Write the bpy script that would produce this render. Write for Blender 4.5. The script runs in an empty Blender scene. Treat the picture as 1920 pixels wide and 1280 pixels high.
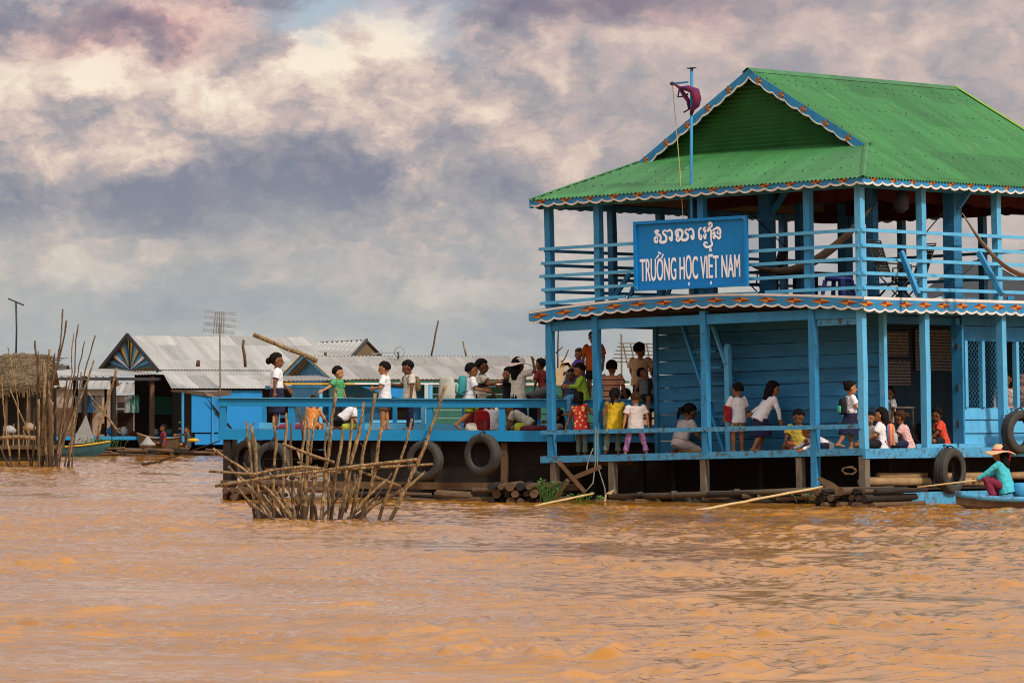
import bpy, math, random
import numpy as np
from mathutils import Vector, Matrix, noise
random.seed(7)
R = math.radians
sc = bpy.context.scene
COL = sc.collection
F = 8670.0; HOR = 765.0; CAMH = 1.8
V = Vector

def W(px, py, Y):
    return V(((px-960)*Y/F, Y, CAMH+(HOR-py)*Y/F))

def lin(c):
    return tuple((x/12.92 if x <= .04045 else ((x+.055)/1.055)**2.4) for x in c)
def S(r, g, b):
    return lin((r/255, g/255, b/255)) + (1,)

# ---------------------------------------------------------------- materials
MC = {}
def mat(name, col, col2=None, rough=.6, scale=3., amt=.5, dirt=None, dirt_amt=.0, bump=.15, bscale=40., stretch=(1,1,1), spec=.3, sharp=.12, sheet=None):
    if name in MC: return MC[name]
    m = bpy.data.materials.new(name); m.use_nodes = True
    nt = m.node_tree; N = nt.nodes; L = nt.links
    b = N['Principled BSDF']
    b.inputs['Roughness'].default_value = rough
    b.inputs['Specular IOR Level'].default_value = spec
    tc = N.new('ShaderNodeTexCoord'); mp = N.new('ShaderNodeMapping')
    mp.inputs['Scale'].default_value = stretch
    L.new(tc.outputs['Object'], mp.inputs['Vector'])
    n1 = N.new('ShaderNodeTexNoise'); n1.inputs['Scale'].default_value = scale; n1.inputs['Detail'].default_value = 6; n1.inputs['Roughness'].default_value = .65
    L.new(mp.outputs[0], n1.inputs['Vector'])
    r1 = N.new('ShaderNodeValToRGB')
    col2 = col2 or tuple(c*.62 for c in col[:3])+(1,)
    r1.color_ramp.elements[0].position = .5-amt*.4; r1.color_ramp.elements[1].position = .5+amt*.4
    r1.color_ramp.elements[0].color = col2; r1.color_ramp.elements[1].color = col
    L.new(n1.outputs[0], r1.inputs[0])
    out = r1.outputs[0]
    if dirt:
        n2 = N.new('ShaderNodeTexNoise'); n2.inputs['Scale'].default_value = scale*3.3; n2.inputs['Detail'].default_value = 9; n2.inputs['Roughness'].default_value = .75
        L.new(mp.outputs[0], n2.inputs['Vector'])
        r2 = N.new('ShaderNodeValToRGB')
        p = .72-dirt_amt*.35
        r2.color_ramp.elements[0].position = p; r2.color_ramp.elements[1].position = p+sharp
        r2.color_ramp.elements[0].color = (0,0,0,1); r2.color_ramp.elements[1].color = (1,1,1,1)
        L.new(n2.outputs[0], r2.inputs[0])
        mx = N.new('ShaderNodeMix'); mx.data_type = 'RGBA'
        L.new(r2.outputs[0], mx.inputs['Factor']); L.new(out, mx.inputs['A']); mx.inputs['B'].default_value = dirt
        out = mx.outputs['Result']
    if sheet:
        ax, wdt, am = sheet
        sp = N.new('ShaderNodeSeparateXYZ'); L.new(tc.outputs['Object'], sp.inputs[0])
        dv = N.new('ShaderNodeMath'); dv.operation = 'DIVIDE'; L.new(sp.outputs[ax], dv.inputs[0]); dv.inputs[1].default_value = wdt
        fl = N.new('ShaderNodeMath'); fl.operation = 'FLOOR'; L.new(dv.outputs[0], fl.inputs[0])
        dz = N.new('ShaderNodeMath'); dz.operation = 'DIVIDE'; L.new(sp.outputs['Z'], dz.inputs[0]); dz.inputs[1].default_value = .62
        fz = N.new('ShaderNodeMath'); fz.operation = 'FLOOR'; L.new(dz.outputs[0], fz.inputs[0])
        cb = N.new('ShaderNodeCombineXYZ'); L.new(fl.outputs[0], cb.inputs[0]); L.new(fz.outputs[0], cb.inputs[1])
        wn = N.new('ShaderNodeTexWhiteNoise'); wn.noise_dimensions = '3D'; L.new(cb.outputs[0], wn.inputs['Vector'])
        mr = N.new('ShaderNodeMapRange'); L.new(wn.outputs['Value'], mr.inputs['Value']); mr.inputs['To Min'].default_value = 1-am; mr.inputs['To Max'].default_value = 1+am*.6
        sc2 = N.new('ShaderNodeVectorMath'); sc2.operation = 'SCALE'; L.new(out, sc2.inputs[0]); L.new(mr.outputs[0], sc2.inputs['Scale']); out = sc2.outputs[0]
    L.new(out, b.inputs['Base Color'])
    if bump:
        n3 = N.new('ShaderNodeTexNoise'); n3.inputs['Scale'].default_value = bscale; n3.inputs['Detail'].default_value = 4
        L.new(mp.outputs[0], n3.inputs['Vector'])
        bp = N.new('ShaderNodeBump'); bp.inputs['Strength'].default_value = bump; bp.inputs['Distance'].default_value = .02
        L.new(n3.outputs[0], bp.inputs['Height']); L.new(bp.outputs[0], b.inputs['Normal'])
    MC[name] = m
    return m

def pattern_mat(name, base, spots, scale=22., thr=.35, second=None, rough=.8):
    """cloth printed with blobs"""
    if name in MC: return MC[name]
    m = bpy.data.materials.new(name); m.use_nodes = True
    nt = m.node_tree; N = nt.nodes; L = nt.links; b = N['Principled BSDF']; b.inputs['Roughness'].default_value = rough
    tc = N.new('ShaderNodeTexCoord')
    vo = N.new('ShaderNodeTexVoronoi'); vo.inputs['Scale'].default_value = scale
    L.new(tc.outputs['Object'], vo.inputs['Vector'])
    r = N.new('ShaderNodeValToRGB'); e = r.color_ramp.elements
    e[0].position = thr*.6; e[0].color = second or spots; e[1].position = thr+.05; e[1].color = base
    k = e.new(thr); k.color = spots
    L.new(vo.outputs['Distance'], r.inputs[0]); L.new(r.outputs[0], b.inputs['Base Color'])
    MC[name] = m; return m

def print_mat(name):
    m = bpy.data.materials.new(name); m.use_nodes = True; nt = m.node_tree; N = nt.nodes; L = nt.links; b = N['Principled BSDF']; b.inputs['Roughness'].default_value = .8
    tc = N.new('ShaderNodeTexCoord'); br = N.new('ShaderNodeTexBrick'); mp = N.new('ShaderNodeMapping'); mp.inputs['Rotation'].default_value = (0,R(90),R(90)); L.new(tc.outputs['Object'], mp.inputs[0]); L.new(mp.outputs[0], br.inputs[0])
    n = N.new('ShaderNodeTexNoise'); n.inputs['Scale'].default_value = 18; L.new(tc.outputs['Object'], n.inputs[0])
    w = N.new('ShaderNodeTexWave'); w.bands_direction = 'Z'; w.inputs['Scale'].default_value = 5; L.new(tc.outputs['Object'], w.inputs[0])
    mu = N.new('ShaderNodeMath'); mu.operation = 'MULTIPLY'; L.new(n.outputs[0], mu.inputs[0]); L.new(w.outputs['Fac'], mu.inputs[1])
    r = N.new('ShaderNodeValToRGB'); e = r.color_ramp.elements; e[0].position = .30; e[0].color = (.34,.31,.28,1); e[1].position = .36; e[1].color = (.07,.06,.055,1); L.new(mu.outputs[0], r.inputs[0]); L.new(r.outputs[0], b.inputs['Base Color'])
    return m
def stripe_mat(name, cols, scale=9., axis='Z'):
    if name in MC: return MC[name]
    m = bpy.data.materials.new(name); m.use_nodes = True
    nt = m.node_tree; N = nt.nodes; L = nt.links; b = N['Principled BSDF']; b.inputs['Roughness'].default_value = .85
    tc = N.new('ShaderNodeTexCoord'); sp = N.new('ShaderNodeSeparateXYZ'); L.new(tc.outputs['Object'], sp.inputs[0])
    mu = N.new('ShaderNodeMath'); mu.operation = 'MULTIPLY'; mu.inputs[1].default_value = scale; L.new(sp.outputs[axis], mu.inputs[0])
    fr = N.new('ShaderNodeMath'); fr.operation = 'FRACT'; L.new(mu.outputs[0], fr.inputs[0])
    r = N.new('ShaderNodeValToRGB'); r.color_ramp.interpolation = 'CONSTANT'
    e = r.color_ramp.elements; e[0].position = 0; e[0].color = cols[0]; e[1].position = 1/len(cols); e[1].color = cols[1]
    for i, c in enumerate(cols[2:]):
        k = e.new((i+2)/len(cols)); k.color = c
    L.new(fr.outputs[0], r.inputs[0]); L.new(r.outputs[0], b.inputs['Base Color'])
    MC[name] = m; return m

WOODB = dict(stretch=(1,1,1))
M = {}
M['blue'] = mat('blue_paint', (.04,.27,.49,1), (.022,.18,.37,1), rough=.55, scale=2.4, amt=.6, stretch=(1,1,.6), dirt=(.055,.05,.035,1), dirt_amt=.42, bump=.3, bscale=30)
M['blue_light'] = mat('light_blue_paint', (.13,.47,.70,1), (.07,.33,.56,1), rough=.55, scale=2.6, amt=.6, stretch=(1,1,.6), dirt=(.12,.09,.06,1), dirt_amt=.36, bump=.25)
M['blue_worn'] = mat('worn_blue_paint', (.08,.36,.58,1), (.05,.24,.42,1), rough=.6, scale=2.4, amt=.8, dirt=(.09,.06,.035,1), dirt_amt=.62, bump=.4, bscale=26)
M['blue_wall'] = mat('plank_and_shaded_post_blue', (.04,.23,.40,1), (.014,.12,.26,1), rough=.6, scale=1.6, amt=.9, dirt=(.03,.06,.08,1), dirt_amt=.46, bump=.45, bscale=18, stretch=(.7,.7,3), sheet=('Z',.2622,.22))  # plank wall colour, also the shaded copy of blue for inner and back posts
M['blue_deck'] = mat('platform_blue_paint', (.01,.24,.47,1), (.007,.18,.38,1), rough=.5, scale=2.2, amt=.6, dirt=(.05,.055,.05,1), dirt_amt=.32, bump=.15)
M['blue_sign'] = mat('sign_blue_paint', (.004,.22,.55,1), (.003,.18,.48,1), rough=.4, scale=3., amt=.6, dirt=(.12,.25,.42,1), dirt_amt=.12, bump=.1)
M['blue_tin'] = mat('bright_blue_tin', (.01,.24,.56,1), (.006,.17,.44,1), rough=.5, scale=1.2, amt=1, dirt=(.3,.5,.7,1), dirt_amt=.2, bump=.2, sharp=.3)
M['white'] = mat('white_paint', (.74,.70,.63,1), (.6,.56,.5,1), rough=.6, scale=3, dirt=(.22,.17,.11,1), dirt_amt=.40, bump=.1)
M['letter'] = mat('white_lettering', (.95,.96,.98,1), (.90,.92,.95,1), rough=.6, scale=8, bump=.0)
M['orange'] = mat('orange_paint', (.60,.24,.025,1), (.40,.15,.02,1), rough=.6, scale=4, amt=.8, dirt=(.16,.10,.05,1), dirt_amt=.3, bump=0)
M['rust_wall'] = mat('rust_stained_tin', (.40,.34,.27,1), (.24,.15,.08,1), rough=.7, scale=1.2, amt=.9, dirt=(.22,.08,.03,1), dirt_amt=.6, bump=.3)
M['pipe'] = mat('mud_caked_pipe', (.12,.08,.045,1), (.06,.042,.025,1), rough=.7, scale=3, amt=.8, dirt=(.06,.26,.38,1), dirt_amt=.42, bump=.4)
M['rust'] = mat('dark_red_paint', (.22,.03,.01,1), (.16,.025,.01,1), rough=.5, bump=0)
M['green'] = mat('green_roof_paint', (.045,.21,.052,1), (.024,.10,.024,1), rough=.42, scale=1.0, amt=.8, dirt=(.17,.27,.11,1), dirt_amt=.44, bump=.3, bscale=9, stretch=(.45,2.2,.45), sharp=.25, sheet=('Y',.82,.20))
M['green_front'] = mat('green_front_roof_paint', (.06,.215,.068,1), (.026,.105,.026,1), rough=.45, scale=1.0, amt=.8, dirt=(.12,.27,.14,1), dirt_amt=.40, bump=.3, bscale=9, stretch=(2.2,.45,.45), sharp=.25, sheet=('X',.82,.20))
M['green_old'] = mat('moss_green_roof_paint', (.22,.32,.03,1), (.10,.24,.03,1), rough=.6, scale=2., amt=.9, dirt=(.05,.05,.02,1), dirt_amt=.4, bump=.2)
M['green_dark'] = mat('shaded_gable_green', (.02,.12,.025,1), (.012,.075,.016,1), rough=.6, scale=2, bump=.2)  # dark green lowered further; the gable's deep shade is in the colour
M['redcloth'] = mat('dark_red_lining_cloth', (.10,.014,.008,1), (.05,.008,.006,1), rough=.9, scale=5, bump=.6, bscale=14)
M['brown'] = mat('brown_timber', (.16,.085,.04,1), (.08,.045,.022,1), rough=.8, scale=3, dirt=(.03,.02,.012,1), dirt_amt=.45, bump=.5, stretch=(1,1,1))
M['dark'] = mat('dark_timber', (.028,.018,.011,1), (.014,.009,.006,1), rough=.85, scale=2.5, bump=.5)  # dark brown; part of the shade under the decks is in this colour
M['grey_post'] = mat('grey_timber', (.22,.17,.12,1), (.12,.09,.06,1), rough=.85, scale=5, dirt=(.04,.03,.02,1), dirt_amt=.4, bump=.5)
M['pole'] = mat('weathered_pole_wood', (.42,.27,.12,1), (.11,.06,.026,1), rough=.85, scale=13, amt=.42, stretch=(1,1,.35), dirt=(.025,.017,.010,1), dirt_amt=.66, bump=.7, bscale=30)
M['pole_dark'] = mat('dark_pole_wood', (.15,.085,.04,1), (.06,.035,.02,1), rough=.85, scale=7, amt=.9, dirt=(.02,.014,.01,1), dirt_amt=.45, bump=.7)
M['wet'] = mat('wet_pole_wood', (.10,.06,.032,1), (.04,.025,.014,1), rough=.5, scale=9, bump=.5)
M['bamboo'] = mat('pale_bamboo', (.58,.42,.2,1), (.45,.3,.13,1), rough=.6, scale=6, dirt=(.16,.1,.05,1), dirt_amt=.3, bump=.2)
M['log'] = mat('tan_log_wood', (.42,.25,.11,1), (.27,.15,.07,1), rough=.75, scale=5, dirt=(.1,.06,.03,1), dirt_amt=.3, bump=.3)
M['rubber'] = mat('worn_tyre_rubber', (.075,.066,.052,1), (.022,.02,.018,1), rough=.75, scale=4, amt=.9, bump=.5, bscale=25)
M['tin'] = mat('grey_corrugated_tin', (.41,.385,.35,1), (.26,.24,.21,1), rough=.5, scale=.9, amt=.6, stretch=(2.6,.35,.35), sheet=('X',.85,.28), dirt=(.22,.13,.08,1), dirt_amt=.36, bump=.15, spec=.4)
M['tin_rust'] = mat('rusty_corrugated_tin', (.37,.345,.31,1), (.23,.205,.18,1), rough=.55, scale=.9, amt=.6, stretch=(2.6,.4,.4), sheet=('X',.8,.25), dirt=(.28,.09,.04,1), dirt_amt=.46, bump=.2)
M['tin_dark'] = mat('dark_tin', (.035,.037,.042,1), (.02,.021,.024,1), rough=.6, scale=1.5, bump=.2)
M['thatch'] = mat('dry_thatch', (.20,.135,.07,1), (.09,.06,.032,1), rough=.95, scale=5, amt=1, dirt=(.04,.028,.016,1), dirt_amt=.5, bump=1, bscale=30, stretch=(.5,1,3))
M['green_plank'] = mat('green_plank_paint', (.02,.13,.09,1), (.012,.08,.055,1), rough=.6, scale=2, dirt=(.03,.04,.03,1), dirt_amt=.35, bump=.3)
M['teal_plank'] = mat('teal_hull_paint', (.03,.11,.12,1), (.02,.07,.08,1), rough=.6, scale=2, dirt=(.05,.04,.03,1), dirt_amt=.5, bump=.3)
M['boat_brown'] = mat('brown_hull_wood', (.17,.11,.06,1), (.09,.06,.035,1), rough=.7, scale=2.5, dirt=(.04,.03,.02,1), dirt_amt=.45, bump=.4)
M['boat_tan'] = mat('tan_hull_wood', (.32,.22,.13,1), (.2,.13,.07,1), rough=.7, scale=2.5, dirt=(.06,.04,.03,1), dirt_amt=.4, bump=.4)
M['yellow'] = mat('yellow_paint', (.62,.36,.03,1), (.45,.25,.02,1), rough=.5, bump=.1)
M['rope'] = mat('grey_green_rope', (.20,.22,.15,1), (.12,.13,.09,1), rough=.9, scale=30)
M['rope_dark'] = mat('dark_rope', (.03,.025,.02,1), (.02,.015,.012,1), rough=.9, scale=30)
M['metal'] = mat('dull_metal', (.30,.30,.30,1), (.2,.2,.2,1), rough=.45, scale=10, bump=.1)
M['iron'] = mat('dark_iron', (.05,.045,.04,1), (.03,.027,.024,1), rough=.6, scale=10)
M['tarp'] = mat('tan_tarpaulin', (.55,.40,.22,1), (.40,.29,.16,1), rough=.85, scale=3, bump=.5, bscale=9)
M['tarp_grey'] = mat('grey_tarpaulin', (.34,.32,.29,1), (.2,.19,.17,1), rough=.85, scale=3, bump=.5, bscale=9)
M['leaf'] = mat('water_hyacinth_leaf', (.07,.16,.02,1), (.03,.08,.012,1), rough=.5, scale=9, bump=.1)
M['black'] = mat('black_plastic', (.015,.015,.015,1), (.01,.01,.01,1), rough=.5)
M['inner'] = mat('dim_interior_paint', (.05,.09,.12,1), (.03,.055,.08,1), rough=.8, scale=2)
M['paper'] = mat('poster_paper', (.30,.27,.24,1), (.22,.2,.18,1), rough=.8, scale=4)
M['ink'] = mat('printed_ink', (.03,.03,.03,1), (.02,.02,.02,1), rough=.8)
M['hammock'] = mat('brown_hammock_cloth', (.32,.24,.17,1), (.18,.13,.09,1), rough=.9, scale=6, bump=.6, bscale=20)
M['purple'] = mat('purple_plastic', (.035,.04,.20,1), (.028,.032,.16,1), rough=.4)
M['wicker'] = mat('dark_woven_cane', (.028,.028,.018,1), (.010,.010,.008,1), rough=.7, scale=40, amt=.4)

# ---------------------------------------------------------------- mesh builder
class MB:
    def __init__(s): s.v = []; s.f = []; s.m = []
    def add(s, vs, fs, mi=0):
        o = len(s.v); s.v.extend([tuple(v) for v in vs]); s.f.extend([tuple(i+o for i in f) for f in fs]); s.m.extend([mi]*len(fs)); return s
    def box(s, c, d, mi=0, rot=None):
        x, y, z = d[0]/2, d[1]/2, d[2]/2
        vs = [V((i*x, j*y, k*z)) for i in (-1,1) for j in (-1,1) for k in (-1,1)]
        if rot is not None: vs = [rot @ v for v in vs]
        vs = [v+V(c) for v in vs]
        return s.add(vs, [(0,1,3,2),(4,6,7,5),(0,4,5,1),(2,3,7,6),(0,2,6,4),(1,5,7,3)], mi)
    def beam(s, p0, p1, w, h, mi=0, up=(0,0,1)):
        p0, p1 = V(p0), V(p1); d = (p1-p0).normalized(); u = V(up)
        if abs(d.dot(u)) > .98: u = V((0,1,0)) if abs(d.y) < .9 else V((1,0,0))
        sd = d.cross(u).normalized(); u2 = sd.cross(d).normalized()
        vs = []
        for p in (p0, p1):
            for a, b in ((-1,-1),(1,-1),(1,1),(-1,1)): vs.append(p+sd*(a*w/2)+u2*(b*h/2))
        return s.add(vs, [(0,1,2,3),(7,6,5,4),(0,4,5,1),(1,5,6,2),(2,6,7,3),(3,7,4,0)], mi)
    def loft(s, rings, cap=True, mi=0, closed=True):
        n = len(rings[0]); o = len(s.v); fs = []
        for r in rings: s.v.extend([tuple(p) for p in r])
        for i in range(len(rings)-1):
            for j in range(n if closed else n-1):
                k = (j+1) % n
                fs.append((o+i*n+j, o+i*n+k, o+(i+1)*n+k, o+(i+1)*n+j))
        if cap and closed:
            fs.append(tuple(o+j for j in reversed(range(n)))); fs.append(tuple(o+(len(rings)-1)*n+j for j in range(n)))
        s.f.extend(fs); s.m.extend([mi]*len(fs)); return s
    def tube(s, pts, r, n=8, mi=0, cap=True, flat=1.):
        pts = [V(p) for p in pts]
        if not hasattr(r, '__len__'): r = [r]*len(pts)
        rings = []; up = None
        for i, p in enumerate(pts):
            d = (pts[min(i+1, len(pts)-1)]-pts[max(i-1, 0)]).normalized()
            if up is None:
                up = V((0,0,1)) if abs(d.z) < .9 else V((1,0,0))
            a = d.cross(up).normalized(); b = a.cross(d).normalized(); up = b
            rings.append([p+a*(math.cos(2*math.pi*k/n)*r[i])+b*(math.sin(2*math.pi*k/n)*r[i]*flat) for k in range(n)])
        return s.loft(rings, cap, mi)
    def cap_(s, p0, r0, p1, r1, n=10):
        """capsule with tapered body"""
        p0, p1 = V(p0), V(p1); d = p1-p0
        if d.length < 1e-6: return s.ball(p0, (r0,)*3)
        dn = d.normalized(); pts = []; rs = []
        for a in (80, 50, 20): pts.append(p0-dn*r0*math.sin(R(a))); rs.append(r0*math.cos(R(a)))
        pts.append(p0); rs.append(r0); pts.append(p1); rs.append(r1)
        for a in (20, 50, 80): pts.append(p1+dn*r1*math.sin(R(a))); rs.append(r1*math.cos(R(a)))
        return s.tube(pts, rs, n)
    def ball(s, c, r, ax=None, n=12, m=8, mi=0):
        c = V(c); ax = ax or (V((1,0,0)), V((0,1,0)), V((0,0,1)))
        rings = []
        for i in range(m+1):
            ph = math.pi*(i/m*.98+.01)
            rings.append([c+ax[0]*(r[0]*math.sin(ph)*math.cos(2*math.pi*j/n))+ax[1]*(r[1]*math.sin(ph)*math.sin(2*math.pi*j/n))-ax[2]*(r[2]*math.cos(ph)) for j in range(n)])
        return s.loft(rings, True, mi)
    def quad(s, a, b, c, d, mi=0): return s.add([a,b,c,d], [(0,1,2,3)], mi)
    def prism(s, poly, d, mi=0):
        """poly list of 3d points, extruded by vector d"""
        n = len(poly); d = V(d); vs = [V(p) for p in poly]+[V(p)+d for p in poly]
        fs = [tuple(range(n)), tuple(range(2*n-1, n-1, -1))]+[(i, i+n, (i+1) % n+n, (i+1) % n) for i in range(n)]
        return s.add(vs, fs, mi)
    def torus(s, c, Rr, r, ax, n=40, k=12, sq=1., mi=0):
        ax = V(ax).normalized(); e1 = ax.cross(V((0,0,1))); e1 = e1.normalized() if e1.length > .1 else V((1,0,0)); e2 = ax.cross(e1)
        o = len(s.v); fs = []
        for i in range(n):
            a = 2*math.pi*i/n; e = e1*math.cos(a)+e2*math.sin(a)
            for j in range(k):
                b = 2*math.pi*j/k
                s.v.append(tuple(V(c)+e*(Rr+r*math.cos(b))+ax*(r*sq*math.sin(b))))
        for i in range(n):
            for j in range(k):
                fs.append((o+i*k+j, o+((i+1) % n)*k+j, o+((i+1) % n)*k+(j+1) % k, o+i*k+(j+1) % k))
        s.f.extend(fs); s.m.extend([mi]*len(fs)); return s
    def corr(s, cols, rows=2, mi=0, pitch=.076, amp=.009, up=(0,0,1), per=6):
        """cols: function p->(low point, high point) over list of p"""
        ps, fn = cols; o = len(s.v); up = V(up)
        for p in ps:
            a, b = fn(p); w = up*(amp*math.cos(2*math.pi*p/pitch))
            for k in range(rows): s.v.append(tuple(V(a).lerp(V(b), k/(rows-1))+w))
        fs = []
        for i in range(len(ps)-1):
            for k in range(rows-1):
                fs.append((o+i*rows+k, o+(i+1)*rows+k, o+(i+1)*rows+k+1, o+i*rows+k+1))
        s.f.extend(fs); s.m.extend([mi]*len(fs)); return s
    def build(s, name, mats, parent=None, smooth=False, label=None, org=None, inv=None):
        me = bpy.data.meshes.new(name)
        vs = s.v
        if inv is not None: vs = [tuple(inv @ V(v)) for v in vs]
        elif org is not None: vs = [(v[0]-org[0], v[1]-org[1], v[2]-org[2]) for v in vs]
        me.from_pydata(vs, [], s.f); 
        if not isinstance(mats, (list, tuple)): mats = [mats]
        for m_ in mats: me.materials.append(m_)
        if len(mats) > 1: me.polygons.foreach_set('material_index', s.m)
        if smooth: me.polygons.foreach_set('use_smooth', [True]*len(s.f))
        me.update()
        o = bpy.data.objects.new(name, me); COL.objects.link(o)
        if parent is not None: o.parent = parent
        elif org is not None: o.location = org
        if label: o['label'] = label
        return o

def frange(a, b, st):
    n = max(2, int(round((b-a)/st))+1); return [a+(b-a)*i/(n-1) for i in range(n)]

def tag(o, label=None, cat=None, group=None, kind=None):
    if label: o['label'] = label
    if cat: o['category'] = cat
    if group: o['group'] = group
    if kind: o['kind'] = kind
    return o
def thing(name, label, cat, loc=(0,0,0), rz=0, group=None, mw=None):
    o = bpy.data.objects.new(name, None); COL.objects.link(o); o.empty_display_size = .1
    if mw is not None: o.matrix_world = mw
    else: o.location = loc; o.rotation_euler = (0,0,rz)
    return tag(o, label, cat, group)
def solo(mb, name, mats, label, cat, org, group=None, smooth=False, kind=None):
    o = mb.build(name, mats, None, smooth, org=org); return tag(o, label, cat, group, kind)

# ---------------------------------------------------------------- school frame
LIST = .0237
C0 = V((6.62, 86.7, 0))
SM = Matrix.Translation(C0) @ Matrix.Rotation(R(-41), 4, 'Z') @ Matrix.Rotation(-LIST, 4, 'Y')
SI = SM.inverted()
def SL(t, a, z): return SM @ V((-t, a, z))
def ray_local(px, py, inv):
    o = inv @ V((0,0,CAMH)); p = inv @ W(px, py, 100.); return o, (p-o)
def on_a(px, py, a, inv=None):
    o, d = ray_local(px, py, inv or SI); k = (a-o.y)/d.y; return o+d*k
def on_t(px, py, t, inv=None):
    o, d = ray_local(px, py, inv or SI); k = (-t-o.x)/d.x; return o+d*k
def t_px(px, a, py=700): return -on_a(px, py, a).x
def a_px(px, t, py=700): return on_t(px, py, t).y

# ---------------------------------------------------------------- platform frame
PO = V((-5.95, 93.8, 0))
PM = Matrix.Translation(PO) @ Matrix.Rotation(R(-12.9), 4, 'Z') @ Matrix.Rotation(.005, 4, 'Y')
PI_ = PM.inverted()
def x_pf(px, a=0., py=780): return on_a(px, py, a, PI_).x
# ---------------------------------------------------------------- people
SK = [mat('warm_brown_skin', (.36,.145,.055,1), (.27,.10,.038,1), rough=.5, scale=8, bump=.05),
      mat('dark_brown_skin', (.22,.085,.035,1), (.15,.055,.024,1), rough=.5, scale=8, bump=.05),
      mat('tan_skin', (.48,.21,.085,1), (.36,.15,.06,1), rough=.5, scale=8, bump=.05)]
HAIR = mat('black_hair', (.014,.010,.008,1), (.007,.005,.004,1), rough=.75, scale=20, bump=.6, bscale=60, spec=.08)
HAIRB = mat('brown_hair', (.07,.03,.015,1), (.03,.014,.008,1), rough=.75, scale=20, bump=.6, bscale=60, spec=.08)
EYE = mat('dark_eye', (.02,.015,.012,1), rough=.2, bump=0)
LIP = mat('lip_skin', (.22,.06,.04,1), rough=.4, bump=0)
def cloth(name, col, k=.72): return mat(name+'_cloth', col, tuple(c*k for c in col[:3])+(1,), rough=.9, scale=7, amt=.9, bump=.6, bscale=11)
CW = cloth('white_school', (.80,.74,.72,1), .85); CC = cloth('cream', (.72,.62,.48,1), .85); CN = cloth('navy', (.016,.017,.05,1)); CK = cloth('black', (.012,.012,.014,1))
CG = cloth('grey', (.12,.11,.12,1)); CKH = cloth('khaki', (.38,.25,.12,1))

FOLD = bpy.data.textures.new('folds', 'CLOUDS'); FOLD.noise_scale = .075; FOLD.noise_depth = 2
def rm(o, vox, it=2, cl=False):
    m = o.modifiers.new('remesh', 'REMESH'); m.mode = 'VOXEL'; m.voxel_size = vox; m.use_smooth_shade = True
    if it:
        s = o.modifiers.new('smooth', 'SMOOTH'); s.iterations = it; s.factor = .5
    if cl:
        d = o.modifiers.new('folds', 'DISPLACE'); d.texture = FOLD; d.strength = .030; d.mid_level = .5; d.texture_coords = 'LOCAL'
    return o
def ring(c, a, b, n=14, pw=1.):
    out = []
    for i in range(n):
        th = 2*math.pi*i/n; x, y = math.cos(th), math.sin(th)
        out.append(c+a*(math.copysign(abs(x)**pw, x))+b*(math.copysign(abs(y)**pw, y)))
    return out
POSE = dict(
 stand=dict(tL=(.04,.07,-1), sL=(-.05,0,-1), tR=(-.02,-.07,-1), sR=(-.08,0,-1)),
 walk=dict(tL=(.42,.04,-1), sL=(-.05,0,-1), tR=(-.22,-.04,-1), sR=(-.75,0,-1)),
 run=dict(tL=(.55,.05,-1), sL=(.0,0,-1), tR=(-.1,-.05,-1), sR=(-.9,0,-.8)),
 cross=dict(tL=(.85,.55,.02), sL=(.15,-1,-.12), tR=(.85,-.55,.02), sR=(-.1,1,-.12)),
 kneel=dict(tL=(1,.16,-.42), sL=(-1,.02,-.05), tR=(1,-.16,-.42), sR=(-1,-.02,-.05)),
 squat=dict(tL=(.85,.3,.38), sL=(-.45,0,-1), tR=(.85,-.3,.38), sR=(-.45,0,-1)),
 edge=dict(tL=(.95,.18,-.12), sL=(-.05,0,-1), tR=(.95,-.18,-.12), sR=(-.05,0,-1)),
 sidesit=dict(tL=(.8,.5,-.05), sL=(-.5,-.9,-.1), tR=(.9,-.1,-.05), sR=(-.9,-.5,-.1)),
)
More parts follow.
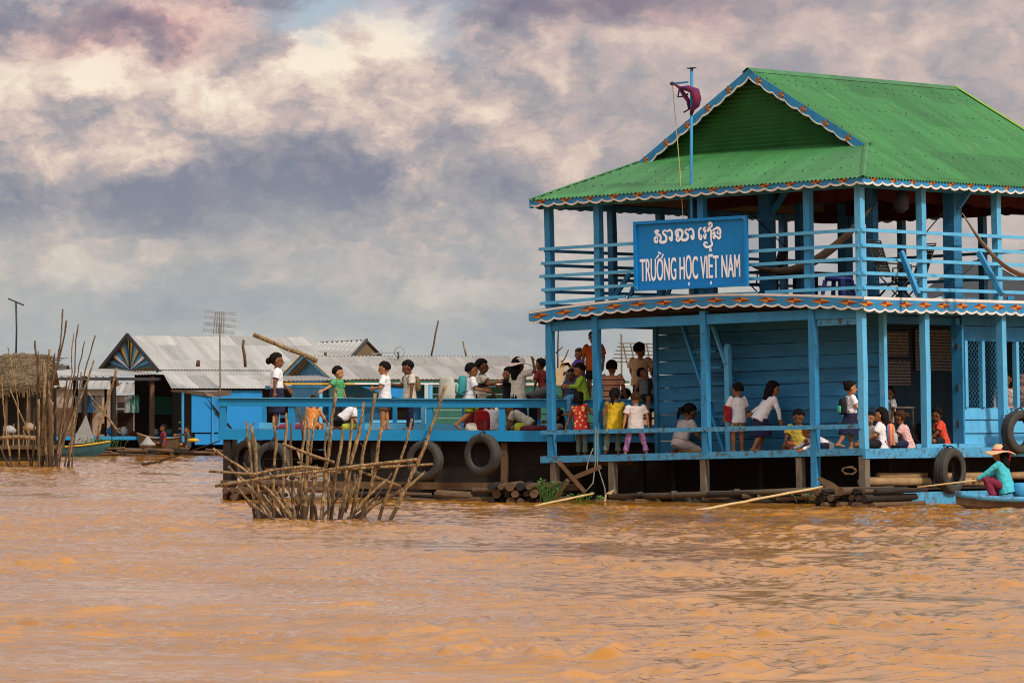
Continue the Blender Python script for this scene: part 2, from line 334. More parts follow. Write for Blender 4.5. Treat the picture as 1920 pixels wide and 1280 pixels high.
def person(label, loc, H, yaw, pose='stand', lean=(0,0,1), aL=(.05,.2,-1), fL=(.25,.02,-1), aR=(.05,-.2,-1), fR=(.25,-.02,-1),
           hy=0, hp=0, shirt=None, sleeve='s', hem='out', bottom=None, bkind='shorts', hair='short', hmat=None, skin=0, seat=False, face=True, extra=None, legs=None, curl=.5, hat=None, build=1.24):
    H *= .975; hs = H*1.20
    root = thing('person', label, 'person', loc, R(yaw))
    pz = dict(POSE[pose]);
    if legs: pz.update(legs)
    N_ = lambda v: V(v).normalized()
    u = N_(lean); l = V((0,1,0)); l = (l-u*l.dot(u)).normalized(); f = l.cross(u)
    dir_t = lambda d: V(d).normalized()
    hip = .05*H; pel = V((0,0,0))
    J = {}
    for sd, k in (('L',1),('R',-1)):
        J['h'+sd] = pel+V((0,1,0))*(hip*k)
        J['k'+sd] = J['h'+sd]+N_(pz['t'+sd])*(.235*H)
        J['a'+sd] = J['k'+sd]+N_(pz['s'+sd])*(.235*H)
    ch = pel+u*(.27*H)            # shoulder centre
    for sd, k, A, Fo in (('L',1,aL,fL),('R',-1,aR,fR)):
        J['s'+sd] = ch+l*(.098*H*k*build)
        J['e'+sd] = J['s'+sd]+N_(A)*(.155*H)
        J['w'+sd] = J['e'+sd]+N_(Fo)*(.135*H)
    if seat: dz = .055*H
    else:
        dz = -min(min(J['aL'].z, J['aR'].z)-.032*H, pel.z-.07*H, min(J['kL'].z, J['kR'].z)-.03*H)
    off = V((0,0,dz))
    for k in J: J[k] = J[k]+off
    pel = pel+off; ch = ch+off
    b = MB()
    # torso
    tr = []
    prof = [(-.045,.060,.050),(0.,.082,.062),(.06,.078,.056),(.12,.072,.052),(.19,.086,.060),(.245,.092,.055),(.272,.070,.045),(.285,.035,.033)]
    def prof_rings(pr, infl, n=14, w=1.):
        return [ring(pel+u*(h*H), l*((a*build*w+infl)*H), f*((d*w+infl)*H), n) for h, a, d in pr]
    b.loft(prof_rings(prof, 0))
    hu = (u*.6+V((0,0,1))*.6+f*.12).normalized()
    nk = pel+u*(.275*H); hc = nk+hu*(.035*H)
    # head frame
    hr = Matrix.Rotation(R(hy), 3, 'Z') @ Matrix.Rotation(R(-hp), 3, 'Y') if False else None
    base_f = V((f.x, f.y, 0)); base_f = base_f.normalized() if base_f.length > .2 else V((1,0,0))
    if u.z < .6: base_f = (base_f+V((0,0,-.25))).normalized()
    hf = Matrix.Rotation(R(hy), 3, 'Z') @ base_f
    hl = V((0,0,1)).cross(hf).normalized(); hup = hf.cross(hl).normalized()
    rp = Matrix.Rotation(R(hp*.8), 3, hl); hf = rp @ hf; hup = rp @ hup
    hc = hc+hup*(.075*hs)
    b.cap_(nk-u*(.01*H), .030*hs, hc-hup*(.05*hs), .028*hs)
    b.ball(hc+hup*(.012*hs)-hf*(.006*hs), (.070*hs,.058*hs,.070*hs), (hf,hl,hup))
    b.ball(hc-hup*(.032*hs)+hf*(.016*hs), (.050*hs,.044*hs,.050*hs), (hf,hl,hup))
    b.cap_(hc+hf*(.060*hs)-hup*(.002*hs), .008*hs, hc+hf*(.073*hs)-hup*(.020*hs), .010*hs, 8)      # nose
    for k in (1,-1):
        b.ball(hc+hl*(.060*hs*k)-hup*(.008*hs), (.014*hs,.007*hs,.020*hs), (hf,hl,hup), 8, 6)
    # limbs
    for sd, k in (('L',1),('R',-1)):
        b.cap_(J['s'+sd]-l*(.012*H*k), .035*H, J['e'+sd], .027*H)
        b.cap_(J['e'+sd], .025*H, J['w'+sd], .0165*H)
        b.cap_(J['h'+sd], .055*H, J['k'+sd], .037*H)
        mid = J['k'+sd].lerp(J['a'+sd], .3)
        b.cap_(J['k'+sd], .035*H, mid, .037*H); b.cap_(mid, .037*H, J['a'+sd], .021*H)
        sdn = (J['a'+sd]-J['k'+sd]).normalized()
        if pose in ('kneel','cross','sidesit') and abs(sdn.z) < .6: fd = (sdn*.8+V((0,0,-.3))).normalized()
        else: fd = N_((1,.18*k,-.12)) if sdn.z < -.75 else (V((.75,.1*k,-.75)).normalized())
        heel = J['a'+sd]+sdn*(.008*H)-fd*(.018*H); toe = J['a'+sd]+fd*(.098*H)+V((0,0,-.014*H if sdn.z < -.75 else 0))
        side = fd.cross(V((0,0,1))).normalized() if abs(fd.z) < .9 else V((0,1,0))
        b.cap_(heel, .020*H, toe-side*.007*H, .0125*H, 8); b.cap_(J['a'+sd], .019*H, toe+side*.011*H-fd*.008*H, .012*H, 8)
        # hand
        d = (J['w'+sd]-J['e'+sd]).normalized(); n = (-l*k); n = (n-d*n.dot(d)); n = n.normalized() if n.length > .1 else V((0,0,-1))
        s_ = d.cross(n).normalized()
        w = J['w'+sd]; pl = w+d*(.045*H)
        for q in (-.012, 0, .012): b.cap_(w+s_*(q*H*.6)+d*.006*H, .0115*H, pl+s_*(q*H), .0115*H, 8)
        for q, ln in ((-.019,.036),(-.0063,.044),(.0063,.041),(.019,.032)):
            p0 = pl+s_*(q*H); p1 = p0+(d+n*curl*.35).normalized()*(ln*.55*H); p2 = p1+(d*.7+n*curl).normalized()*(ln*.55*H)
            b.cap_(p0, .0066*H, p1, .0062*H, 6); b.cap_(p1, .0062*H, p2, .0055*H, 6)
        sg = -1 if s_.dot(f) < 0 else 1
        p0 = w+d*.014*H+s_*(.014*H*sg); p1 = p0+(d*.6+s_*.7*sg+n*.2).normalized()*(.026*H); p2 = p1+(d*.9+s_*.1*sg+n*.4).normalized()*(.024*H)
        b.cap_(p0, .009*H, p1, .0075*H, 6); b.cap_(p1, .0075*H, p2, .006*H, 6)
    body = b.build('body', SK[skin], root, True); rm(body, .0082*H/1.2 if H < 1.2 else .0085, 2)
    # eyes, lips
    e = MB()
    for k in (1,-1): e.ball(hc+hf*(.0595*hs)+hl*(.022*hs*k)+hup*(.006*hs), (.007*hs,.0105*hs,.0055*hs), (hf,hl,hup), 8, 5)
    e.build('eyes', EYE, root, True)
    e = MB(); e.ball(hc+hf*(.061*hs)-hup*(.042*hs), (.007*hs,.015*hs,.006*hs), (hf,hl,hup), 8, 5); e.build('lips', LIP, root, True)
    # hair
    hm = hmat or HAIR; hb = MB(); o0 = hc+hup*(.018*hs)-hf*(.010*hs)
    if hair != 'none':
        rings = []; nn, mm = 20, 14
        seed = random.random()*50
        for i in range(mm+1):
            ph = math.pi*(i/mm*.97+.015); rg = []
            for j in range(nn):
                th = 2*math.pi*j/nn
                dv = V((math.sin(ph)*math.cos(th), math.sin(ph)*math.sin(th), -math.cos(ph)))
                r_ = 1.11+.07*noise.noise(dv*3.2+V((seed,0,0)))+.055*noise.noise(dv*9+V((0,seed,0)))
                line = .30+.12*noise.noise(V((dv.y*5, seed, 0)))
                if dv.x > .15 and dv.z < line+.25*(dv.x-.5): r_ = .80
                elif dv.z < (-.62 if hair == 'short' else -.8) - .1*dv.x: r_ = .78
                elif dv.x > -.05 and dv.z < -.12: r_ = .80
                rg.append(o0+(hf*dv.x*.072+hl*dv.y*.064+hup*dv.z*.070)*(hs*r_))
            rings.append(rg)
        hb.loft(rings)
        if hair == 'bun': hb.ball(o0-hf*(.062*hs)+hup*(.045*hs), (.03*hs,.032*hs,.03*hs), (hf,hl,hup))
        if hair == 'bunlow': hb.ball(o0-hf*(.085*hs)-hup*(.02*hs), (.032*hs,.034*hs,.038*hs), (hf,hl,hup))
        if hair == 'tail':
            p = o0-hf*(.07*hs)+hup*(.0*hs)
            hb.tube([p, p-hf*.03*hs-hup*.03*hs, p-hf*.035*hs-hup*.08*hs, p-hf*.02*hs-hup*.14*hs], [.018*hs,.026*hs,.022*hs,.006*hs], 9)
        if hair == 'long':
            p = o0-hf*(.02*hs)
            hb.loft([ring(p+hup*.02*hs, hl*.068*hs, hf*.055*hs), ring(p-hf*.015*hs-hup*.05*hs, hl*.066*hs, hf*.05*hs), ring(p-hf*.03*hs-hup*.12*hs, hl*.062*hs, hf*.036*hs), ring(p-hf*.03*hs-hup*.19*hs, hl*.04*hs, hf*.022*hs)])
        if hair == 'bob': hb.loft([ring(o0-hf*.01*hs, hl*.071*hs, hf*.06*hs), ring(o0-hf*.022*hs-hup*.05*hs, hl*.070*hs, hf*.052*hs), ring(o0-hf*.024*hs-hup*.085*hs, hl*.058*hs, hf*.042*hs)])
        hb.build('hair', hm, root, True)
    # shirt
    Z0 = V((0,0,0))
    if shirt:
        g = MB(); top = [(.19,.086,.060),(.245,.093,.056),(.272,.072,.047),(.283,.040,.037)]
        lo = {'out':[(-.075,.090,.074),(0,.088,.072),(.06,.082,.064),(.12,.080,.060)], 'in':[(.035,.086,.068),(.06,.090,.068),(.12,.082,.060)],
              'long':[(-.14,.105,.085),(-.06,.094,.078),(0,.090,.072),(.06,.084,.064),(.12,.080,.060)]}[hem]
        g.loft(prof_rings(lo+top, .021))
        for sd, k in (('L',1),('R',-1)):
            s0 = J['s'+sd]; e0 = J['e'+sd]; w0 = J['w'+sd]; d = (e0-s0).normalized()
            g.ball(s0-l*(.008*H*k), (.040*H,)*3)
            if sleeve == 's': g.tube([s0-l*.01*H*k, s0.lerp(e0,.4), s0.lerp(e0,.72)], [.046*H,.048*H,.053*H], 12)
            elif sleeve == 'l':
                g.tube([s0, s0.lerp(e0,.5)], [.040*H,.036*H], 12); g.cap_(s0.lerp(e0,.4), .036*H, e0, .032*H, 12); g.cap_(e0, .032*H, e0.lerp(w0,.5), .028*H, 12); g.tube([e0.lerp(w0,.3), e0.lerp(w0,.95)], [.028*H,.026*H], 12)
            else: pass
        g.tube([pel+u*.272*H+f*.004*H, pel+u*.292*H+f*.004*H], [.046*H,.041*H], 12)
        o = g.build('shirt', shirt, root, True); rm(o, .011, 2, True)
    # bottoms
    if bottom:
        g = MB(); rings = [(-.055,.080,.070),(0,.092,.074),(.065,.090,.068)]
        if bkind == 'skirt' and pose in ('stand','walk','run'):
            kL, kR = J['kL'], J['kR']; c2 = (kL+kR)/2; c1 = pel
            spread = abs((kL-kR).x)*.5; c3 = c2.lerp((J['aL']+J['aR'])/2, .22)
            g.loft([ring(pel+u*.075*H, l*.105*H, f*.076*H, 16), ring(pel, l*.125*H, f*.092*H, 16), ring(c1.lerp(c2,.6), V((0,1,0))*.13*H, V((1,0,0))*(.10*H+spread*.6), 16), ring(c3, V((0,1,0))*.14*H, V((1,0,0))*(.10*H+spread), 16)])
        else:
            g.loft(prof_rings(rings, .006))
            for sd, k in (('L',1),('R',-1)):
                h0, k0, a0 = J['h'+sd], J['k'+sd], J['a'+sd]
                rr = .060 if bkind != 'skirt' else .072
                g.cap_(h0, rr*H, h0.lerp(k0,.3), rr*.97*H, 12)
                if bkind == 'shorts': g.tube([h0, h0.lerp(k0,.5), h0.lerp(k0,.88)], [.062*H,.062*H,.064*H], 12)
                elif bkind == 'skirt':
                    g.cap_(h0, .07*H, k0, .056*H, 12); g.tube([k0, k0.lerp(a0,.3)], [.055*H,.05*H], 12)
                else:
                    g.cap_(h0, .056*H, k0, .044*H, 12); g.tube([k0, k0.lerp(a0,.5), k0.lerp(a0,.9)], [.047*H,.042*H,.045*H if bkind == 'trousers' else .050*H], 12)
            if bkind == 'skirt':
                g.cap_(J['hL'].lerp(J['kL'],.5), .06*H, J['hR'].lerp(J['kR'],.5), .06*H, 12)
        o = g.build({'shorts':'shorts','skirt':'skirt'}.get(bkind,'trousers'), bottom, root, True); rm(o, .012, 2, True)
    if hat == 'sun':
        g = MB(); rg = []
        for rr, zz in ((.005,.085),(.04,.083),(.062,.065),(.072,.030),(.078,.022)):
            rg.append([hc+hup*(zz*hs)+(hf*math.cos(t)+hl*math.sin(t))*(rr*hs) for t in frange(0, 2*math.pi*(23/24), 2*math.pi/24)])
        for rr, zz, wv in ((.115,.010,.008),(.15,-.004,.016)):
            rg.append([hc+hup*((zz+wv*math.sin(3*t+1))*hs)+(hf*math.cos(t)+hl*math.sin(t))*(rr*hs) for t in frange(0, 2*math.pi*(23/24), 2*math.pi/24)])
        g.loft(rg, cap=False); o = g.build('hat', extra['hat'], root, True); s2 = o.modifiers.new('solid','SOLIDIFY'); s2.thickness = .006
        if 'band' in extra:
            g = MB(); g.loft([[hc+hup*(zz*hs)+(hf*math.cos(t)+hl*math.sin(t))*(rr*hs) for t in frange(0, 2*math.pi*(23/24), 2*math.pi/24)] for rr, zz in ((.0825,.020),(.0785,.038))], cap=False)
            g.ball(hc-hf*.085*hs+hup*.01*hs, (.02*hs,.03*hs,.018*hs), (hf,hl,hup)); g.tube([hc-hf*.085*hs+hup*.01*hs, hc-hf*.10*hs-hup*.03*hs, hc-hf*.09*hs-hup*.075*hs], [.012*hs,.016*hs,.02*hs], 8, flat=.4)
            o.name = 'hat'; g.build('hat_ribbon', extra['band'], o, True)
    root['_k'] = 1; del root['_k']
    J.update(pel=pel, ch=ch, hc=hc); mw = Matrix.Translation(V(loc)) @ Matrix.Rotation(R(yaw), 4, 'Z')
    return root, J, mw, (f, l, u)

def backpack(label, pr, H, mats, size=(.11,.24,.30), group=None, lift=0.):
    root, J, mw, (f, l, u) = pr
    c = J['pel']+u*(.16*H+lift)-f*(.075*H+size[0]/2)
    t = thing('backpack', label, 'backpack', mw @ c, 0, group)
    inv = Matrix.Translation(mw @ c).inverted() @ mw
    def rr(c, a, b): return ring(c, a, b, 16, .55)
    g = MB(); g.loft([rr(c-u*size[2]*.5, l*size[1]*.42, f*size[0]*.42), rr(c-u*size[2]*.42, l*size[1]*.5, f*size[0]*.5), rr(c+u*size[2]*.2, l*size[1]*.5, f*size[0]*.5), rr(c+u*size[2]*.42, l*size[1]*.42, f*size[0]*.42), rr(c+u*size[2]*.5, l*size[1]*.22, f*size[0]*.25)])
    g.build('bag_body', mats[0], t, True, inv=inv)
    g = MB(); q = c-f*size[0]*.5-u*size[2]*.15
    g.loft([rr(q-u*size[2]*.25, l*size[1]*.33, f*.02), rr(q-u*size[2]*.2, l*size[1]*.38, f*.035), rr(q+u*size[2]*.15, l*size[1]*.38, f*.035), rr(q+u*size[2]*.2, l*size[1]*.33, f*.02)])
    g.build('front_pocket', mats[1], t, True, inv=inv)
    for k in (1,-1):
        g = MB(); s0 = c+u*size[2]*.42+l*.055*k
        sh = J['sL'] if k > 0 else J['sR']
        g.tube([s0+f*.02, sh+u*(.05*H)-l*.03*k*H, sh+f*(.075*H)-l*.03*k*H-u*.02*H, c+f*(.15*H+size[0]*.5)*.9+l*(.10*H*k)-u*.03, c+f*.02+l*(.1*H*k)-u*size[2]*.35], .012, 6, flat=.5)
        g.build('strap', mats[-1], t, True, inv=inv)
    return t
# ---------------------------------------------------------------- camera, light, sky
cam = bpy.data.cameras.new('camera'); co = bpy.data.objects.new('camera', cam); COL.objects.link(co)
co.location = (0,0,CAMH); co.rotation_euler = (R(90),0,0)
cam.sensor_width = 36; cam.lens = F/1920*36; cam.shift_y = (HOR-640)/1920; cam.clip_start = 1; cam.clip_end = 20000
sc.camera = co
sc.cycles.pixel_filter_type = 'BLACKMAN_HARRIS'; sc.cycles.filter_width = 1.05
sc.view_settings.view_transform = 'Standard'; sc.view_settings.look = 'None'; sc.view_settings.gamma = 1; sc.view_settings.exposure = 0
SUNDIR = V((.62,-.72,.85)).normalized()
sl = bpy.data.lights.new('sun', 'SUN'); sl.energy = 2.8; sl.angle = R(6); sl.color = (1,.95,.86)
so = bpy.data.objects.new('sun', sl); COL.objects.link(so); so.rotation_euler = SUNDIR.to_track_quat('Z','Y').to_euler(); so.location = (30,-30,60)

wd = bpy.data.worlds.new('World'); sc.world = wd; wd.use_nodes = True
nt = wd.node_tree; N = nt.nodes; L = nt.links; N.clear()
out = N.new('ShaderNodeOutputWorld')
sky = N.new('ShaderNodeTexSky'); sky.sky_type = 'NISHITA'; sky.sun_disc = False
sky.sun_elevation = math.asin(SUNDIR.z); sky.sun_rotation = math.atan2(SUNDIR.x, SUNDIR.y)
bg1 = N.new('ShaderNodeBackground'); bg1.inputs[1].default_value = .12; L.new(sky.outputs[0], bg1.inputs[0])
bg2 = N.new('ShaderNodeBackground'); bg2.inputs[1].default_value = 1.0
tc = N.new('ShaderNodeTexCoord')
def vm(op, a, b=None, out=0):
    n = N.new('ShaderNodeVectorMath'); n.operation = op
    for i, x in enumerate((a, b)):
        if x is None: continue
        if isinstance(x, (tuple, Vector)): n.inputs[i].default_value = x
        elif isinstance(x, (int, float)): n.inputs['Scale'].default_value = x
        else: L.new(x, n.inputs[i])
    return n.outputs[out]
def ma(op, a, b=0., c=None, clamp=False):
    n = N.new('ShaderNodeMath'); n.operation = op; n.use_clamp = clamp
    for i, x in enumerate((a, b, c)):
        if x is None: continue
        if isinstance(x, (int, float)): n.inputs[i].default_value = x
        else: L.new(x, n.inputs[i])
    return n.outputs[0]
def nz(vec, sc_, det=6, rough=.6, dist=0., col=False):
    n = N.new('ShaderNodeTexNoise'); n.inputs['Scale'].default_value = sc_; n.inputs['Detail'].default_value = det; n.inputs['Roughness'].default_value = rough; n.inputs['Distortion'].default_value = dist
    L.new(vec, n.inputs['Vector']); return n.outputs[1 if col else 0]
P = vm('SCALE', tc.outputs['Generated'], 8.67)
Pz = vm('MULTIPLY', P, (1.,1.,1.8))
wob = vm('SCALE', vm('SUBTRACT', nz(Pz, 4.0, 9, .66, 0, True), (.5,.5,.5)), .40)
PW = vm('ADD', P, vm('MULTIPLY', wob, (1.,1.,.5)))
PWz = vm('MULTIPLY', PW, (1.,1.,1.8))
def blob(px, py, sx, sy, amp, src=None):
    c = ((px-960)/1000., 8.6, (765-py)/1000.)
    d = vm('MULTIPLY', vm('SUBTRACT', src or PW, c), (1000./sx, .35, 1000./sy))
    n = N.new('ShaderNodeVectorMath'); n.operation = 'DOT_PRODUCT'; L.new(d, n.inputs[0]); L.new(d, n.inputs[1])
    return ma('MULTIPLY', ma('EXPONENT', ma('MULTIPLY', n.outputs['Value'], -1.)), amp)
n_big = nz(PWz, 2.1, 9, .58, .2)
n_fine = nz(PWz, 7.5, 11, .68, .3)
br = ma('ADD', ma('MULTIPLY', ma('SUBTRACT', n_big, .5), .90), ma('MULTIPLY', ma('SUBTRACT', n_fine, .5), .85))
br = ma('ADD', br, .47)
def billow(vec):
    acc = None
    for sc_, am in ((2.6,1.),(5.6,.55),(12.,.30),(26.,.16)):
        x = ma('MULTIPLY', ma('ABSOLUTE', ma('SUBTRACT', nz(vec, sc_, 1, .5), .5)), am)
        acc = x if acc is None else ma('ADD', acc, x)
    return acc
PB = vm('ADD', vm('MULTIPLY', P, (1.,1.,1.25)), vm('SCALE', wob, .35))
rel = ma('SUBTRACT', billow(PB), billow(vm('ADD', PB, (.050,0.,.085))))
br = ma('ADD', br, ma('MULTIPLY', rel, 1.45))
hi = ma('SUBTRACT', billow(PB), .20); br = ma('ADD', br, ma('MULTIPLY', hi, .55))
BL = [(120,100,190,75,.36),(380,170,240,85,.34),(60,190,130,70,.22),(430,60,90,60,.28),(600,110,70,45,.42),(730,60,90,60,.25),(260,310,110,40,.22),(640,200,200,60,.14),
      (230,60,190,36,-.34),(500,10,200,30,-.30),(470,130,70,35,-.22),(330,355,470,46,-.32),(600,330,200,60,-.14),(120,260,120,40,-.20),(60,400,300,28,-.18),(620,390,200,28,-.12),(1000,30,190,42,-.26),(1250,5,330,26,-.22),(880,120,80,50,-.12),
      (940,140,130,50,.12),(1250,75,170,30,.24),(1700,90,260,45,.20),(1850,30,160,40,.22),(1050,120,100,40,.06),(1120,260,60,50,.08),(1750,160,170,40,.05),(1650,20,160,25,-.1),(560,490,240,18,-.10),(900,500,200,16,-.07),(450,445,90,20,.08),(700,570,90,18,.06),(820,545,60,12,.07),(780,400,330,60,-.05)]
for b_ in BL: br = ma('ADD', br, blob(*b_))
sx_ = N.new('ShaderNodeSeparateXYZ'); L.new(P, sx_.inputs[0])
qf = N.new('ShaderNodeMapRange'); qf.interpolation_type = 'SMOOTHSTEP'; qf.inputs['From Min'].default_value = -.15; qf.inputs['From Max'].default_value = .35; qf.inputs['To Min'].default_value = 1.; qf.inputs['To Max'].default_value = .52; L.new(sx_.outputs['X'], qf.inputs['Value'])
br = ma('ADD', ma('MULTIPLY', ma('SUBTRACT', br, .54), qf.outputs[0]), .54)
ramp = N.new('ShaderNodeValToRGB'); e = ramp.color_ramp.elements
e[0].position = 0; e[0].color = S(118,121,144); e[1].position = 1; e[1].color = S(252,236,214)
for p_, c_ in ((.22,S(142,139,153)),(.42,S(168,160,164)),(.58,S(202,180,175)),(.76,S(230,208,192))):
    k = e.new(p_); k.color = c_
L.new(br, ramp.inputs[0])
# mauve-red tint patches high up
tint = ma('ADD', blob(250,55,230,50,.75), ma('ADD', blob(1150,15,330,45,.55), blob(620,20,250,30,.3)), clamp=True)
mt = N.new('ShaderNodeMix'); mt.data_type = 'RGBA'; mt.blend_type = 'MULTIPLY'; L.new(tint, mt.inputs['Factor']); L.new(ramp.outputs[0], mt.inputs['A']); mt.inputs['B'].default_value = S(238,196,208)
# blue sky gaps
gap = ma('ADD', blob(640,25,110,35,.9), ma('ADD', blob(560,60,60,30,.6), blob(820,60,60,50,.5)), clamp=True)
mg = N.new('ShaderNodeMix'); mg.data_type = 'RGBA'; L.new(gap, mg.inputs['Factor']); L.new(mt.outputs['Result'], mg.inputs['A']); mg.inputs['B'].default_value = S(176,192,206)
# veil near horizon
sep = N.new('ShaderNodeSeparateXYZ'); L.new(PW, sep.inputs[0])
mr = N.new('ShaderNodeMapRange'); mr.interpolation_type = 'SMOOTHSTEP'; mr.inputs['From Min'].default_value = .50; mr.inputs['From Max'].default_value = .10; L.new(sep.outputs['Z'], mr.inputs['Value'])
mh = N.new('ShaderNodeMix'); mh.data_type = 'RGBA'; L.new(ma('MULTIPLY', mr.outputs[0], .86), mh.inputs['Factor']); L.new(mg.outputs['Result'], mh.inputs['A'])
hr_ = N.new('ShaderNodeValToRGB'); L.new(nz(vm('MULTIPLY', PW, (1.,1.,6.)), 1.4, 5, .55), hr_.inputs[0]); hr_.color_ramp.elements[0].position = .35; hr_.color_ramp.elements[0].color = S(158,170,178); hr_.color_ramp.elements[1].position = .68; hr_.color_ramp.elements[1].color = S(196,196,188)
L.new(hr_.outputs[0], mh.inputs['B'])
# bright overcast dome overhead
mr2 = N.new('ShaderNodeMapRange'); mr2.interpolation_type = 'SMOOTHSTEP'; mr2.inputs['From Min'].default_value = 1.1; mr2.inputs['From Max'].default_value = 3.5; L.new(sep.outputs['Z'], mr2.inputs['Value'])
mo = N.new('ShaderNodeMix'); mo.data_type = 'RGBA'; L.new(mr2.outputs[0], mo.inputs['Factor']); L.new(mh.outputs['Result'], mo.inputs['A'])
hr2 = N.new('ShaderNodeValToRGB'); L.new(nz(tc.outputs['Generated'], 3., 5, .6), hr2.inputs[0]); hr2.color_ramp.elements[0].position = .35; hr2.color_ramp.elements[0].color = (.50,.51,.55,1); hr2.color_ramp.elements[1].position = .65; hr2.color_ramp.elements[1].color = (1.12,1.10,1.10,1)
L.new(hr2.outputs[0], mo.inputs['B'])
# the overcast is brighter round the veiled sun and duller away from it
dsn = N.new('ShaderNodeVectorMath'); dsn.operation = 'DOT_PRODUCT'; L.new(tc.outputs['Generated'], dsn.inputs[0]); dsn.inputs[1].default_value = SUNDIR
mr3 = N.new('ShaderNodeMapRange'); mr3.inputs['From Min'].default_value = -.55; mr3.inputs['From Max'].default_value = .95; mr3.inputs['To Min'].default_value = .45; mr3.inputs['To Max'].default_value = 1.7; L.new(dsn.outputs['Value'], mr3.inputs['Value'])
gain = N.new('ShaderNodeMix'); gain.data_type = 'FLOAT'; L.new(mr2.outputs[0], gain.inputs[0]); gain.inputs[2].default_value = 1.0; L.new(mr3.outputs[0], gain.inputs[3])
gb = N.new('ShaderNodeVectorMath'); gb.operation = 'SCALE'; L.new(mo.outputs['Result'], gb.inputs[0]); L.new(gain.outputs[0], gb.inputs['Scale'])
L.new(gb.outputs[0], bg2.inputs[0])
ms = N.new('ShaderNodeMixShader'); ms.inputs[0].default_value = .93
L.new(bg1.outputs[0], ms.inputs[1]); L.new(bg2.outputs[0], ms.inputs[2]); L.new(ms.outputs[0], out.inputs[0])

# ---------------------------------------------------------------- water
def make_water():
    ys = [ -400., -120., -40., -10., 5., 14.]
    y = 20.; st = .05
    while y < 205: ys.append(y); y += .045+.0011*max(0, y-28)
    while y < 9000: ys.append(y); y *= 1.03 if y < 400 else 1.25
    ys = np.array(ys)
    s = np.linspace(-1, 1, 600)
    ext = np.array([1.15,1.4,1.9,3,6,15,60,250]); s = np.concatenate([-ext[::-1], s, ext])
    wd_ = 3.2+.175*np.clip(ys, 10, None)
    X = s[None,:]*wd_[:,None]; Y = np.repeat(ys[:,None], len(s), 1)
    rng = np.random.default_rng(5)
    Z = np.zeros_like(X)
    # slow warp breaks up the regular crests
    wx = X+.35*np.sin(.9*Y+.5*X)+.22*np.sin(2.1*X-1.3*Y+1); wy = Y+.4*np.sin(.8*X+.45*Y)+.2*np.sin(1.9*X+1.1*Y+2)
    patch = .75+.35*np.sin(.31*X+.17*Y+1)*np.sin(.23*Y-.12*X)+.2*np.sin(.9*X+.6*Y)
    for lam0, lam1, n, amp in ((1.8,3.6,12,.0014),(.7,1.6,26,.0022),(.30,.7,40,.0020),(.14,.30,40,.0013)):
        for i in range(n):
            lam = rng.uniform(lam0, lam1); th = rng.normal(1.25, .42 if lam > 1 else .75); k = 2*np.pi/lam; ph = rng.uniform(0, 6.28)
            a = np.sin(k*(wx*math.cos(th)+wy*math.sin(th))+ph)
            Z += amp*(lam/((lam0+lam1)/2))*a*(patch if lam < 1.6 else 1)
    Z = Z+12*np.clip(Z, 0, .04)**2
    fade = np.clip((1.5-np.abs(X/wd_[:,None]))/.4, 0, 1)*np.clip((260-Y)/100, 0, 1)*np.clip((Y-14)/6, 0, 1)
    calm = 1-.30*np.clip((Y-70)/30, 0, 1)
    for i in range(150):      # small steep crests standing out of the chop
        y0 = 24+120*rng.random()**1.6; x0 = rng.uniform(-.13,.13)*y0; h0 = rng.uniform(.015,.05); sx0 = rng.uniform(.12,.32); sy0 = rng.uniform(.05,.10)
        r0 = np.searchsorted(ys, y0-.5); r1 = np.searchsorted(ys, y0+.5); xx = X[r0:r1]-x0; yy = Y[r0:r1]-y0-.25*xx
        Z[r0:r1] += h0*np.exp(-(xx/sx0)**2-(yy/sy0)**2)
    Z = Z*fade*calm-.01
    nr, nc = X.shape
    co_ = np.stack([X, Y, Z], -1).reshape(-1, 3).astype(np.float32)
    idx = np.arange(nr*nc).reshape(nr, nc)
    fs = np.stack([idx[:-1,:-1], idx[:-1,1:], idx[1:,1:], idx[1:,:-1]], -1).reshape(-1, 4)
    me = bpy.data.meshes.new('water'); me.vertices.add(len(co_)); me.vertices.foreach_set('co', co_.ravel())
    me.loops.add(fs.size); me.loops.foreach_set('vertex_index', fs.ravel().astype(np.int32))
    me.polygons.add(len(fs)); me.polygons.foreach_set('loop_start', np.arange(0, fs.size, 4, dtype=np.int32)); me.polygons.foreach_set('loop_total', np.full(len(fs), 4, dtype=np.int32))
    me.polygons.foreach_set('use_smooth', np.ones(len(fs), dtype=bool)); me.update(calc_edges=True)
    o = bpy.data.objects.new('water', me); COL.objects.link(o); o['kind'] = 'structure'; o['label'] = 'muddy orange brown river water with small ripples'
    m = bpy.data.materials.new('muddy_water'); m.use_nodes = True; nt = m.node_tree; N_ = nt.nodes; L_ = nt.links; b = N_['Principled BSDF']
    b.inputs['Roughness'].default_value = .05; b.inputs['IOR'].default_value = 1.40
    tc = N_.new('ShaderNodeTexCoord'); mp = N_.new('ShaderNodeMapping'); mp.inputs['Scale'].default_value = (.5,1,1); L_.new(tc.outputs['Object'], mp.inputs[0])
    n1 = N_.new('ShaderNodeTexNoise'); n1.inputs['Scale'].default_value = .5; n1.inputs['Detail'].default_value = 5; L_.new(mp.outputs[0], n1.inputs['Vector'])
    r = N_.new('ShaderNodeValToRGB'); r.color_ramp.elements[0].position = .3; r.color_ramp.elements[0].color = (.33,.128,.010,1); r.color_ramp.elements[1].position = .7; r.color_ramp.elements[1].color = (.45,.180,.018,1)
    L_.new(n1.outputs[0], r.inputs[0]); L_.new(r.outputs[0], b.inputs['Base Color'])
    n2 = N_.new('ShaderNodeTexNoise'); n2.inputs['Scale'].default_value = 9; n2.inputs['Detail'].default_value = 5; n2.inputs['Roughness'].default_value = .6; L_.new(mp.outputs[0], n2.inputs['Vector'])
    bp = N_.new('ShaderNodeBump'); bp.inputs['Strength'].default_value = .4; bp.inputs['Distance'].default_value = .014
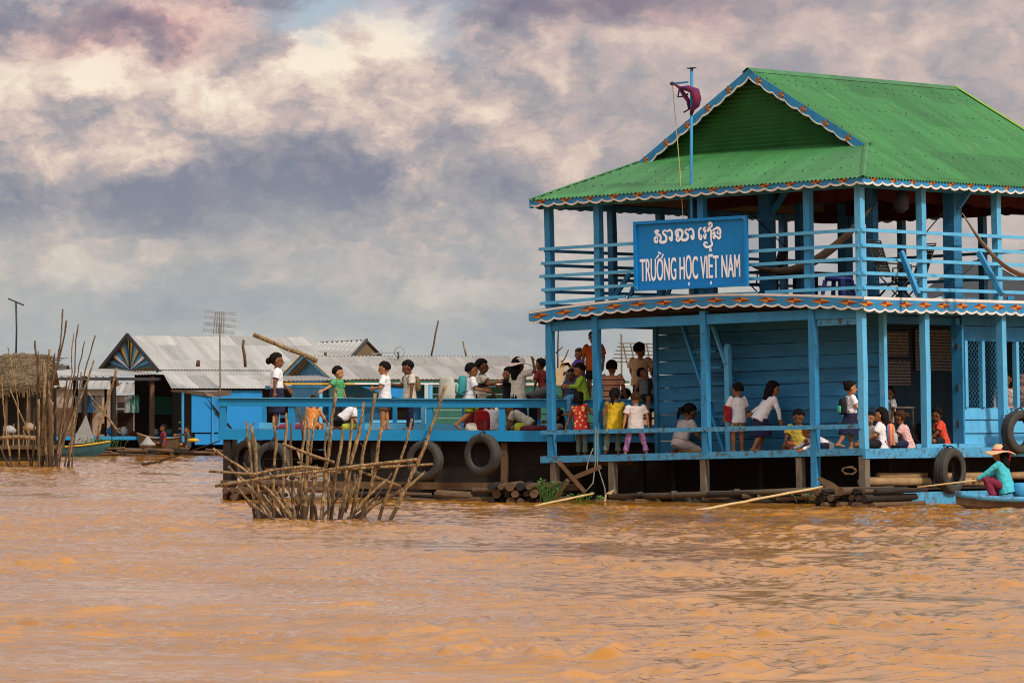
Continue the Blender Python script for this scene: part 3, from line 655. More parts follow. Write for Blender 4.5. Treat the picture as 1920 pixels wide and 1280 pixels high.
    L_.new(n2.outputs[0], bp.inputs['Height']); L_.new(bp.outputs[0], b.inputs['Normal'])
    me.materials.append(m)
make_water()
# ---------------------------------------------------------------- the floating school
SCH = thing('floating_school', 'two storey blue timber floating school with green corrugated roof', 'building', mw=SM)
def LP(t, a, z): return V((-t, a, z))
T0, T1, A1 = 0., 7.717, 9.9
DECK = 1.033
def sbeam(name, t0, a0, z0, t1, a1, z1, w, h, mt='blue', parent=SCH):
    g = MB(); g.beam(LP(t0,a0,z0), LP(t1,a1,z1), w, h); return g.build(name, M[mt], parent)
def post(t, a, z0, z1, w=.135, mt='blue_light', name='post'):
    g = MB()
    n = 5; rings = []
    for i in range(n):
        z = z0+(z1-z0)*i/(n-1); j = (random.random()-.5)*.012
        c = LP(t,a,z)+V((j,j*.5,0)); rings.append([c+V((x*w/2,y*w/2,0)) for x, y in ((-1,-1),(1,-1),(1,1),(-1,1))])
    g.loft(rings); return g.build(name, M[mt], SCH)
# decks
g = MB(); g.box(V((-3.0, 5.0, DECK-.04)), (6.1, 9.9, .06)); g.box(V((-6.95,.33,DECK-.04)), (1.8,.62,.06)); g.build('deck', M['grey_post'], SCH)
sbeam('deck_beam', 7.95,-.03,DECK-.065, -.02,-.03,DECK-.045, .07,.135, 'blue_worn')
sbeam('deck_beam', -.06,-.08,DECK-.085, -.06,9.9,DECK-.085, .07,.19, 'blue_worn')
sbeam('deck_beam', 7.9,.6,DECK-.14, 6.1,.62,DECK-.14, .07,.13, 'brown')
# lower rail on the long side
sbeam('rail', 7.9,-.085,DECK+.47, 0.0,-.085,DECK+.43, .05,.085, 'blue_worn')
sbeam('rail', -.09,4.4,DECK+.60, -.09,9.9,DECK+.60, .05,.085, 'blue_worn')
# posts, lower storey (front) then upper
front_t = [T1-.03, t_px(1120,0), t_px(1323,0), t_px(1526,0), 0.]
for i_, t in enumerate(front_t): post(t, 0, .1 if i_ == 3 else DECK-.02, 3.82, .135, 'blue' if t > 1 else 'blue_light')  # left-face posts darker, corner post lighter: shade and light put in the colour
for a in (2.0, 4.55, 7.2, 9.8): post(0., a, DECK, 3.82, .14)  # right-face posts take the lighter blue of the lit side
UPZ = 3.86
up_t = [T1-.05, t_px(1127,0), t_px(1322,0), t_px(1521,0), 0.]
for t in up_t: post(t, 0, UPZ, 6.02, .14, 'blue' if t > 1 else 'blue_light')  # again a darker blue for the shaded face, lighter at the lit corner
for a in (1.95, 4.45, 7.1, 9.8): post(0., a, UPZ, 6.02, .14)
for a in (1.95, 3.5, 5.2, 7.6, 9.8): post(T1-.05, a, UPZ, 6.02, .14, 'blue_wall')  # far-side posts in dark blue, their shade painted in
for t in (6.2, 4.1, 2.0): post(t, 9.8, UPZ, 6.02, .14, 'blue_wall')  # back row likewise carries its shade as darker blue
for px, a, w in ((1440,1.2,.24),(1500,3.4,.13),(1585,5.6,.22),(1637,1.5,.17),(1787,3.4,.26),(1300,1.2,.14)):
    post(t_px(px, a, 500), a, UPZ, 6.2, w, 'blue_wall')  # inner posts dark blue, indoor shade put into the colour
# knee braces upstairs
for px, a in ((1585,5.6),(1787,3.4),(1440,1.2)):
    t = t_px(px, a, 400); sbeam('brace', t, a, 5.55, t-.45, a, 6.05, .07,.10)
sbeam('brace', t_px(1690,1.0,500), 1.0, 4.75, t_px(1722,1.0,500)-.05, .9, 3.92, .07,.10, 'blue')
sbeam('brace', t_px(1835,2.6,500), 2.6, 4.75, t_px(1878,2.6,500), 2.6, 3.92, .07,.10, 'blue')
sbeam('brace', 6.1,.6,4.6, 6.7,.6,3.95, .06,.09, 'blue')
# upper floor slab, beams
g = MB(); g.box(V((-3.86, 4.95, UPZ-.05)), (7.95, 10.1, .09)); g.build('upper_floor', M['dark'], SCH)
sbeam('floor_beam', 7.75,0.02,3.60, .07,.02,3.60, .10,.19, 'blue')
sbeam('floor_beam', .02,.07,3.66, .02,9.8,3.66, .10,.14, 'blue')
sbeam('floor_beam', 7.70,.07,3.66, 7.70,9.8,3.66, .10,.14, 'blue')
sbeam('top_beam', 7.8,0,6.0, -.1,0,6.0, .09,.12, 'blue'); sbeam('top_beam', 0,.08,6.0, 0,9.9,6.0, .09,.12, 'blue')
sbeam('top_beam', 7.66,.08,6.0, 7.66,9.9,6.0, .09,.12, 'blue'); sbeam('top_beam', 7.6,9.85,6.0, .1,9.85,6.0, .09,.12, 'blue')
# upper rails, five high
for i, z in enumerate((5.14, 4.855, 4.60, 4.33, 4.06)):
    d = .02*(i % 2)
    if i < 4: sbeam('rail', 7.86-.05*(i % 2), -.09, z, -.03, -.09, z, .035,.062, 'blue_light')
    else:
        sbeam('rail', 7.86,-.09,z, 5.65,-.09,z+.06, .035,.062, 'blue_light'); sbeam('rail', 5.55,-.09,z+.02, 2.4,-.09,z-.01, .035,.062, 'blue_light'); sbeam('rail', 2.2,-.09,z, -.03,-.09,z, .035,.062, 'blue_light')
    sbeam('rail', -.09, -.06, z, -.09, 9.9, z, .035,.062, 'blue_light')
    sbeam('rail', 7.80, .0, z-.03, 7.80, 9.9, z-.03, .035,.062, 'blue')  # far rails here and below in darker blue, shade put into the colour
    if i % 2 == 0: sbeam('rail', 7.7, 9.9, z, 0, 9.9, z, .035,.062, 'blue')
# ---- roof
EZ, SR, SF = 6.10, .585, .40
tl, tr, tm, af, ab = 7.86, -.4, 3.73, -.4, 10.3
gA, gB = 1.47, 8.44; hq = 1.29; hp = gA-af
PT, AMP = .10, .015
def side_panel(sgn):
    t_e = tr if sgn > 0 else tl
    def pt(q, a): return LP(t_e+q*sgn, a, EZ+SR*q)
    g = MB(); st = PT/6
    g.corr((frange(af, gA, st), lambda a: (pt(0,a), pt((a-af)*hq/hp, a))), pitch=PT, amp=AMP)
    g.corr((frange(gA, gB, st), lambda a: (pt(0,a), pt(tm-tr, a))), pitch=PT, amp=AMP)
    g.corr((frange(gB, ab, st), lambda a: (pt(0,a), pt((ab-a)*hq/hp, a))), pitch=PT, amp=AMP)
    return g
def end_panel(sgn):
    a_e = af if sgn > 0 else ab
    def fn(t):
        p = min(2.15, (t-tr)*hp/hq if t-tr < hq else 9, (tl-t)*hp/hq if tl-t < hq else 9)
        return LP(t, a_e, EZ), LP(t, a_e+p*sgn, EZ+SF*p)
    g = MB(); g.corr((frange(tr, tl, PT/6), fn), pitch=PT, amp=AMP); return g
for s_ in (1,-1): side_panel(s_).build('roof', M['green'], SCH, True)
rf = end_panel(1).build('roof', M['green_front'], SCH, True); end_panel(-1).build('roof', M['green_front'], SCH, True)
# ridge and hip capping
RZ = EZ+SR*(tm-tr)
g = MB(); g.add([LP(tm-.14,gA-.04,RZ-.065),LP(tm,gA-.04,RZ+.03),LP(tm+.14,gA-.04,RZ-.065),LP(tm-.14,gB+.04,RZ-.065),LP(tm,gB+.04,RZ+.03),LP(tm+.14,gB+.04,RZ-.065)], [(0,1,4,3),(1,2,5,4)]); g.build('ridge_cap', M['green'], rf)
for (t0,a0),(t1,a1) in (((tr,af),(tr+hq,gA)),((tl,af),(tl-hq,gA)),((tr,ab),(tr+hq,gB)),((tl,ab),(tl-hq,gB))):
    g = MB(); sg = 1 if t0 < 1 else -1; s2 = 1 if a0 < 1 else -1
    p0, p1 = LP(t0,a0,EZ+.02), LP(t1,a1,EZ+SR*hq+.02)
    n1 = V((0,.07*s2,.0)); n2 = V((-.07*sg,0,0))
    g.add([p0+n1,p0+V((0,0,.012)),p0+n2,p1+n1,p1+V((0,0,.012)),p1+n2], [(0,1,4,3),(1,2,5,4)]); g.build('hip_cap', M['green'], rf)
g = MB()
for k in range(2):
    q0, q1 = (hq, tm-tr)
g.add([LP(tr+hq-.02,gB-.10,EZ+SR*(hq-.02)+.022),LP(tm,gB-.10,RZ+.036),LP(tm,gB+.05,RZ+.036),LP(tr+hq-.02,gB+.05,EZ+SR*(hq-.02)+.022)], [(0,1,2,3)])
g.add([LP(tr+hq-.02,gB-.02,EZ+SR*hq-.0),LP(tr+hq-.02,gB+.03,EZ+SR*hq),LP(tr,ab-.05,EZ+.025),LP(tr,ab-.25,EZ+.025)], [(0,1,2,3)])
g.build('edge_flashing', M['green_old'], rf)
g = MB()
for a in frange(gB-1.0, gB-.12, .3): pass
# nail heads in rows along the sheets
for q in (.5,1.0,1.95,2.75,3.55,3.75):
    for k, a in enumerate(frange(max(af, af+q*hp/hq if q < hq else gA)+.1, gB if q > .6 else 9.9, .228)):
        g.ball(LP(tr+q,a,EZ+SR*q+.012), (.016,.016,.010), n=5, m=3)
for p in (.6,1.2):
    for t in frange(tr+p*hq/hp+.1, tl-p*hq/hp-.1, .228): g.ball(LP(t,af+p,EZ+SF*p+.012), (.016,.016,.010), n=5, m=3)
g.build('roof_nails', M['iron'], rf)
# gable walls, horizontal ribbed sheets
for a_w in (1.72, 8.2):
    g = MB(); z = EZ+SR*hq-.15; o_ = 0
    while z < RZ-.12:
        z2 = z+.085; hw = max(.02,(RZ-z-.05)/SR); hw2 = max(.01,(RZ-z2-.05)/SR); s_ = -1 if a_w < 4 else 1
        g.add([LP(tm+hw,a_w+.0,z),LP(tm-hw,a_w+.0,z),LP(tm-hw2,a_w+s_*.03,z2-.02),LP(tm+hw2,a_w+s_*.03,z2-.02),LP(tm-hw2,a_w,z2),LP(tm+hw2,a_w,z2)], [(0,1,2,3),(3,2,4,5)]); z = z2
    g.build('gable_wall', M['green_dark'], SCH)
# fascia boards: path points (top edge), down vector, outward
def fascia(name, pts, depth, out_, pitch=.29, amp=.045, motif=None, strip=0., mot_w=.48, mot_h=.11, mot_pitch=.62, mot_off=.3, star=False, mz=.5, down=(0,0,-1), trim=.035):
    pts = [V(p) for p in pts]; cum = [0]
    for i in range(1, len(pts)): cum.append(cum[-1]+(pts[i]-pts[i-1]).length)
    Lt = cum[-1]; dn = V(down); ou = V(out_).normalized()
    def at(s):
        s = min(max(s,0),Lt)
        for i in range(1, len(pts)):
            if s <= cum[i]+1e-9: return pts[i-1].lerp(pts[i], (s-cum[i-1])/(cum[i]-cum[i-1]))
        return pts[-1]
    def sc_(s):
        ph = (s/pitch) % 1.; k = int(s/pitch) % 2
        return amp*(abs(math.sin(math.pi*ph))**.75)*(1 if k else .75)
    n = int(Lt/.02); rf_, rb = [], []
    g = MB(); o = []
    for i in range(n+1):
        s = Lt*i/n; p = at(s); b = p+dn*(depth-amp+sc_(s))
        o.append((p, b))
    vs = []; fs = []
    for p, b in o: vs += [p, b, b-ou*.022, p-ou*.022]
    for i in range(n):
        q = i*4
        for k in range(4): fs.append((q+k, q+(k+1) % 4, q+4+(k+1) % 4, q+4+k))
    fs += [(0,1,2,3),(n*4+3,n*4+2,n*4+1,n*4)]
    g.add(vs, fs); fo = g.build(name, M['blue'], SCH)
    g = MB(); vs = []; fs = []
    for p, b in o: vs += [b+ou*.004-dn*trim, b+ou*.004, b-dn*(-.003)-ou*.0, b+dn*.004-ou*.02]
    for i in range(n):
        q = i*4; fs += [(q,q+1,q+5,q+4),(q+1,q+3,q+7,q+5)]
    g.add(vs, fs); g.build('scallop_trim', M['white'], fo)
    if strip:
        g = MB(); vs = []; fs = []
        for p, b in o: vs += [p+ou*.005+dn*.0, p+ou*.005+dn*strip, p-ou*.03-dn*.004, p+ou*.005-dn*.004]
        for i in range(n):
            q = i*4; fs += [(q,q+1,q+5,q+4),(q+2,q+3,q+7,q+6)]
        g.add(vs, fs); g.build('top_strip', M['white'], fo)
    if motif:
        g = MB(); s = mot_off; prev = None
        while s < Lt-mot_w*.4:
            c = at(s)+dn*(depth*mz)+ou*.005; tg = (at(s+.05)-at(s-.05)).normalized(); uu = -dn
            if star:
                uu = ou.cross(tg).normalized(); r0 = mot_w/2; 
                P8 = [c+(tg*math.cos(R(45*k+0))+uu*math.sin(R(45*k+0)))*(r0 if k % 2 == 0 else r0*.42) for k in range(8)]
                o9 = len(g.v); g.add([c+ou*.01]+P8, [(0,1+k,1+(k+1)%8) for k in range(8)]); g.m[-8:] = [k % 2 for k in range(8)]
                if prev is not None: g.f.append((prev[0],prev[1],o9+5)); g.m.append(2)
                prev = (o9+1,o9+2) 
            else:
                a_, b_, c_, d_ = c-tg*mot_w/2, c+uu*mot_h/2, c+tg*mot_w/2, c-uu*mot_h/2
                o9 = len(g.v); g.add([c,a_,b_,c_,d_,c_-ou*.002+uu*.004], [(0,2,1),(0,1,4),(0,3,2),(0,4,3),(0,3,5)]); g.m[-5:] = [1,0,0,1,2]
                if prev is not None: g.f.append((prev[0],prev[1],o9+1)); g.m.append(2)
                prev = (o9+3,o9+5)
            s += mot_pitch
        g.build('diamond_pattern', [M['orange'], M['rust'], M['blue']], fo)
    return fo
# eaves
fascia('fascia', [LP(tl-.02,af+.03,EZ-.0),LP(tr+.02,af+.03,EZ-.0)], .15, (0,-1,0), motif=1, mz=.18, mot_h=.10, mot_w=.30, pitch=.31, amp=.055)
fascia('fascia', [LP(tr+.03,af+.02,EZ-.0),LP(tr+.03,ab,EZ-.0)], .15, (1,0,0), motif=1, mz=.18, mot_h=.10, mot_w=.26, pitch=.31, amp=.055, mot_off=.35)
fascia('fascia', [LP(tl-.03,ab,EZ-.0),LP(tl-.03,af,EZ-.0)], .17, (-1,0,0), pitch=.31, amp=.05)
fascia('fascia', [LP(tr,ab-.03,EZ-.0),LP(tl,ab-.03,EZ-.0)], .17, (0,1,0), pitch=.31, amp=.05)
# barge boards
for a_, o_ in ((gA+.0, -1), (gB-.02, 1)):
    s_ = SR; dn_ = V((0,0,-1))
    fascia('barge_board', [LP(tm+2.93,a_,RZ-SR*2.93-.0),LP(tm,a_,RZ-.0)], .22, (0,o_,0), motif=1, star=True, mot_w=.21, mot_pitch=.62, mot_off=.35, mz=.42, pitch=.34, amp=.05)
    fascia('barge_board', [LP(tm,a_,RZ-.0),LP(tm-2.93,a_,RZ-SR*2.93-.0)], .22, (0,o_,0), motif=1, star=True, mot_w=.21, mot_pitch=.62, mot_off=.3, mz=.42, pitch=.34, amp=.05)
# storey band
band = []
for px, py in ((991,584),(1040,576),(1110,567),(1188,559),(1270,554),(1349,550.5),(1430,550),(1520,552),(1607,557)):
    p = on_a(px, py, -.20); band.append(p)
band[-1] = V((.20,-.20,3.885))
fascia('storey_band', band, .27, (0,-1,0), motif=1, strip=.045, mz=.44, pitch=.33, amp=.055, mot_w=.50, mot_h=.11, mot_pitch=.635, trim=.035)
fascia('storey_band', [V((.20,-.19,3.885)), V((.20,10.1,3.90))], .30, (1,0,0), motif=1, strip=.055, mz=.44, pitch=.33, amp=.055, mot_w=.48, mot_h=.13, mot_pitch=.61, mot_off=.1, trim=.04)
fascia('storey_band', [V((-7.9,10.1,3.9)), V((-7.9,-.15,3.9))], .26, (-1,0,0), pitch=.33, amp=.05)
fascia('storey_band', [V((.2,10.1,3.9)), V((-7.9,10.1,3.9))], .26, (0,1,0), pitch=.33, amp=.05)
# ceiling and red lining cloth
g = MB(); g.box(V((-3.73,4.95,6.075)), (7.9,10.3,.02)); g.build('ceiling', M['dark'], SCH)
def drape(name, p0, p1, z, dpt, outv):
    p0, p1 = V(p0), V(p1); n = int((p1-p0).length/.06); rows = 5; vs = []; fs = []; o = V(outv)
    for i in range(n+1):
        p = p0.lerp(p1, i/n)
        for k in range(rows):
            w = .03*math.sin(i*.9+.4*math.sin(i*.3))*(k/(rows-1)); sag = .05*abs(math.sin(i*.13))
            vs.append(V((p.x,p.y,z-(dpt+sag)*k/(rows-1)))+o*w)
    for i in range(n):
        for k in range(rows-1): q = i*rows+k; fs.append((q,q+1,q+rows+1,q+rows))
    g = MB(); g.add(vs, fs); return g.build(name, M['redcloth'], SCH, True)
drape('lining_cloth', LP(5.2,1.3,0), LP(.9,1.3,0), 6.06, .22, (0,1,0)); drape('lining_cloth', LP(.6,1.4,0), LP(.6,9.3,0), 6.06, .26, (1,0,0)); drape('lining_cloth', LP(5.0,5.5,0), LP(.9,5.5,0), 6.06, .22, (0,1,0))
drape('lining_cloth', LP(7.0,7.5,0), LP(.9,9.2,0), 6.06, .2, (0,1,0))
# ---- lower walls
wt0, wt1, wa = .40, t_px(1232,1.2), 1.2
def planks(name, A, B, z0, z1, h, out_, mt, gap=.013, parent=SCH, tilt=.016):
    """horizontal boards between two plan points"""
    A, B, o = V(A), V(B), V(out_); g = MB(); z = z0; k = 0
    while z < z1-.02:
        z2 = min(z1, z+h)-gap; j = (random.random()-.5)*.006; e = (random.random()-.5)*.008
        a0 = A+o*(.012+j); b0 = B+o*(.012-j)
        g.add([V((a0.x,a0.y,z)),V((b0.x,b0.y,z+e)),V((b0.x,b0.y,z2+e))-o*tilt,V((a0.x,a0.y,z2))-o*tilt,
               V((A.x,A.y,z))-o*.02,V((B.x,B.y,z+e))-o*.02,V((B.x,B.y,z2+e))-o*.025,V((A.x,A.y,z2))-o*.025],
              [(0,1,2,3),(0,4,5,1),(3,2,6,7),(4,7,6,5),(0,3,7,4),(1,5,6,2)])
        z += h; k += 1
    return g.build(name, M[mt], parent)
planks('wall', (-wt1,wa,0), (-wt0,wa,0), DECK, 3.75, .262, (0,-1,0), 'blue_wall')
planks('wall', (-wt1,wa+8.4,0), (-wt1,wa,0), DECK, 3.75, .262, (-1,0,0), 'blue_wall')
planks('wall', (-wt0,9.6,0), (-wt1,9.6,0), DECK, 3.75, .262, (0,1,0), 'blue_wall')
g = MB(); g.box(V((-wt0+.01,wa-.01,2.39)), (.12,.10,2.72)); g.build('corner_board', M['blue_light'], SCH)
g = MB(); g.box(V((-wt1-.01,wa-.01,2.39)), (.09,.08,2.72)); g.build('corner_board', M['blue_wall'], SCH)
dA0, dA1 = wa+.07, a_px(1788,wt0)
wA0, wA1 = a_px(1806,wt0), a_px(1906,wt0)
planks('wall', (-wt0,dA0-.03,0), (-wt0,dA1+.2,0), 3.42, 3.75, .165, (1,0,0), 'blue_wall')
planks('wall', (-wt0,wA0-.02,0), (-wt0,9.6,0), 3.12, 3.75, .30, (1,0,0), 'blue')
planks('wall', (-wt0+.01,wA0-.02,0), (-wt0+.01,9.6,0), DECK+.03, 1.83, .265, (1,0,0), 'blue_light', tilt=.03)
g = MB(); g.box(V((-wt0+.03,(dA0+9.6)/2,DECK+.045)), (.10,9.6-dA0,.09)); g.build('sill', M['blue_light'], SCH)
for a in (dA1+.07,): 
    g = MB(); g.box(V((-wt0+.01,a,2.3)), (.12,.13,2.5)); g.build('door_frame', M['blue'], SCH)
# door leaf folded open
dr = MB(); dr.box(V((-wt0+.12,dA1-.02,2.27)), (.25,.05,2.30)); do = dr.build('door', M['blue'], SCH)
for z in (1.5,2.2,3.0):
    g = MB(); g.box(V((-wt0+.12,dA1-.055,z)), (.05,.02,.12)); g.build('hinge', M['iron'], do)
# window with wire mesh
def window(a0, a1):
    z0, z1 = 1.83, 3.12; x = -wt0
    for a in (a1, (a0+a1)/2, a0):
        wf = MB(); wf.box(V((x+.0,a,(z0+z1)/2)), (.10,.09,z1-z0)); fr = wf.build('window_frame', M['blue_light'], SCH)
    g = MB(); d = .11; r = .006; aa = a0
    H_ = z1-z0
    k = a0-H_
    while k < a1:
        lo = max(k, a0); hi = min(k+H_, a1)
        if hi > lo+.02:
            g.beam(V((x+.02,lo,z0+(lo-k))), V((x+.02,hi,z0+(hi-k))), r, r); g.beam(V((x+.028,lo,z1-(lo-k))), V((x+.028,hi,z1-(hi-k))), r, r)
        k += d
    g.build('wire_mesh', M['blue_wall'], fr)
window(wA0+.05, a_px(1873,wt0)-.0); window(a_px(1905,wt0), a_px(1905,wt0)+2.2); window(a_px(1905,wt0)+2.3, 9.5)
# interior
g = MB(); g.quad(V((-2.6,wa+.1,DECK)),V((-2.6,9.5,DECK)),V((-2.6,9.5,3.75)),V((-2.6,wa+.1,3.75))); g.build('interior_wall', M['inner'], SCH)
PRM = print_mat('printed_poster_paper')
for (x0,y0,x1,y1) in ((1662,622,1702,668),(1716,618,1782,696),(1664,675,1706,722)):
    q0 = on_t(x0,y1,2.55); q1 = on_t(x1,y0,2.55); g = MB()
    g.box((-2.54,(q0.y+q1.y)/2,(q0.z+q1.z)/2), (.01,abs(q1.y-q0.y),abs(q1.z-q0.z))); g.build('poster', PRM, SCH)
g = MB()   # desk frames inside
for a in (2.2,3.2):
    g.box((-1.7,a,1.85), (.5,.9,.03))
    for dx in (-.22,.22):
        for da in (-.4,.4): g.box((-1.7+dx,a+da,1.44), (.03,.03,.8))
solo_dt = g.build('school_desks', M['grey_post'], SCH)
# board patches above veranda
g = MB(); q0 = on_a(1533,611,.02); q1 = on_a(1611,589,.02); g.box(((q0.x+q1.x)/2,.02,(q0.z+q1.z)/2), (abs(q1.x-q0.x),.025,abs(q1.z-q0.z))); g.build('header_board', M['blue_worn'], SCH)
g = MB(); q = on_a(1575,596,0); g.box((q.x,-.01,q.z), (.05,.02,.2)); g.build('bracket', M['brown'], SCH)
# stair inside the veranda
def L_a(px,py,a): return on_a(px,py,a)
g = MB(); pa, pb = L_a(1278,600,.75), L_a(1315,712,.75); g.beam(pa,pb,.05,.14,up=(0,1,0)); pc, pd = L_a(1335,745,.75), L_a(1362,850,.75); g.beam(pb,pd,.05,.14,up=(0,1,0))
st = g.build('stair', M['blue'], SCH)
g = MB(); p0, p1 = L_a(1333,600,.9), L_a(1378,712,.9); g.beam(p0,p1,.05,.11,up=(0,1,0)); p0, p1 = L_a(1345,640,1.0), L_a(1380,735,1.0); g.build('stringer', M['blue_wall'], st)
for k in range(7):
    s = k/7.; p = pa.lerp(pd, .12+s*.85); q = V((p.x+.62,.86,p.z)); g = MB(); g.box(((p.x+q.x)/2,.82,p.z), (.58,.2,.035)); g.build('stair_tread', M['blue_wall'], st)
g = MB(); p0 = L_a(1364,650,.65); g.box((p0.x,.65,(p0.z+DECK)/2), (.11,.10,p0.z-DECK)); g.ball((p0.x,.65,p0.z+.0),(.065,.06,.07)); g.build('newel_post', M['blue_light'], st)
g = MB(); p0, p1 = L_a(1337,612,.6), L_a(1361,682,.6); g.beam(p0,p1,.045,.09,up=(0,1,0)); g.build('handrail', M['blue_light'], st)
# underside: stubs, hull boards, drums
for px in (1039,1148,1320,1500): 
    t = t_px(px,.0,880); g = MB(); g.box(LP(t,.02,.55), (.13,.13,.70)); g.build('underdeck_post', M['grey_post'], SCH)
for px in (1115,1205,1265,1430):
    t = t_px(px,.8,880); g = MB(); g.box(LP(t,.8,.45), (.11,.11,.9)); g.build('underdeck_post', M['dark'], SCH)
g = MB(); g.box(LP(0.,.0,.44), (.15,.15,.92)); g.build('underdeck_post', M['grey_post'], SCH)
for a in (2.3,4.6,7.0): g = MB(); g.box(LP(.1,a,.40), (.12,.12,.95)); g.build('underdeck_post', M['dark'], SCH)
g = MB(); g.box((-3.7,5.6,.35), (6.4,8.3,1.24)); g.build('hull_backing_box', M['dark'], SCH)  # unseen dark box added behind the hull boards to close bright slits
planks('hull', (-7.0,1.35,0), (-.4,1.35,0), -.3, .96, .24, (0,-1,0), 'dark', gap=.004, tilt=0); planks('hull', (-.5,1.3,0), (-.5,9.8,0), -.3, .88, .24, (1,0,0), 'dark')
g = MB(); g.tube([L_a(1147,931,-.15),L_a(1300,927,-.15),L_a(1420,923,-.15),L_a(1536,918,-.15)], .06, 10)
for px in (1200,1264,1382): q = L_a(px,931-(px-1147)*.033,-.15); g.box(q,(.05,.14,.15))
g.build('float_pipe', M['pipe'], SCH, True)
for px in (1185,1245,1300,1400,1460):
    t = t_px(px,.35,930); g = MB(); c = LP(t,.3,-.05); 
    g.loft([[c+V((math.cos(x)*r_, y_, math.sin(x)*r_)) for x in frange(0,2*math.pi*15/16,2*math.pi/16)] for y_, r_ in ((-.35,.22),(-.35,.29),(-.15,.28),(-.14,.29),(.4,.28))]); g.build('float_drum', M['iron'], SCH, True)
# barge beam along the right side
g = MB(); g.box(V((.10,4.2,.06)), (.34,9.0,.30)); g.build('float_beam', M['blue_worn'], SCH)
g = MB(); g.box(V((-.15,4.9,.27)), (.9,9.0,.04)); g.build('float_deck', M['dark'], SCH)

# ---- sign board
ang = SM.to_3x3()
q0, q1, q2, q3 = [on_a(x, y, -.24) for x, y in ((1187,416),(1401,404),(1404,536),(1194,546))]
cx = sum(q.x for q in (q0,q1,q2,q3))/4; cz = sum(q.z for q in (q0,q1,q2,q3))/4
sw = ((q1-q0).length+(q2-q3).length)/2; shh = ((q0-q3).length+(q1-q2).length)/2
sdir = ((q1-q0)+(q2-q3)).normalized(); 
rotS = Matrix.Rotation(-math.atan2(sdir.z, sdir.x), 4, 'Y')
SGM = SM @ Matrix.Translation((cx,-.24,cz)) @ rotS
SGI = SGM.inverted()
SG = thing('sign_board', 'blue painted sign board with white Khmer and Vietnamese lettering', 'sign', mw=SGM)
g = MB(); g.box((0,.02,0), (sw-.02,.03,shh-.02)); g.build('board', M['blue_sign'], SG)
g = MB()
for z in (shh/2-.03,-shh/2+.03): g.box((0,-.02,z), (sw,.05,.06))
for x in (sw/2-.03,-sw/2+.03): g.box((x,-.02,0), (.06,.05,shh-.12))
g.build('frame', M['blue_sign'], SG)
for x, z in ((sw/2-.06,shh/2-.06),(-sw/2+.06,-shh/2+.06)):
    g = MB(); g.beam((x-.02,-.05,z+.03),(x+.03,-.05,z-.03),.01,.014); g.build('wire_tie', M['metal'], SG)
def sgp(px, py, y=0.): return on_a(px, py, y, SGI)
def text_obj(body, x0, x1, zb, zt, name, parent, inv_y=0.004):
    cu = bpy.data.curves.new('tmp', 'FONT'); cu.body = body; cu.size = 1; cu.resolution_u = 6
    o = bpy.data.objects.new('tmp', cu); COL.objects.link(o); bpy.context.view_layer.update()
    dg = bpy.context.evaluated_depsgraph_get(); me = bpy.data.meshes.new_from_object(o.evaluated_get(dg))
    cv = [v.co.copy() for v in me.vertices]; fs = [tuple(p.vertices) for p in me.polygons]
    bpy.data.objects.remove(o)
    mnx = min(v.x for v in cv); mxx = max(v.x for v in cv)
    caph = .70
    g = MB()
    for i, dx in enumerate((-.024,-.012,0,.012,.024)):
        g.add([V((x0+(v.x+dx*1.6-mnx)/(mxx-mnx)*(x1-x0), -inv_y-.0006*i, zb+v.y/caph*(zt-zb))) for v in cv], fs)
    bpy.data.meshes.remove(me)
    return g.build(name, M['letter'], parent)
a_, b_ = sgp(1201,529), sgp(1388,517); c_ = sgp(1216,485.5); d_ = sgp(1380,474.5)
VN = text_obj('TRUONG HỌC VIỆT NAM', a_.x, b_.x, (a_.z+b_.z)/2, (c_.z+d_.z)/2, 'vietnamese_lettering', SG)
g = MB()
for i, (p, q) in enumerate((((490,645),(522,598)), ((556,645),(578,592)), ((512,566),(552,592)))):
    u_, v_ = sgp(1160+p[0]/6.857, 390+p[1]/6.857), sgp(1160+q[0]/6.857, 390+q[1]/6.857); d_ = (v_-u_).normalized(); n_ = V((-d_.z,0,d_.x))*.017; y_ = V((0,-.008-.0006*i,0))
    f_ = lambda w: V((w.x,0,w.z))
    g.add([f_(u_)-n_+y_, f_(v_)-n_+y_, f_(v_)+n_+y_, f_(u_)+n_+y_], [(0,1,2,3)])
g.build('horn_accents', M['letter'], VN)
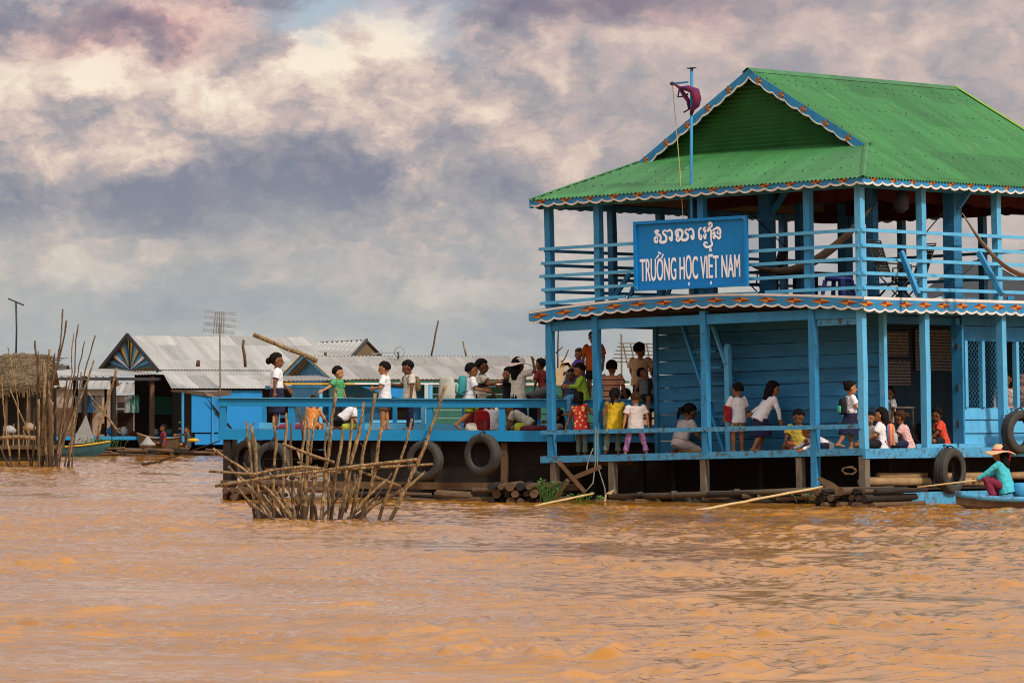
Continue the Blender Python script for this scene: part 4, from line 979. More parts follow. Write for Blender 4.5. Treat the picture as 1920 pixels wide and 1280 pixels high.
# khmer letters as brush strokes, points (x, y, width) in a 10.667x enlargement
KH = [
 # sa
 [(290,375,26),(335,345,40),(375,355,34),(345,385,34),(310,395,26),(345,420,34),(400,440,44),(420,500,40),(400,560,44),(450,580,52),(515,560,52),(530,480,48),(500,430,44),(470,410,44),(462,370,34),(500,345,34),(540,360,26)],
 [(350,530,18),(352,480,34),(315,475,36),(296,520,44),(310,570,44),(345,570,44),(355,530,30)],
 # aa
 [(545,375,34),(590,335,40),(635,370,44),(645,440,44),(635,540,48),(600,480,34),(585,490,30)],
 [(635,550,30),(605,520,40),(590,485,24)],
 # la
 [(745,395,26),(775,380,30),(745,450,44),(720,410,34),(725,355,44),(790,330,50),(845,355,54),(850,430,50),(830,500,50),(880,535,52),(945,515,52),(965,440,46),(930,400,44),(905,370,34),(925,330,34),(965,325,26)],
 [(790,445,34),(745,470,30),(735,520,44),(765,550,44),(800,520,36),(775,480,26)],
 # aa
 [(965,345,34),(1020,310,40),(1065,345,44),(1075,410,44),(1068,510,46),(1035,455,34),(1020,460,28)],
 [(1068,525,30),(1040,500,38),(1022,460,22)],
 # e
 [(1240,300,26),(1205,305,44),(1185,360,42),(1185,430,44),(1200,500,46),(1225,515,44),(1240,470,30),(1215,420,20)],
 # ro
 [(1330,290,26),(1290,295,40),(1280,340,40),(1325,350,34),(1290,390,26)],
 [(1320,400,40),(1320,450,36),(1310,500,42),(1290,470,36),(1275,420,20)],
 # ii with tail
 [(1375,245,22),(1400,215,34),(1380,200,34),(1405,185,36),(1440,210,40),(1440,260,42),(1400,280,34),(1365,320,34),(1375,370,34)],
 [(1375,330,36),(1420,330,36),(1430,400,36),(1428,480,34),(1435,560,36),(1450,620,44),(1400,670,46),(1330,670,44),(1290,630,38),(1300,590,40),(1340,585,34),(1355,610,22)],
 # no
 [(1450,345,22),(1490,320,34),(1560,290,52),(1610,330,44),(1615,400,40),(1590,410,26),(1550,390,30),(1570,345,24)],
 [(1450,425,22),(1490,370,36),(1500,430,46),(1495,490,44),(1470,470,30),(1500,440,30),(1540,460,36),(1580,500,46),(1615,470,38),(1610,420,26)],
]
g = MB()
for si, stroke in enumerate(KH):
    pts = [(sgp(1200+x/10.667, 400+y/10.667), w/10.667*.0104*.5) for x, y, w in stroke]
    # smooth subdivision
    P2 = []
    for i in range(len(pts)-1):
        p0 = pts[max(i-1,0)]; p1 = pts[i]; p2 = pts[i+1]; p3 = pts[min(i+2,len(pts)-1)]
        for k in range(4):
            s = k/4.; q = .5*((2*p1[0])+(p2[0]-p0[0])*s+(2*p0[0]-5*p1[0]+4*p2[0]-p3[0])*s*s+(3*p1[0]-p0[0]-3*p2[0]+p3[0])*s**3)
            P2.append((q, p1[1]+(p2[1]-p1[1])*s))
    P2.append(pts[-1]); y = -.004-.0005*si; vs = []; fs = []
    for i, (p, w) in enumerate(P2):
        d = P2[min(i+1,len(P2)-1)][0]-P2[max(i-1,0)][0]; nrm = V((-d.z,0,d.x)); nrm = nrm.normalized()*w*1.15 if nrm.length > 1e-6 else V((w,0,0))
        vs += [V((p.x+nrm.x,y-.00001*i,p.z+nrm.z)), V((p.x-nrm.x,y-.00001*i,p.z-nrm.z))]
    for i in range(len(P2)-1): fs.append((2*i,2*i+1,2*i+3,2*i+2))
    g.add(vs, fs)
g.build('khmer_lettering', M['letter'], SG)
# ---- flag pole and furled flag
fb = on_a(1297,410,-.12); ft = on_a(1297,128,-.12); farm = on_a(1266,157,-.12)
wb = SM @ V((fb.x,-.12,3.9))
FPm = SM @ Matrix.Translation((fb.x,-.12,3.9))
fp = thing('flag_pole', 'slim blue flag pole rising above the green roof behind the sign', 'flag pole', mw=FPm)
h_ = ft.z-3.9; az = farm.z-3.9
g = MB(); g.tube([(0,0,0),(.0,0,h_*.5),(ft.x-fb.x,0,h_)], .030, 8); g.build('pole', M['blue'], fp, True)
g = MB(); g.box((ft.x-fb.x,0,h_), (.17,.09,.02)); g.build('pole_cap', M['iron'], fp)
g = MB(); g.box(((farm.x-fb.x)/2,-.04,az), (abs(farm.x-fb.x),.03,.035)); g.build('arm', M['blue'], fp)
g = MB(); g.ball((farm.x-fb.x-.04,-.04,az-.0), (.06,.03,.04)); g.build('pulley', M['iron'], fp)
g = MB(); g.tube([(farm.x-fb.x-.03,-.05,az-.02),(farm.x-fb.x+.12,-.06,az-1.6),(-.12,-.06,.9),(-.02,-.05,.1)], .008, 5); g.build('halyard', M['bamboo'], fp)
fl = thing('flag', 'dark red and purple flag hanging furled around the top of the pole', 'flag', mw=SM @ Matrix.Translation(on_a(1290,185,-.15)))
FI = fl.matrix_world.inverted() if False else (SM @ Matrix.Translation(on_a(1290,185,-.15))).inverted()
def fpnt(px,py,a=-.16): return FI @ (SM @ on_a(px,py,a))
g = MB(); g.tube([fpnt(*p) for p in ((1264,158),(1275,165),(1290,166),(1303,171),(1307,185),(1305,198),(1298,206),(1296,215))], [.03,.05,.10,.12,.11,.09,.06,.04], 12, flat=.6)
g.tube([fpnt(*p) for p in ((1275,166),(1284,180),(1291,190),(1292,205))], [.05,.07,.06,.03], 10, flat=.5)
o = g.build('flag_cloth', mat('flag_red_cloth', (.16,.008,.02,1), (.05,.015,.10,1), rough=.8, scale=5, amt=.5, bump=.6, bscale=15), fl, True)
g = MB(); g.tube([fpnt(*p) for p in ((1274,167),(1271,182),(1285,181),(1290,176))], .018, 6); g.tube([fpnt(*p) for p in ((1292,205),(1282,211))], .015, 6); g.build('tie', M['black'], fl)
# ---------------------------------------------------------------- platform in front of the classroom raft
PF = thing('floating_platform', 'long low blue floating platform with a flat bench rail, left of the school', 'platform', mw=PM)
xe = x_pf(1228); xb = x_pf(1077); FZ = 1.385
def pb(name, c, d, mt, par=PF): g = MB(); g.box(c, d); return g.build(name, M[mt], par)
g = MB(); pb('rail', (xe/2,0.04,1.925), (xe,.17,.165), 'blue_deck'); pb('rail', (xe/2,3.05,1.915), (xe,.12,.10), 'blue_deck')
pb('rail_cap', (xe/2-.02,0.02,2.012), (xe+.06,.24,.014), 'blue_light')
pb('front_beam', (xb/2,0,1.275), (xb,.12,.215), 'blue_deck'); pb('front_beam', ((xb+xe)/2,.16,1.25), (xe-xb,.10,.18), 'blue_wall')
pb('back_curb', (xe/2,3.0,FZ+.05), (xe,.10,.13), 'blue_light')
pb('end_beam', (.05,1.5,1.275), (.10,2.85,.21), 'blue_deck')
for i in range(8): pb('floor_plank', (xe/2,.22+.365*i+.0,FZ-.035), (xe-.1,.355,.04), 'brown')
for px in (418,546,676,805,941,1066,1190): x = x_pf(px); pb('post', (x,.03,1.61), (.125,.10,.46), 'blue_deck')
for px in (495,620,740,793,870,1010): x = x_pf(px,3); pb('post', (x,3.02,1.66), (.08,.08,.42), 'blue_light' if px in (793,) else 'blue_deck')
pb('leg', (x_pf(426),.05,.55), (.15,.15,1.25), 'dark'); pb('leg', (x_pf(440,3),2.9,.55), (.15,.15,1.25), 'dark')
for px in (944,700,820,1085): pb('leg', (x_pf(px),.12,.55), (.13,.12,1.2), 'brown' if px == 944 else 'dark')
pb('lower_beam', (x_pf(740)+.1,-.06,.27), (x_pf(1075)-x_pf(405),.10,.14), 'brown')
pb('hull_backing_box', ((x_pf(612)+xe)/2+.02,1.7,.43), (xe-x_pf(612)-.1,2.5,1.46), 'dark')  # unseen dark box added so no light shows between the hull boards
planks('hull', (x_pf(612),.32,0), (xe,.32,0), -.3, 1.18, .25, (0,-1,0), 'dark', parent=PF, gap=.004, tilt=0); planks('hull', (x_pf(612),3,0), (x_pf(612),.32,0), -.3, 1.18, .25, (-1,0,0), 'dark', parent=PF)
planks('hull', (x_pf(405),2.9,0), (x_pf(612),2.9,0), .55, 1.18, .2, (0,-1,0), 'dark', parent=PF)
def PW_(x,y,z): return PM @ V((x,y,z))
# log raft under the left end and beside the school
def log_pile(label, base, dirv, n, r, ln, rows, seed, sp=2.1):
    t = thing('log_bundle', label, 'logs', base); rnd = random.Random(seed); d = V(dirv).normalized(); s = V((-d.y,d.x,0))
    for k in range(rows):
        for i in range(n-(k % 2)):
            c = s*((i-(n-1)/2+.5*(k % 2))*r*sp)+V((0,0,r*.6+k*r*1.75)); rr = r*rnd.uniform(.6,1.1); j = rnd.uniform(-.35,.15)
            g = MB(); g.tube([c+d*j, c+d*(ln*.5)+V((0,0,rnd.uniform(-.01,.01))), c+d*(ln+j)], [rr,rr*.97,rr*.9], 9); g.build('log', M[rnd.choice(['pole_dark','dark','dark','brown'])], t, False)
    return t
log_pile('short stack of brown logs under the left end of the blue platform', W(447,935,91.)*1.0, (.25,1,0), 5, .07, 2.2, 3, 1)
log_pile('wide stack of dark round logs with cut ends facing out at the school corner', W(985,944,88.4), (.1,1,0), 8, .08, 2.2, 3, 2, 2.25)
log_pile('bundle of dark wet bamboo logs under the near corner of the school', W(1585,950,84.9), (.5,.86,0), 9, .07, 2.2, 3, 3)
def tyre(label, c, ax, Ro=.42, w=.2, top=None, grp=None):
    t = thing('tyre', label, 'tyre', c, 0, grp)
    ax = V(ax).normalized(); e1 = ax.cross(V((0,0,1))).normalized(); e2 = ax.cross(e1)
    pr = [(.60,.28),(.62,.42),(.72,.50),(.88,.50),(.97,.42),(1.,.30),(.985,.26),(1.,.22),(1.,.04),(.985,0),(1.,-.04),(1.,-.22),(.985,-.26),(1.,-.30),(.97,-.42),(.88,-.50),(.72,-.50),(.62,-.42),(.60,-.28),(.66,-.36),(.80,-.42),(.92,-.3),(.92,.3),(.80,.42),(.66,.36)]
    g = MB(); n = 48; k = len(pr); rings = []
    vs = []; fs = []
    for i in range(n):
        a = 2*math.pi*i/n; e = e1*math.cos(a)+e2*math.sin(a); tr_ = 1 if i % 2 else .985
        for rr, ww in pr: vs.append(e*(rr*Ro*(tr_ if rr > .96 else 1))+ax*(ww*w))
    for i in range(n):
        for j in range(k): fs.append((i*k+j, ((i+1) % n)*k+j, ((i+1) % n)*k+(j+1) % k, i*k+(j+1) % k))
    g.add(vs, fs); g.build('rubber_ring', M['rubber'], t, True)
    if top is not None:
        tp = V(top)-V(c); g = MB(); g.torus((0,0,Ro*.8), .12, .014, e1, 20, 6); g.tube([V((0,0,Ro*.9)), tp*.6+V((.01,0,0)), tp], .014, 6); g.tube([V((.03,0,Ro*.9)), tp+V((.02,0,0))], .012, 6); g.build('rope', M['rope_dark'], t)
    return t
G_T = 'old tyres hung as fenders'
def ty(px, py, Y, ax, lab, Ro=.42, top=None, w=.2): return tyre(lab, W(px,py,Y), ax, Ro, w, top, G_T)
ty(905, 852, 91.9, (-.62,-.78,0), 'worn grey tyre hanging alone on the blue platform edge beside the school', .42, W(908,790,92.3))
ty(797, 863, 92.3, (-.50,-.86,0), 'dusty tyre hanging under the platform just behind the right-hand stakes', .40, W(805,800,92.7))
ty(512, 867, 93.0, (-.45,-.89,0), 'grey tyre hanging behind the stakes at the left end of the platform', .42, W(512,820,93.3))
ty(466, 862, 93.6, (-.75,-.65,.0), 'black tyre hanging nearest the platform\'s left leg', .42, W(468,820,94))
p = SL(-.28, 2.35, .60); tyre('large treaded tyre hanging low on the right side of the school', p, (.80,-.58,0), .44, .26, SL(-.14,2.35,1.10), G_T)
p = SL(-.28, 4.7, 1.33); tyre('tyre lashed high on the rail beside the woman in the straw hat', p, (.62,-.78,0.0), .43, .24, SL(-.14,4.6,1.80), G_T)

# ---------------------------------------------------------------- small stuff along the water line
def row_raft(label, p0, p1, n, seed, r=.06):
    t = thing('bamboo_raft', label, 'raft', p0); rnd = random.Random(seed); p0 = V(p0); d = V(p1)-p0
    for i in range(n):
        c = d*(i/n); tl_ = rnd.uniform(.8,1.6); q = V((rnd.uniform(-.5,.3), rnd.uniform(-.3,.1), rnd.uniform(-.05,.22)))
        g = MB(); rr = r*rnd.uniform(.6,1.1); g.tube([c+q, c+q+V((tl_*.75,tl_*.6*rnd.uniform(-.9,.4),rnd.uniform(-.05,.05)))], [rr,rr*.85], 8); g.build('log', M[rnd.choice(['pole_dark','dark','brown','pole_dark'])], t)
    return t
row_raft('jumble of dark wet bamboo and driftwood along the waterline under the long veranda', SL(6.4,-.1,.02), SL(.6,-.1,.0), 34, 3)
row_raft('dark driftwood and poles caught under the blue platform', W(560,936,91.6), W(960,940,90.6), 16, 5)
# crossed timber anchor
tb = W(1078,905,87.6)
t = thing('cross_anchor', 'old brown timber cross leaning against the logs under the veranda', 'timber cross', tb)
for (x0,y0),(x1,y1),w_ in (((1047,865),(1095,920),.13),((1125,875),(1064,900),.15),((1064,900),(1036,942),.08)):
    g = MB(); g.beam(W(x0,y0,87.5), W(x1,y1,87.7), .08, w_, up=(0,-1,0)); g.build('timber', M['brown'], t, org=tb)
def stick(name, label, pts, r, mt, cat='pole', group=None, n=7, wob=.0):
    base = V(pts[-1]); q = []
    for i in range(len(pts)-1):
        a, b = V(pts[i]), V(pts[i+1]); m_ = max(1, int((b-a).length/.35))
        for k in range(m_):
            c = a.lerp(b, k/m_)
            if i+k > 0 and wob: c = c+V((random.uniform(-wob,wob), random.uniform(-wob,wob), random.uniform(-wob,wob)*.5))
            q.append(c)
    q.append(V(pts[-1])); nn = len(q)
    r0, r1 = r if hasattr(r,'__len__') else (r*.85, r)
    g = MB(); g.tube(q, [(r0+(r1-r0)*i/(nn-1))*random.uniform(.9,1.08) for i in range(nn)], n)
    return solo(g, name, M[mt] if isinstance(mt, str) else mt, label, cat, base, group, True)
stick('bamboo_pole', 'thin pale bamboo pole sloping into the water in front of the log stack', [W(1112,925,86.6), W(1003,948,85.6)], .022, 'bamboo', wob=.01)
stick('bamboo_pole', 'long pale bamboo pole slanting down into the water below the long veranda', [W(1542,912,84.6), W(1306,957,81.6)], .026, 'bamboo', wob=.01)
stick('timber_log', 'thick tan log lying on the float behind the near corner post', [SL(.1,.5,.42)+V((-.3,0,0)), SL(-.05,4.6,.36)], (.085,.105), 'log', 'log')
stick('timber_log', 'second tan log lying further in under the school deck', [SL(.35,.9,.52), SL(.2,7.5,.46)], .09, 'log', 'log')
t = thing('outboard_propeller', 'rusty brown boat propeller and long shaft tied at the corner of the school', 'propeller', W(1570,912,85.2)); o_ = W(1570,912,85.2)
g = MB(); g.tube([W(1545,903,85.2), W(1598,936,85.1), W(1650,946,85.)], [.04,.045,.03], 8); g.build('shaft', M['brown'], t, True, org=o_)
for (x0,y0,x1,y1) in ((1597,934,1534,895),(1597,934,1640,920),(1597,934,1590,960)):
    g = MB(); a = W(x0,y0,85.1); b = W(x1,y1,85.1); d = (b-a); s = V((-d.z,0,d.x)).normalized(); m = a.lerp(b,.6)
    g.prism([a+s*.02, m+s*.11, b+s*.03, b-s*.03, m-s*.07, a-s*.02], (0,.025,0)); g.build('blade', M['brown'], t, org=o_)
def coil(label, c, r, n, mt, seed):
    rnd = random.Random(seed); pts = []
    for i in range(n*12):
        a = i*2*math.pi/12; pts.append(V((math.cos(a)*r*rnd.uniform(.8,1.15), rnd.uniform(-.08,.08), math.sin(a)*r*.6*rnd.uniform(.8,1.15)+.1)))
    g = MB(); g.tube(pts, .018, 5); o = g.build('rope_coil', M[mt], None, True); o.location = c; tag(o, label, 'rope'); return o
coil('brown coil of thick rope lying on the logs by the corner post', W(1592,892,86.2), .12, 2, 'brown', 4)
for i, pts in enumerate((((1117,800),(1116,870),(1112,905),(1095,925)), ((1121,805),(1120,872),(1134,915),(1135,935)), ((1112,840),(1103,862),(1100,880)))):
    q = [W(x,y,90.4 if y < 880 else 88.6) for x,y in pts]; P3 = []
    g = MB(); g.tube(q, .012, 5); solo(g, 'rope', M['rope'], ['grey green rope hanging slack from the second veranda post', 'rope hanging from the second veranda post down to the water', 'short rope loop hanging left of the second veranda post'][i], 'rope', q[0], smooth=True)
t = W(1137,925,88.4); g = MB()
for a in (-.3,0,.3,.6): g.tube([t, t+V((.12+a*.05,0,.02+a*.08))], .012, 5)
g.tube([t+V((-.01,0,-.02)), t+V((-.03,0,-.15))], .02, 6); solo(g, 'cloth_rag', M['bamboo'], 'pale torn rag knotted on the hanging rope', 'rag', t)
# mooring line left of the platform
q = [W(*p) for p in ((410,826,94.5),(385,836,96),(350,848,100),(318,856,103),(288,868,131),(268,869,132))]
g = MB(); g.tube([W(412,826,94.3), W(372,840,100), W(330,855,112), W(300,863,124)], .014, 5); solo(g, 'mooring_rope', M['rope_dark'], 'thin dark mooring line running from the platform corner to the water', 'rope', W(412,826,94.3))
stick('floating_branch', 'thin dark branch drifting on the water near the blue wall', [W(322,855,128), W(300,865,130), W(268,870,132)], (.02,.05), 'pole_dark', 'branch', wob=.03)
# plants on the logs
def plant(label, c, n, h, seed, w=.25):
    rnd = random.Random(seed); st = MB(); lf = MB(); t = thing('water_plant', label, 'plant', c)
    for i in range(n):
        a = rnd.uniform(0,6.28); p = V((math.cos(a)*rnd.uniform(0,w), math.sin(a)*rnd.uniform(0,w), 0)); q = p+V((math.cos(a)*h*.3, math.sin(a)*h*.3, h*rnd.uniform(.5,1)))
        st.tube([p, p.lerp(q,.6)+V((0,0,.03)), q], .006, 4)
        for k in range(3):
            s = q+V((rnd.uniform(-.04,.04),rnd.uniform(-.04,.04),rnd.uniform(-.04,.04))); e1 = V((rnd.uniform(-1,1),rnd.uniform(-1,1),rnd.uniform(-.3,.6))).normalized()*rnd.uniform(.03,.06); e2 = e1.cross(V((rnd.uniform(-1,1),rnd.uniform(-1,1),1))).normalized()*.025
            lf.add([s-e1,s-e1*.2+e2,s+e1,s-e1*.2-e2], [(0,1,2,3)])
    st.build('stem', M['leaf'], t); lf.build('leaves', M['leaf'], t)
plant('bright green leafy plant sprouting from the logs beside the timber cross', W(1024,942,87.2), 26, .42, 1)
plant('low green weed at the waterline right of the timber cross', W(1085,944,86.9), 16, .2, 2, .4)
plant('sparse green weed growing between the school floats', W(1518,942,85.2), 10, .25, 3, .3)
# ---------------------------------------------------------------- upper storey furniture
def hammock(label, p0, p1, sag, w=.28, mt='hammock', k0=.0, k1=1.):
    p0, p1 = V(p0), V(p1); t = thing('hammock', label, 'hammock', p0); n = 26; vs = []; fs = []; m = 9
    d = p1-p0; side = V((-d.y,d.x,0)).normalized()
    for i in range(n+1):
        s = i/n; c = d*s+V((0,0,-sag*4*s*(1-s))); ww = w*(math.sin(math.pi*min(1,max(0,s)))**.6+.06)
        for j in range(m):
            x = (j/(m-1)-.5)*2; vs.append(c+side*(x*ww*.55)+V((0,0,(x*x)*ww*.45+.012*math.sin(j*3+i*.4))))
    for i in range(n):
        for j in range(m-1): q = i*m+j; fs.append((q,q+1,q+m+1,q+m))
    g = MB(); g.add(vs, fs); o = g.build('cloth', M[mt], t, True); md = o.modifiers.new('solid','SOLIDIFY'); md.thickness = .01
    g = MB(); g.tube([(0,0,0), V((0,0,.0))-d*.06+V((0,0,.16))], .012, 5); g.tube([d, d*1.06+V((0,0,.16))], .012, 5); g.build('cord', M['rope_dark'], t)
def upw(px, py, a): return SM @ on_a(px, py, a)
hammock('brown cloth hammock sagging between the corner post and the sign', upw(1400,495,.9), upw(1636,388,1.2), .62)
hammock('grey brown hammock slung steeply at the right end of the upper veranda', upw(1804,400,1.9), upw(1990,500,3.4), .62, w=.16)
def chair(label, px, py, a, rz, sc_=1.):
    base = upw(px, py, a); base.z = (SM @ V((on_a(px,py,a).x, a, UPZ))).z
    t = thing('cane_chair', label, 'chair', base, R(rz))
    g = MB(); g.tube([(-.25,-.28,.0),(.20,-.28,.45),(-.05,-.28,.45)], .02, 6); g.tube([(.28,-.28,0),(-.2,-.28,.5),(-.42,-.28,1.15)], .016, 6)
    g.tube([(-.25,.28,.0),(.20,.28,.45)], .014, 6); g.tube([(.28,.28,0),(-.2,.28,.5),(-.42,.28,1.15),(-.42,-.28,1.15)], .016, 6)
    g.tube([(.25,-.28,.45),(.25,.28,.45)], .014, 6); g.tube([(-.25,-.3,.02),(-.25,.3,.02)], .014, 6); g.tube([(.28,-.3,.02),(.28,.3,.02)], .014, 6); g.build('frame', M['iron'], t, True)
    g = MB()
    for i in range(11): s = i/10; g.beam((-.2-.20*s,-.27,.52+.58*s),(-.2-.20*s,.27,.52+.58*s), .014,.040)
    for j in range(7): y = -.24+.08*j; g.beam((-.205,y,.50),(-.41,y,1.10), .035,.012)
    g.build('backrest', M['wicker'], t)
    g = MB()
    for i in range(8): s = i/7; g.beam((-.18+.42*s,-.27,.46),(-.18+.42*s,.27,.46), .045,.012)
    for j in range(7): y = -.24+.08*j; g.beam((-.18,y,.468),(.25,y,.468), .03,.010)
    g.build('seat', M['wicker'], t)
    for y in (-.3,.3): g = MB(); g.tube([(-.25,y,.72),(.05,y,.70),(.22,y,.68),(.24,y,.45)], .016, 6); g.build('armrest', M['iron'], t, True)
chair('dark woven cane chair turned right beside the corner post upstairs', 1676, 540, 1.5, -30)
chair('second dark cane chair standing behind the woven one upstairs', 1706, 540, 2.9, 200)
chair('dark chair half hidden right of the sign board upstairs', 1432, 540, 1.8, 160)
base = upw(1572,545,1.0); base.z = (SM @ V((on_a(1572,545,1.0).x,1.0,UPZ))).z
t = thing('plastic_stool', 'purple blue plastic stool under the hammock upstairs', 'stool', base, R(-30))
g = MB(); g.loft([ring(V((0,0,z)), V((r_,0,0)), V((0,r_,0)), 16, .6) for r_, z in ((.22,.40),(.24,.44),(.23,.47),(.2,.48))]); g.build('seat', M['purple'], t, True)
for x in (-1,1):
    for y in (-1,1): g = MB(); g.loft([[V((x*(r1+i*wd2),y*(r1+j*wd2),z)) for i,j in ((0,0),(1,0),(1,1),(0,1))] for r1, wd2, z in ((.22,.05,0),(.15,.07,.42))]); g.build('leg', M['purple'], t)
base = upw(1510,545,1.9); base.z = (SM @ V((on_a(1510,545,1.9).x,1.9,UPZ))).z
t = thing('low_table', 'low dark table with a cloth and clutter behind the rail upstairs', 'table', base, R(-41))
g = MB(); g.box((0,0,.62), (1.1,.7,.05)); g.build('tabletop', M['dark'], t)
for x in (-.48,.48):
    for y in (-.28,.28): g = MB(); g.box((x,y,.3), (.05,.05,.60)); g.build('leg', M['dark'], t)
base = upw(1225,545,1.2); base.z = (SM @ V((on_a(1225,545,1.2).x,1.2,UPZ))).z
t = thing('low_table', 'small dark table behind the left end of the sign board upstairs', 'table', base, R(-41))
g = MB(); g.box((-.2,0,.72), (1.2,.6,.05)); g.build('tabletop', M['dark'], t)
for x in (-.65,.3): g = MB(); g.beam((x+.25,0,.70),(x-.1,0,0), .05,.08); g.build('leg', M['blue'], t)
base = upw(1416,540,.7); base.z = (SM @ V((on_a(1416,540,.7).x,.7,UPZ))).z
g = MB(); g.loft([ring(V((0,0,z)), V((r_,0,0)), V((0,r_*.8,0)), 12) for r_, z in ((.10,0),(.16,.03),(.15,.25),(.10,.40),(.04,.46))]); solo(g, 'yellow_sack', [mat('mustard_sack', (.30,.19,.01,1), rough=.9)], 'mustard yellow sack on the upper floor right of the sign', 'sack', base, smooth=True)
# hanging bundle under roof and thin cords
g = MB(); p = upw(1690,372,1.6); g.loft([ring(p+V((0,0,z)), V((r_,0,0)), V((0,r_,0)), 12) for r_, z in ((.05,-.28),(.14,-.2),(.15,0),(.09,.12),(.02,.2))]); g.tube([p+V((0,0,.2)), p+V((0,0,.33))], .01, 5); solo(g, 'hanging_bag', [M['tin_dark']], 'dark bag hanging from the upstairs ceiling right of the corner post', 'bag', p, smooth=True)
for (a0,b0,lb) in ((upw(1402,395,.9),upw(1480,470,1.2),'thin dark cord slanting down beside the sign upstairs'),(upw(1771,395,1.9),upw(1720,455,2.1),'thin dark cord slanting from the big right-hand post upstairs')):
    g = MB(); g.tube([a0,b0], .012, 5); solo(g, 'cord', M['rope_dark'], lb, 'cord', a0)
# ---------------------------------------------------------------- brush trap of stakes in front of the platform
def zp(x, y, Y): return W(380+x/4.174, 720+y/4.174, Y)
tb = W(610,972,75.4); tb.z = 0
TR = thing('stake_trap', 'tangled fence of weathered stakes lashed with crossbars standing in the water before the platform', 'stake fence', tb)
stakes = [
 ([(340,290),(375,560),(385,800),(410,1060)],14,75.6),([(375,310),(405,480),(430,780),(470,1065)],17,75.0),([(562,250),(560,300),(575,480),(560,700),(552,1050)],15,75.0),
 ([(655,225),(650,400),(640,600),(628,800),(630,1050)],15,75.9),([(690,305),(690,480),(700,800),(705,1060)],14,75.5),([(745,185),(762,260),(780,350),(790,450)],12,76.3),
 ([(812,190),(800,330),(770,600),(745,850),(740,1050)],14,75.9),([(825,270),(822,600),(800,850),(790,1055)],19,75.1),([(880,270),(855,420),(845,620)],13,76.),([(848,640),(870,850),(890,1050)],15,75.6),
 ([(965,315),(958,500),(975,800),(985,1050)],12,76.),([(1042,30),(1000,450),(965,650),(950,850),(930,1050)],19,74.9),([(1105,340),(1060,600),(1020,850),(1005,1045)],18,75.7),([(1172,270),(1140,560),(1115,800),(1070,1060)],16,75.4),
 ([(1265,140),(1220,380),(1165,620),(1140,760),(1080,1062)],17,75.),([(1345,70),(1310,350),(1245,560),(1235,700),(1215,820),(1180,1010)],17,75.6),([(1430,285),(1390,390),(1355,650),(1300,860),(1240,1055)],17,75.0),
 ([(1640,270),(1600,430),(1530,620),(1450,850),(1380,1062)],15,75.2),([(1908,10),(1790,340),(1690,600),(1600,780),(1475,1050)],18,74.8),([(1235,690),(1160,850),(1110,1000)],14,75.9),
 ([(80,505),(300,650),(530,840),(690,1040)],16,74.7),([(195,640),(330,760),(470,920),(560,1060)],15,75.4),([(300,850),(380,935),(480,1010),(560,1062)],12,74.8),([(450,770),(560,870),(690,1055)],16,76.2),
 ([(590,800),(630,900),(690,1045)],14,74.9),([(650,800),(710,870),(770,955)],14,75.5),([(1440,745),(1380,800),(1270,900),(1140,1062)],14,74.8),([(1745,680),(1620,790),(1480,870),(1330,950),(1170,1060)],16,75.3),
 ([(740,520),(790,640),(770,900),(800,1050)],16,76.4),([(700,930),(720,1060)],18,75.2),([(480,930),(520,1000),(650,1060)],14,75.9),([(1330,900),(1200,1000),(1130,1060)],14,76.2),([(820,900),(800,980),(770,1060)],24,75.3),([(430,930),(440,1065)],26,75.5)]
random.seed(11)
def pole_part(name, pts, r, mt, parent, org, taper=.75, under=True, wetz=.12):
    q = []
    for i in range(len(pts)-1):
        a, b = V(pts[i]), V(pts[i+1]); m_ = max(1, int((b-a).length/.18))
        for k in range(m_): q.append(a.lerp(b, k/m_)+V((random.uniform(-.013,.013), random.uniform(-.012,.012), 0)))
    q.append(V(pts[-1])); n = len(q); rs = []
    for i in range(n):
        kn = 1.28 if random.random() < .13 else random.uniform(.88,1.07); rs.append(r*(taper+(1-taper)*i/(n-1))*kn)
    if under: q.append(q[-1]+(q[-1]-q[-2]).normalized()*.5); rs.append(rs[-1])
    g = MB(); g.tube(q, rs, 9)
    o = g.build(name, [M[mt], M['wet']], parent, True, org=org)
    if under:
        for p in o.data.polygons:
            if p.center.z+org[2] < wetz: p.material_index = 1
    return o
for pts, r, Y in stakes:
    # lean: real stakes start at the waterline depth
    pole_part('stake', [zp(x,y,Y) for x,y in pts], r/4.174*.87/100*.92, 'pole' if random.random() < .8 else 'pole_dark', TR, tb, .72, pts[-1][1] > 1000)
for i in range(16):
    x0 = random.uniform(440,1500); ln_ = random.uniform(-160,160) + (x0-900)*.35; yt = random.uniform(560,900)
    stakes.append(([(x0+ln_,yt),(x0+ln_*.45,(yt+1040)/2+20),(x0-(x0-900)*.12,1050)], random.uniform(8,15), random.uniform(75.6,76.8)))
for i in range(9):
    x0 = random.uniform(430,760); stakes.append(([(x0-random.uniform(40,200),random.uniform(820,930)),(x0,1052)], random.uniform(8,14), random.uniform(75.2,76.4)))
for pts, r, Y in stakes[-25:]: pole_part('stake', [zp(x,y,Y) for x,y in pts], r/4.174*.87/100*.9, 'pole' if random.random() < .5 else 'pole_dark', TR, tb, .7, True)
bars = [([(50,680),(200,690),(400,705),(560,670),(780,645),(950,662)],14,74.6),([(95,797),(250,770),(400,748),(560,722),(900,680),(1080,655),(1250,635),(1680,588)],15,74.6),([(850,650),(1000,690),(1180,640),(1400,622),(1680,592)],15,74.75),
 ([(1000,668),(1300,655),(1805,625)],12,75.2),([(620,465),(720,500),(800,535),(900,570),(1030,612)],14,74.8),([(840,745),(900,712),(1080,690)],13,75.4),([(1250,688),(1400,745),(1560,800)],13,75.2),([(850,560),(960,590),(1030,620)],14,75.4),([(740,610),(850,650),(900,640)],13,75.2)]
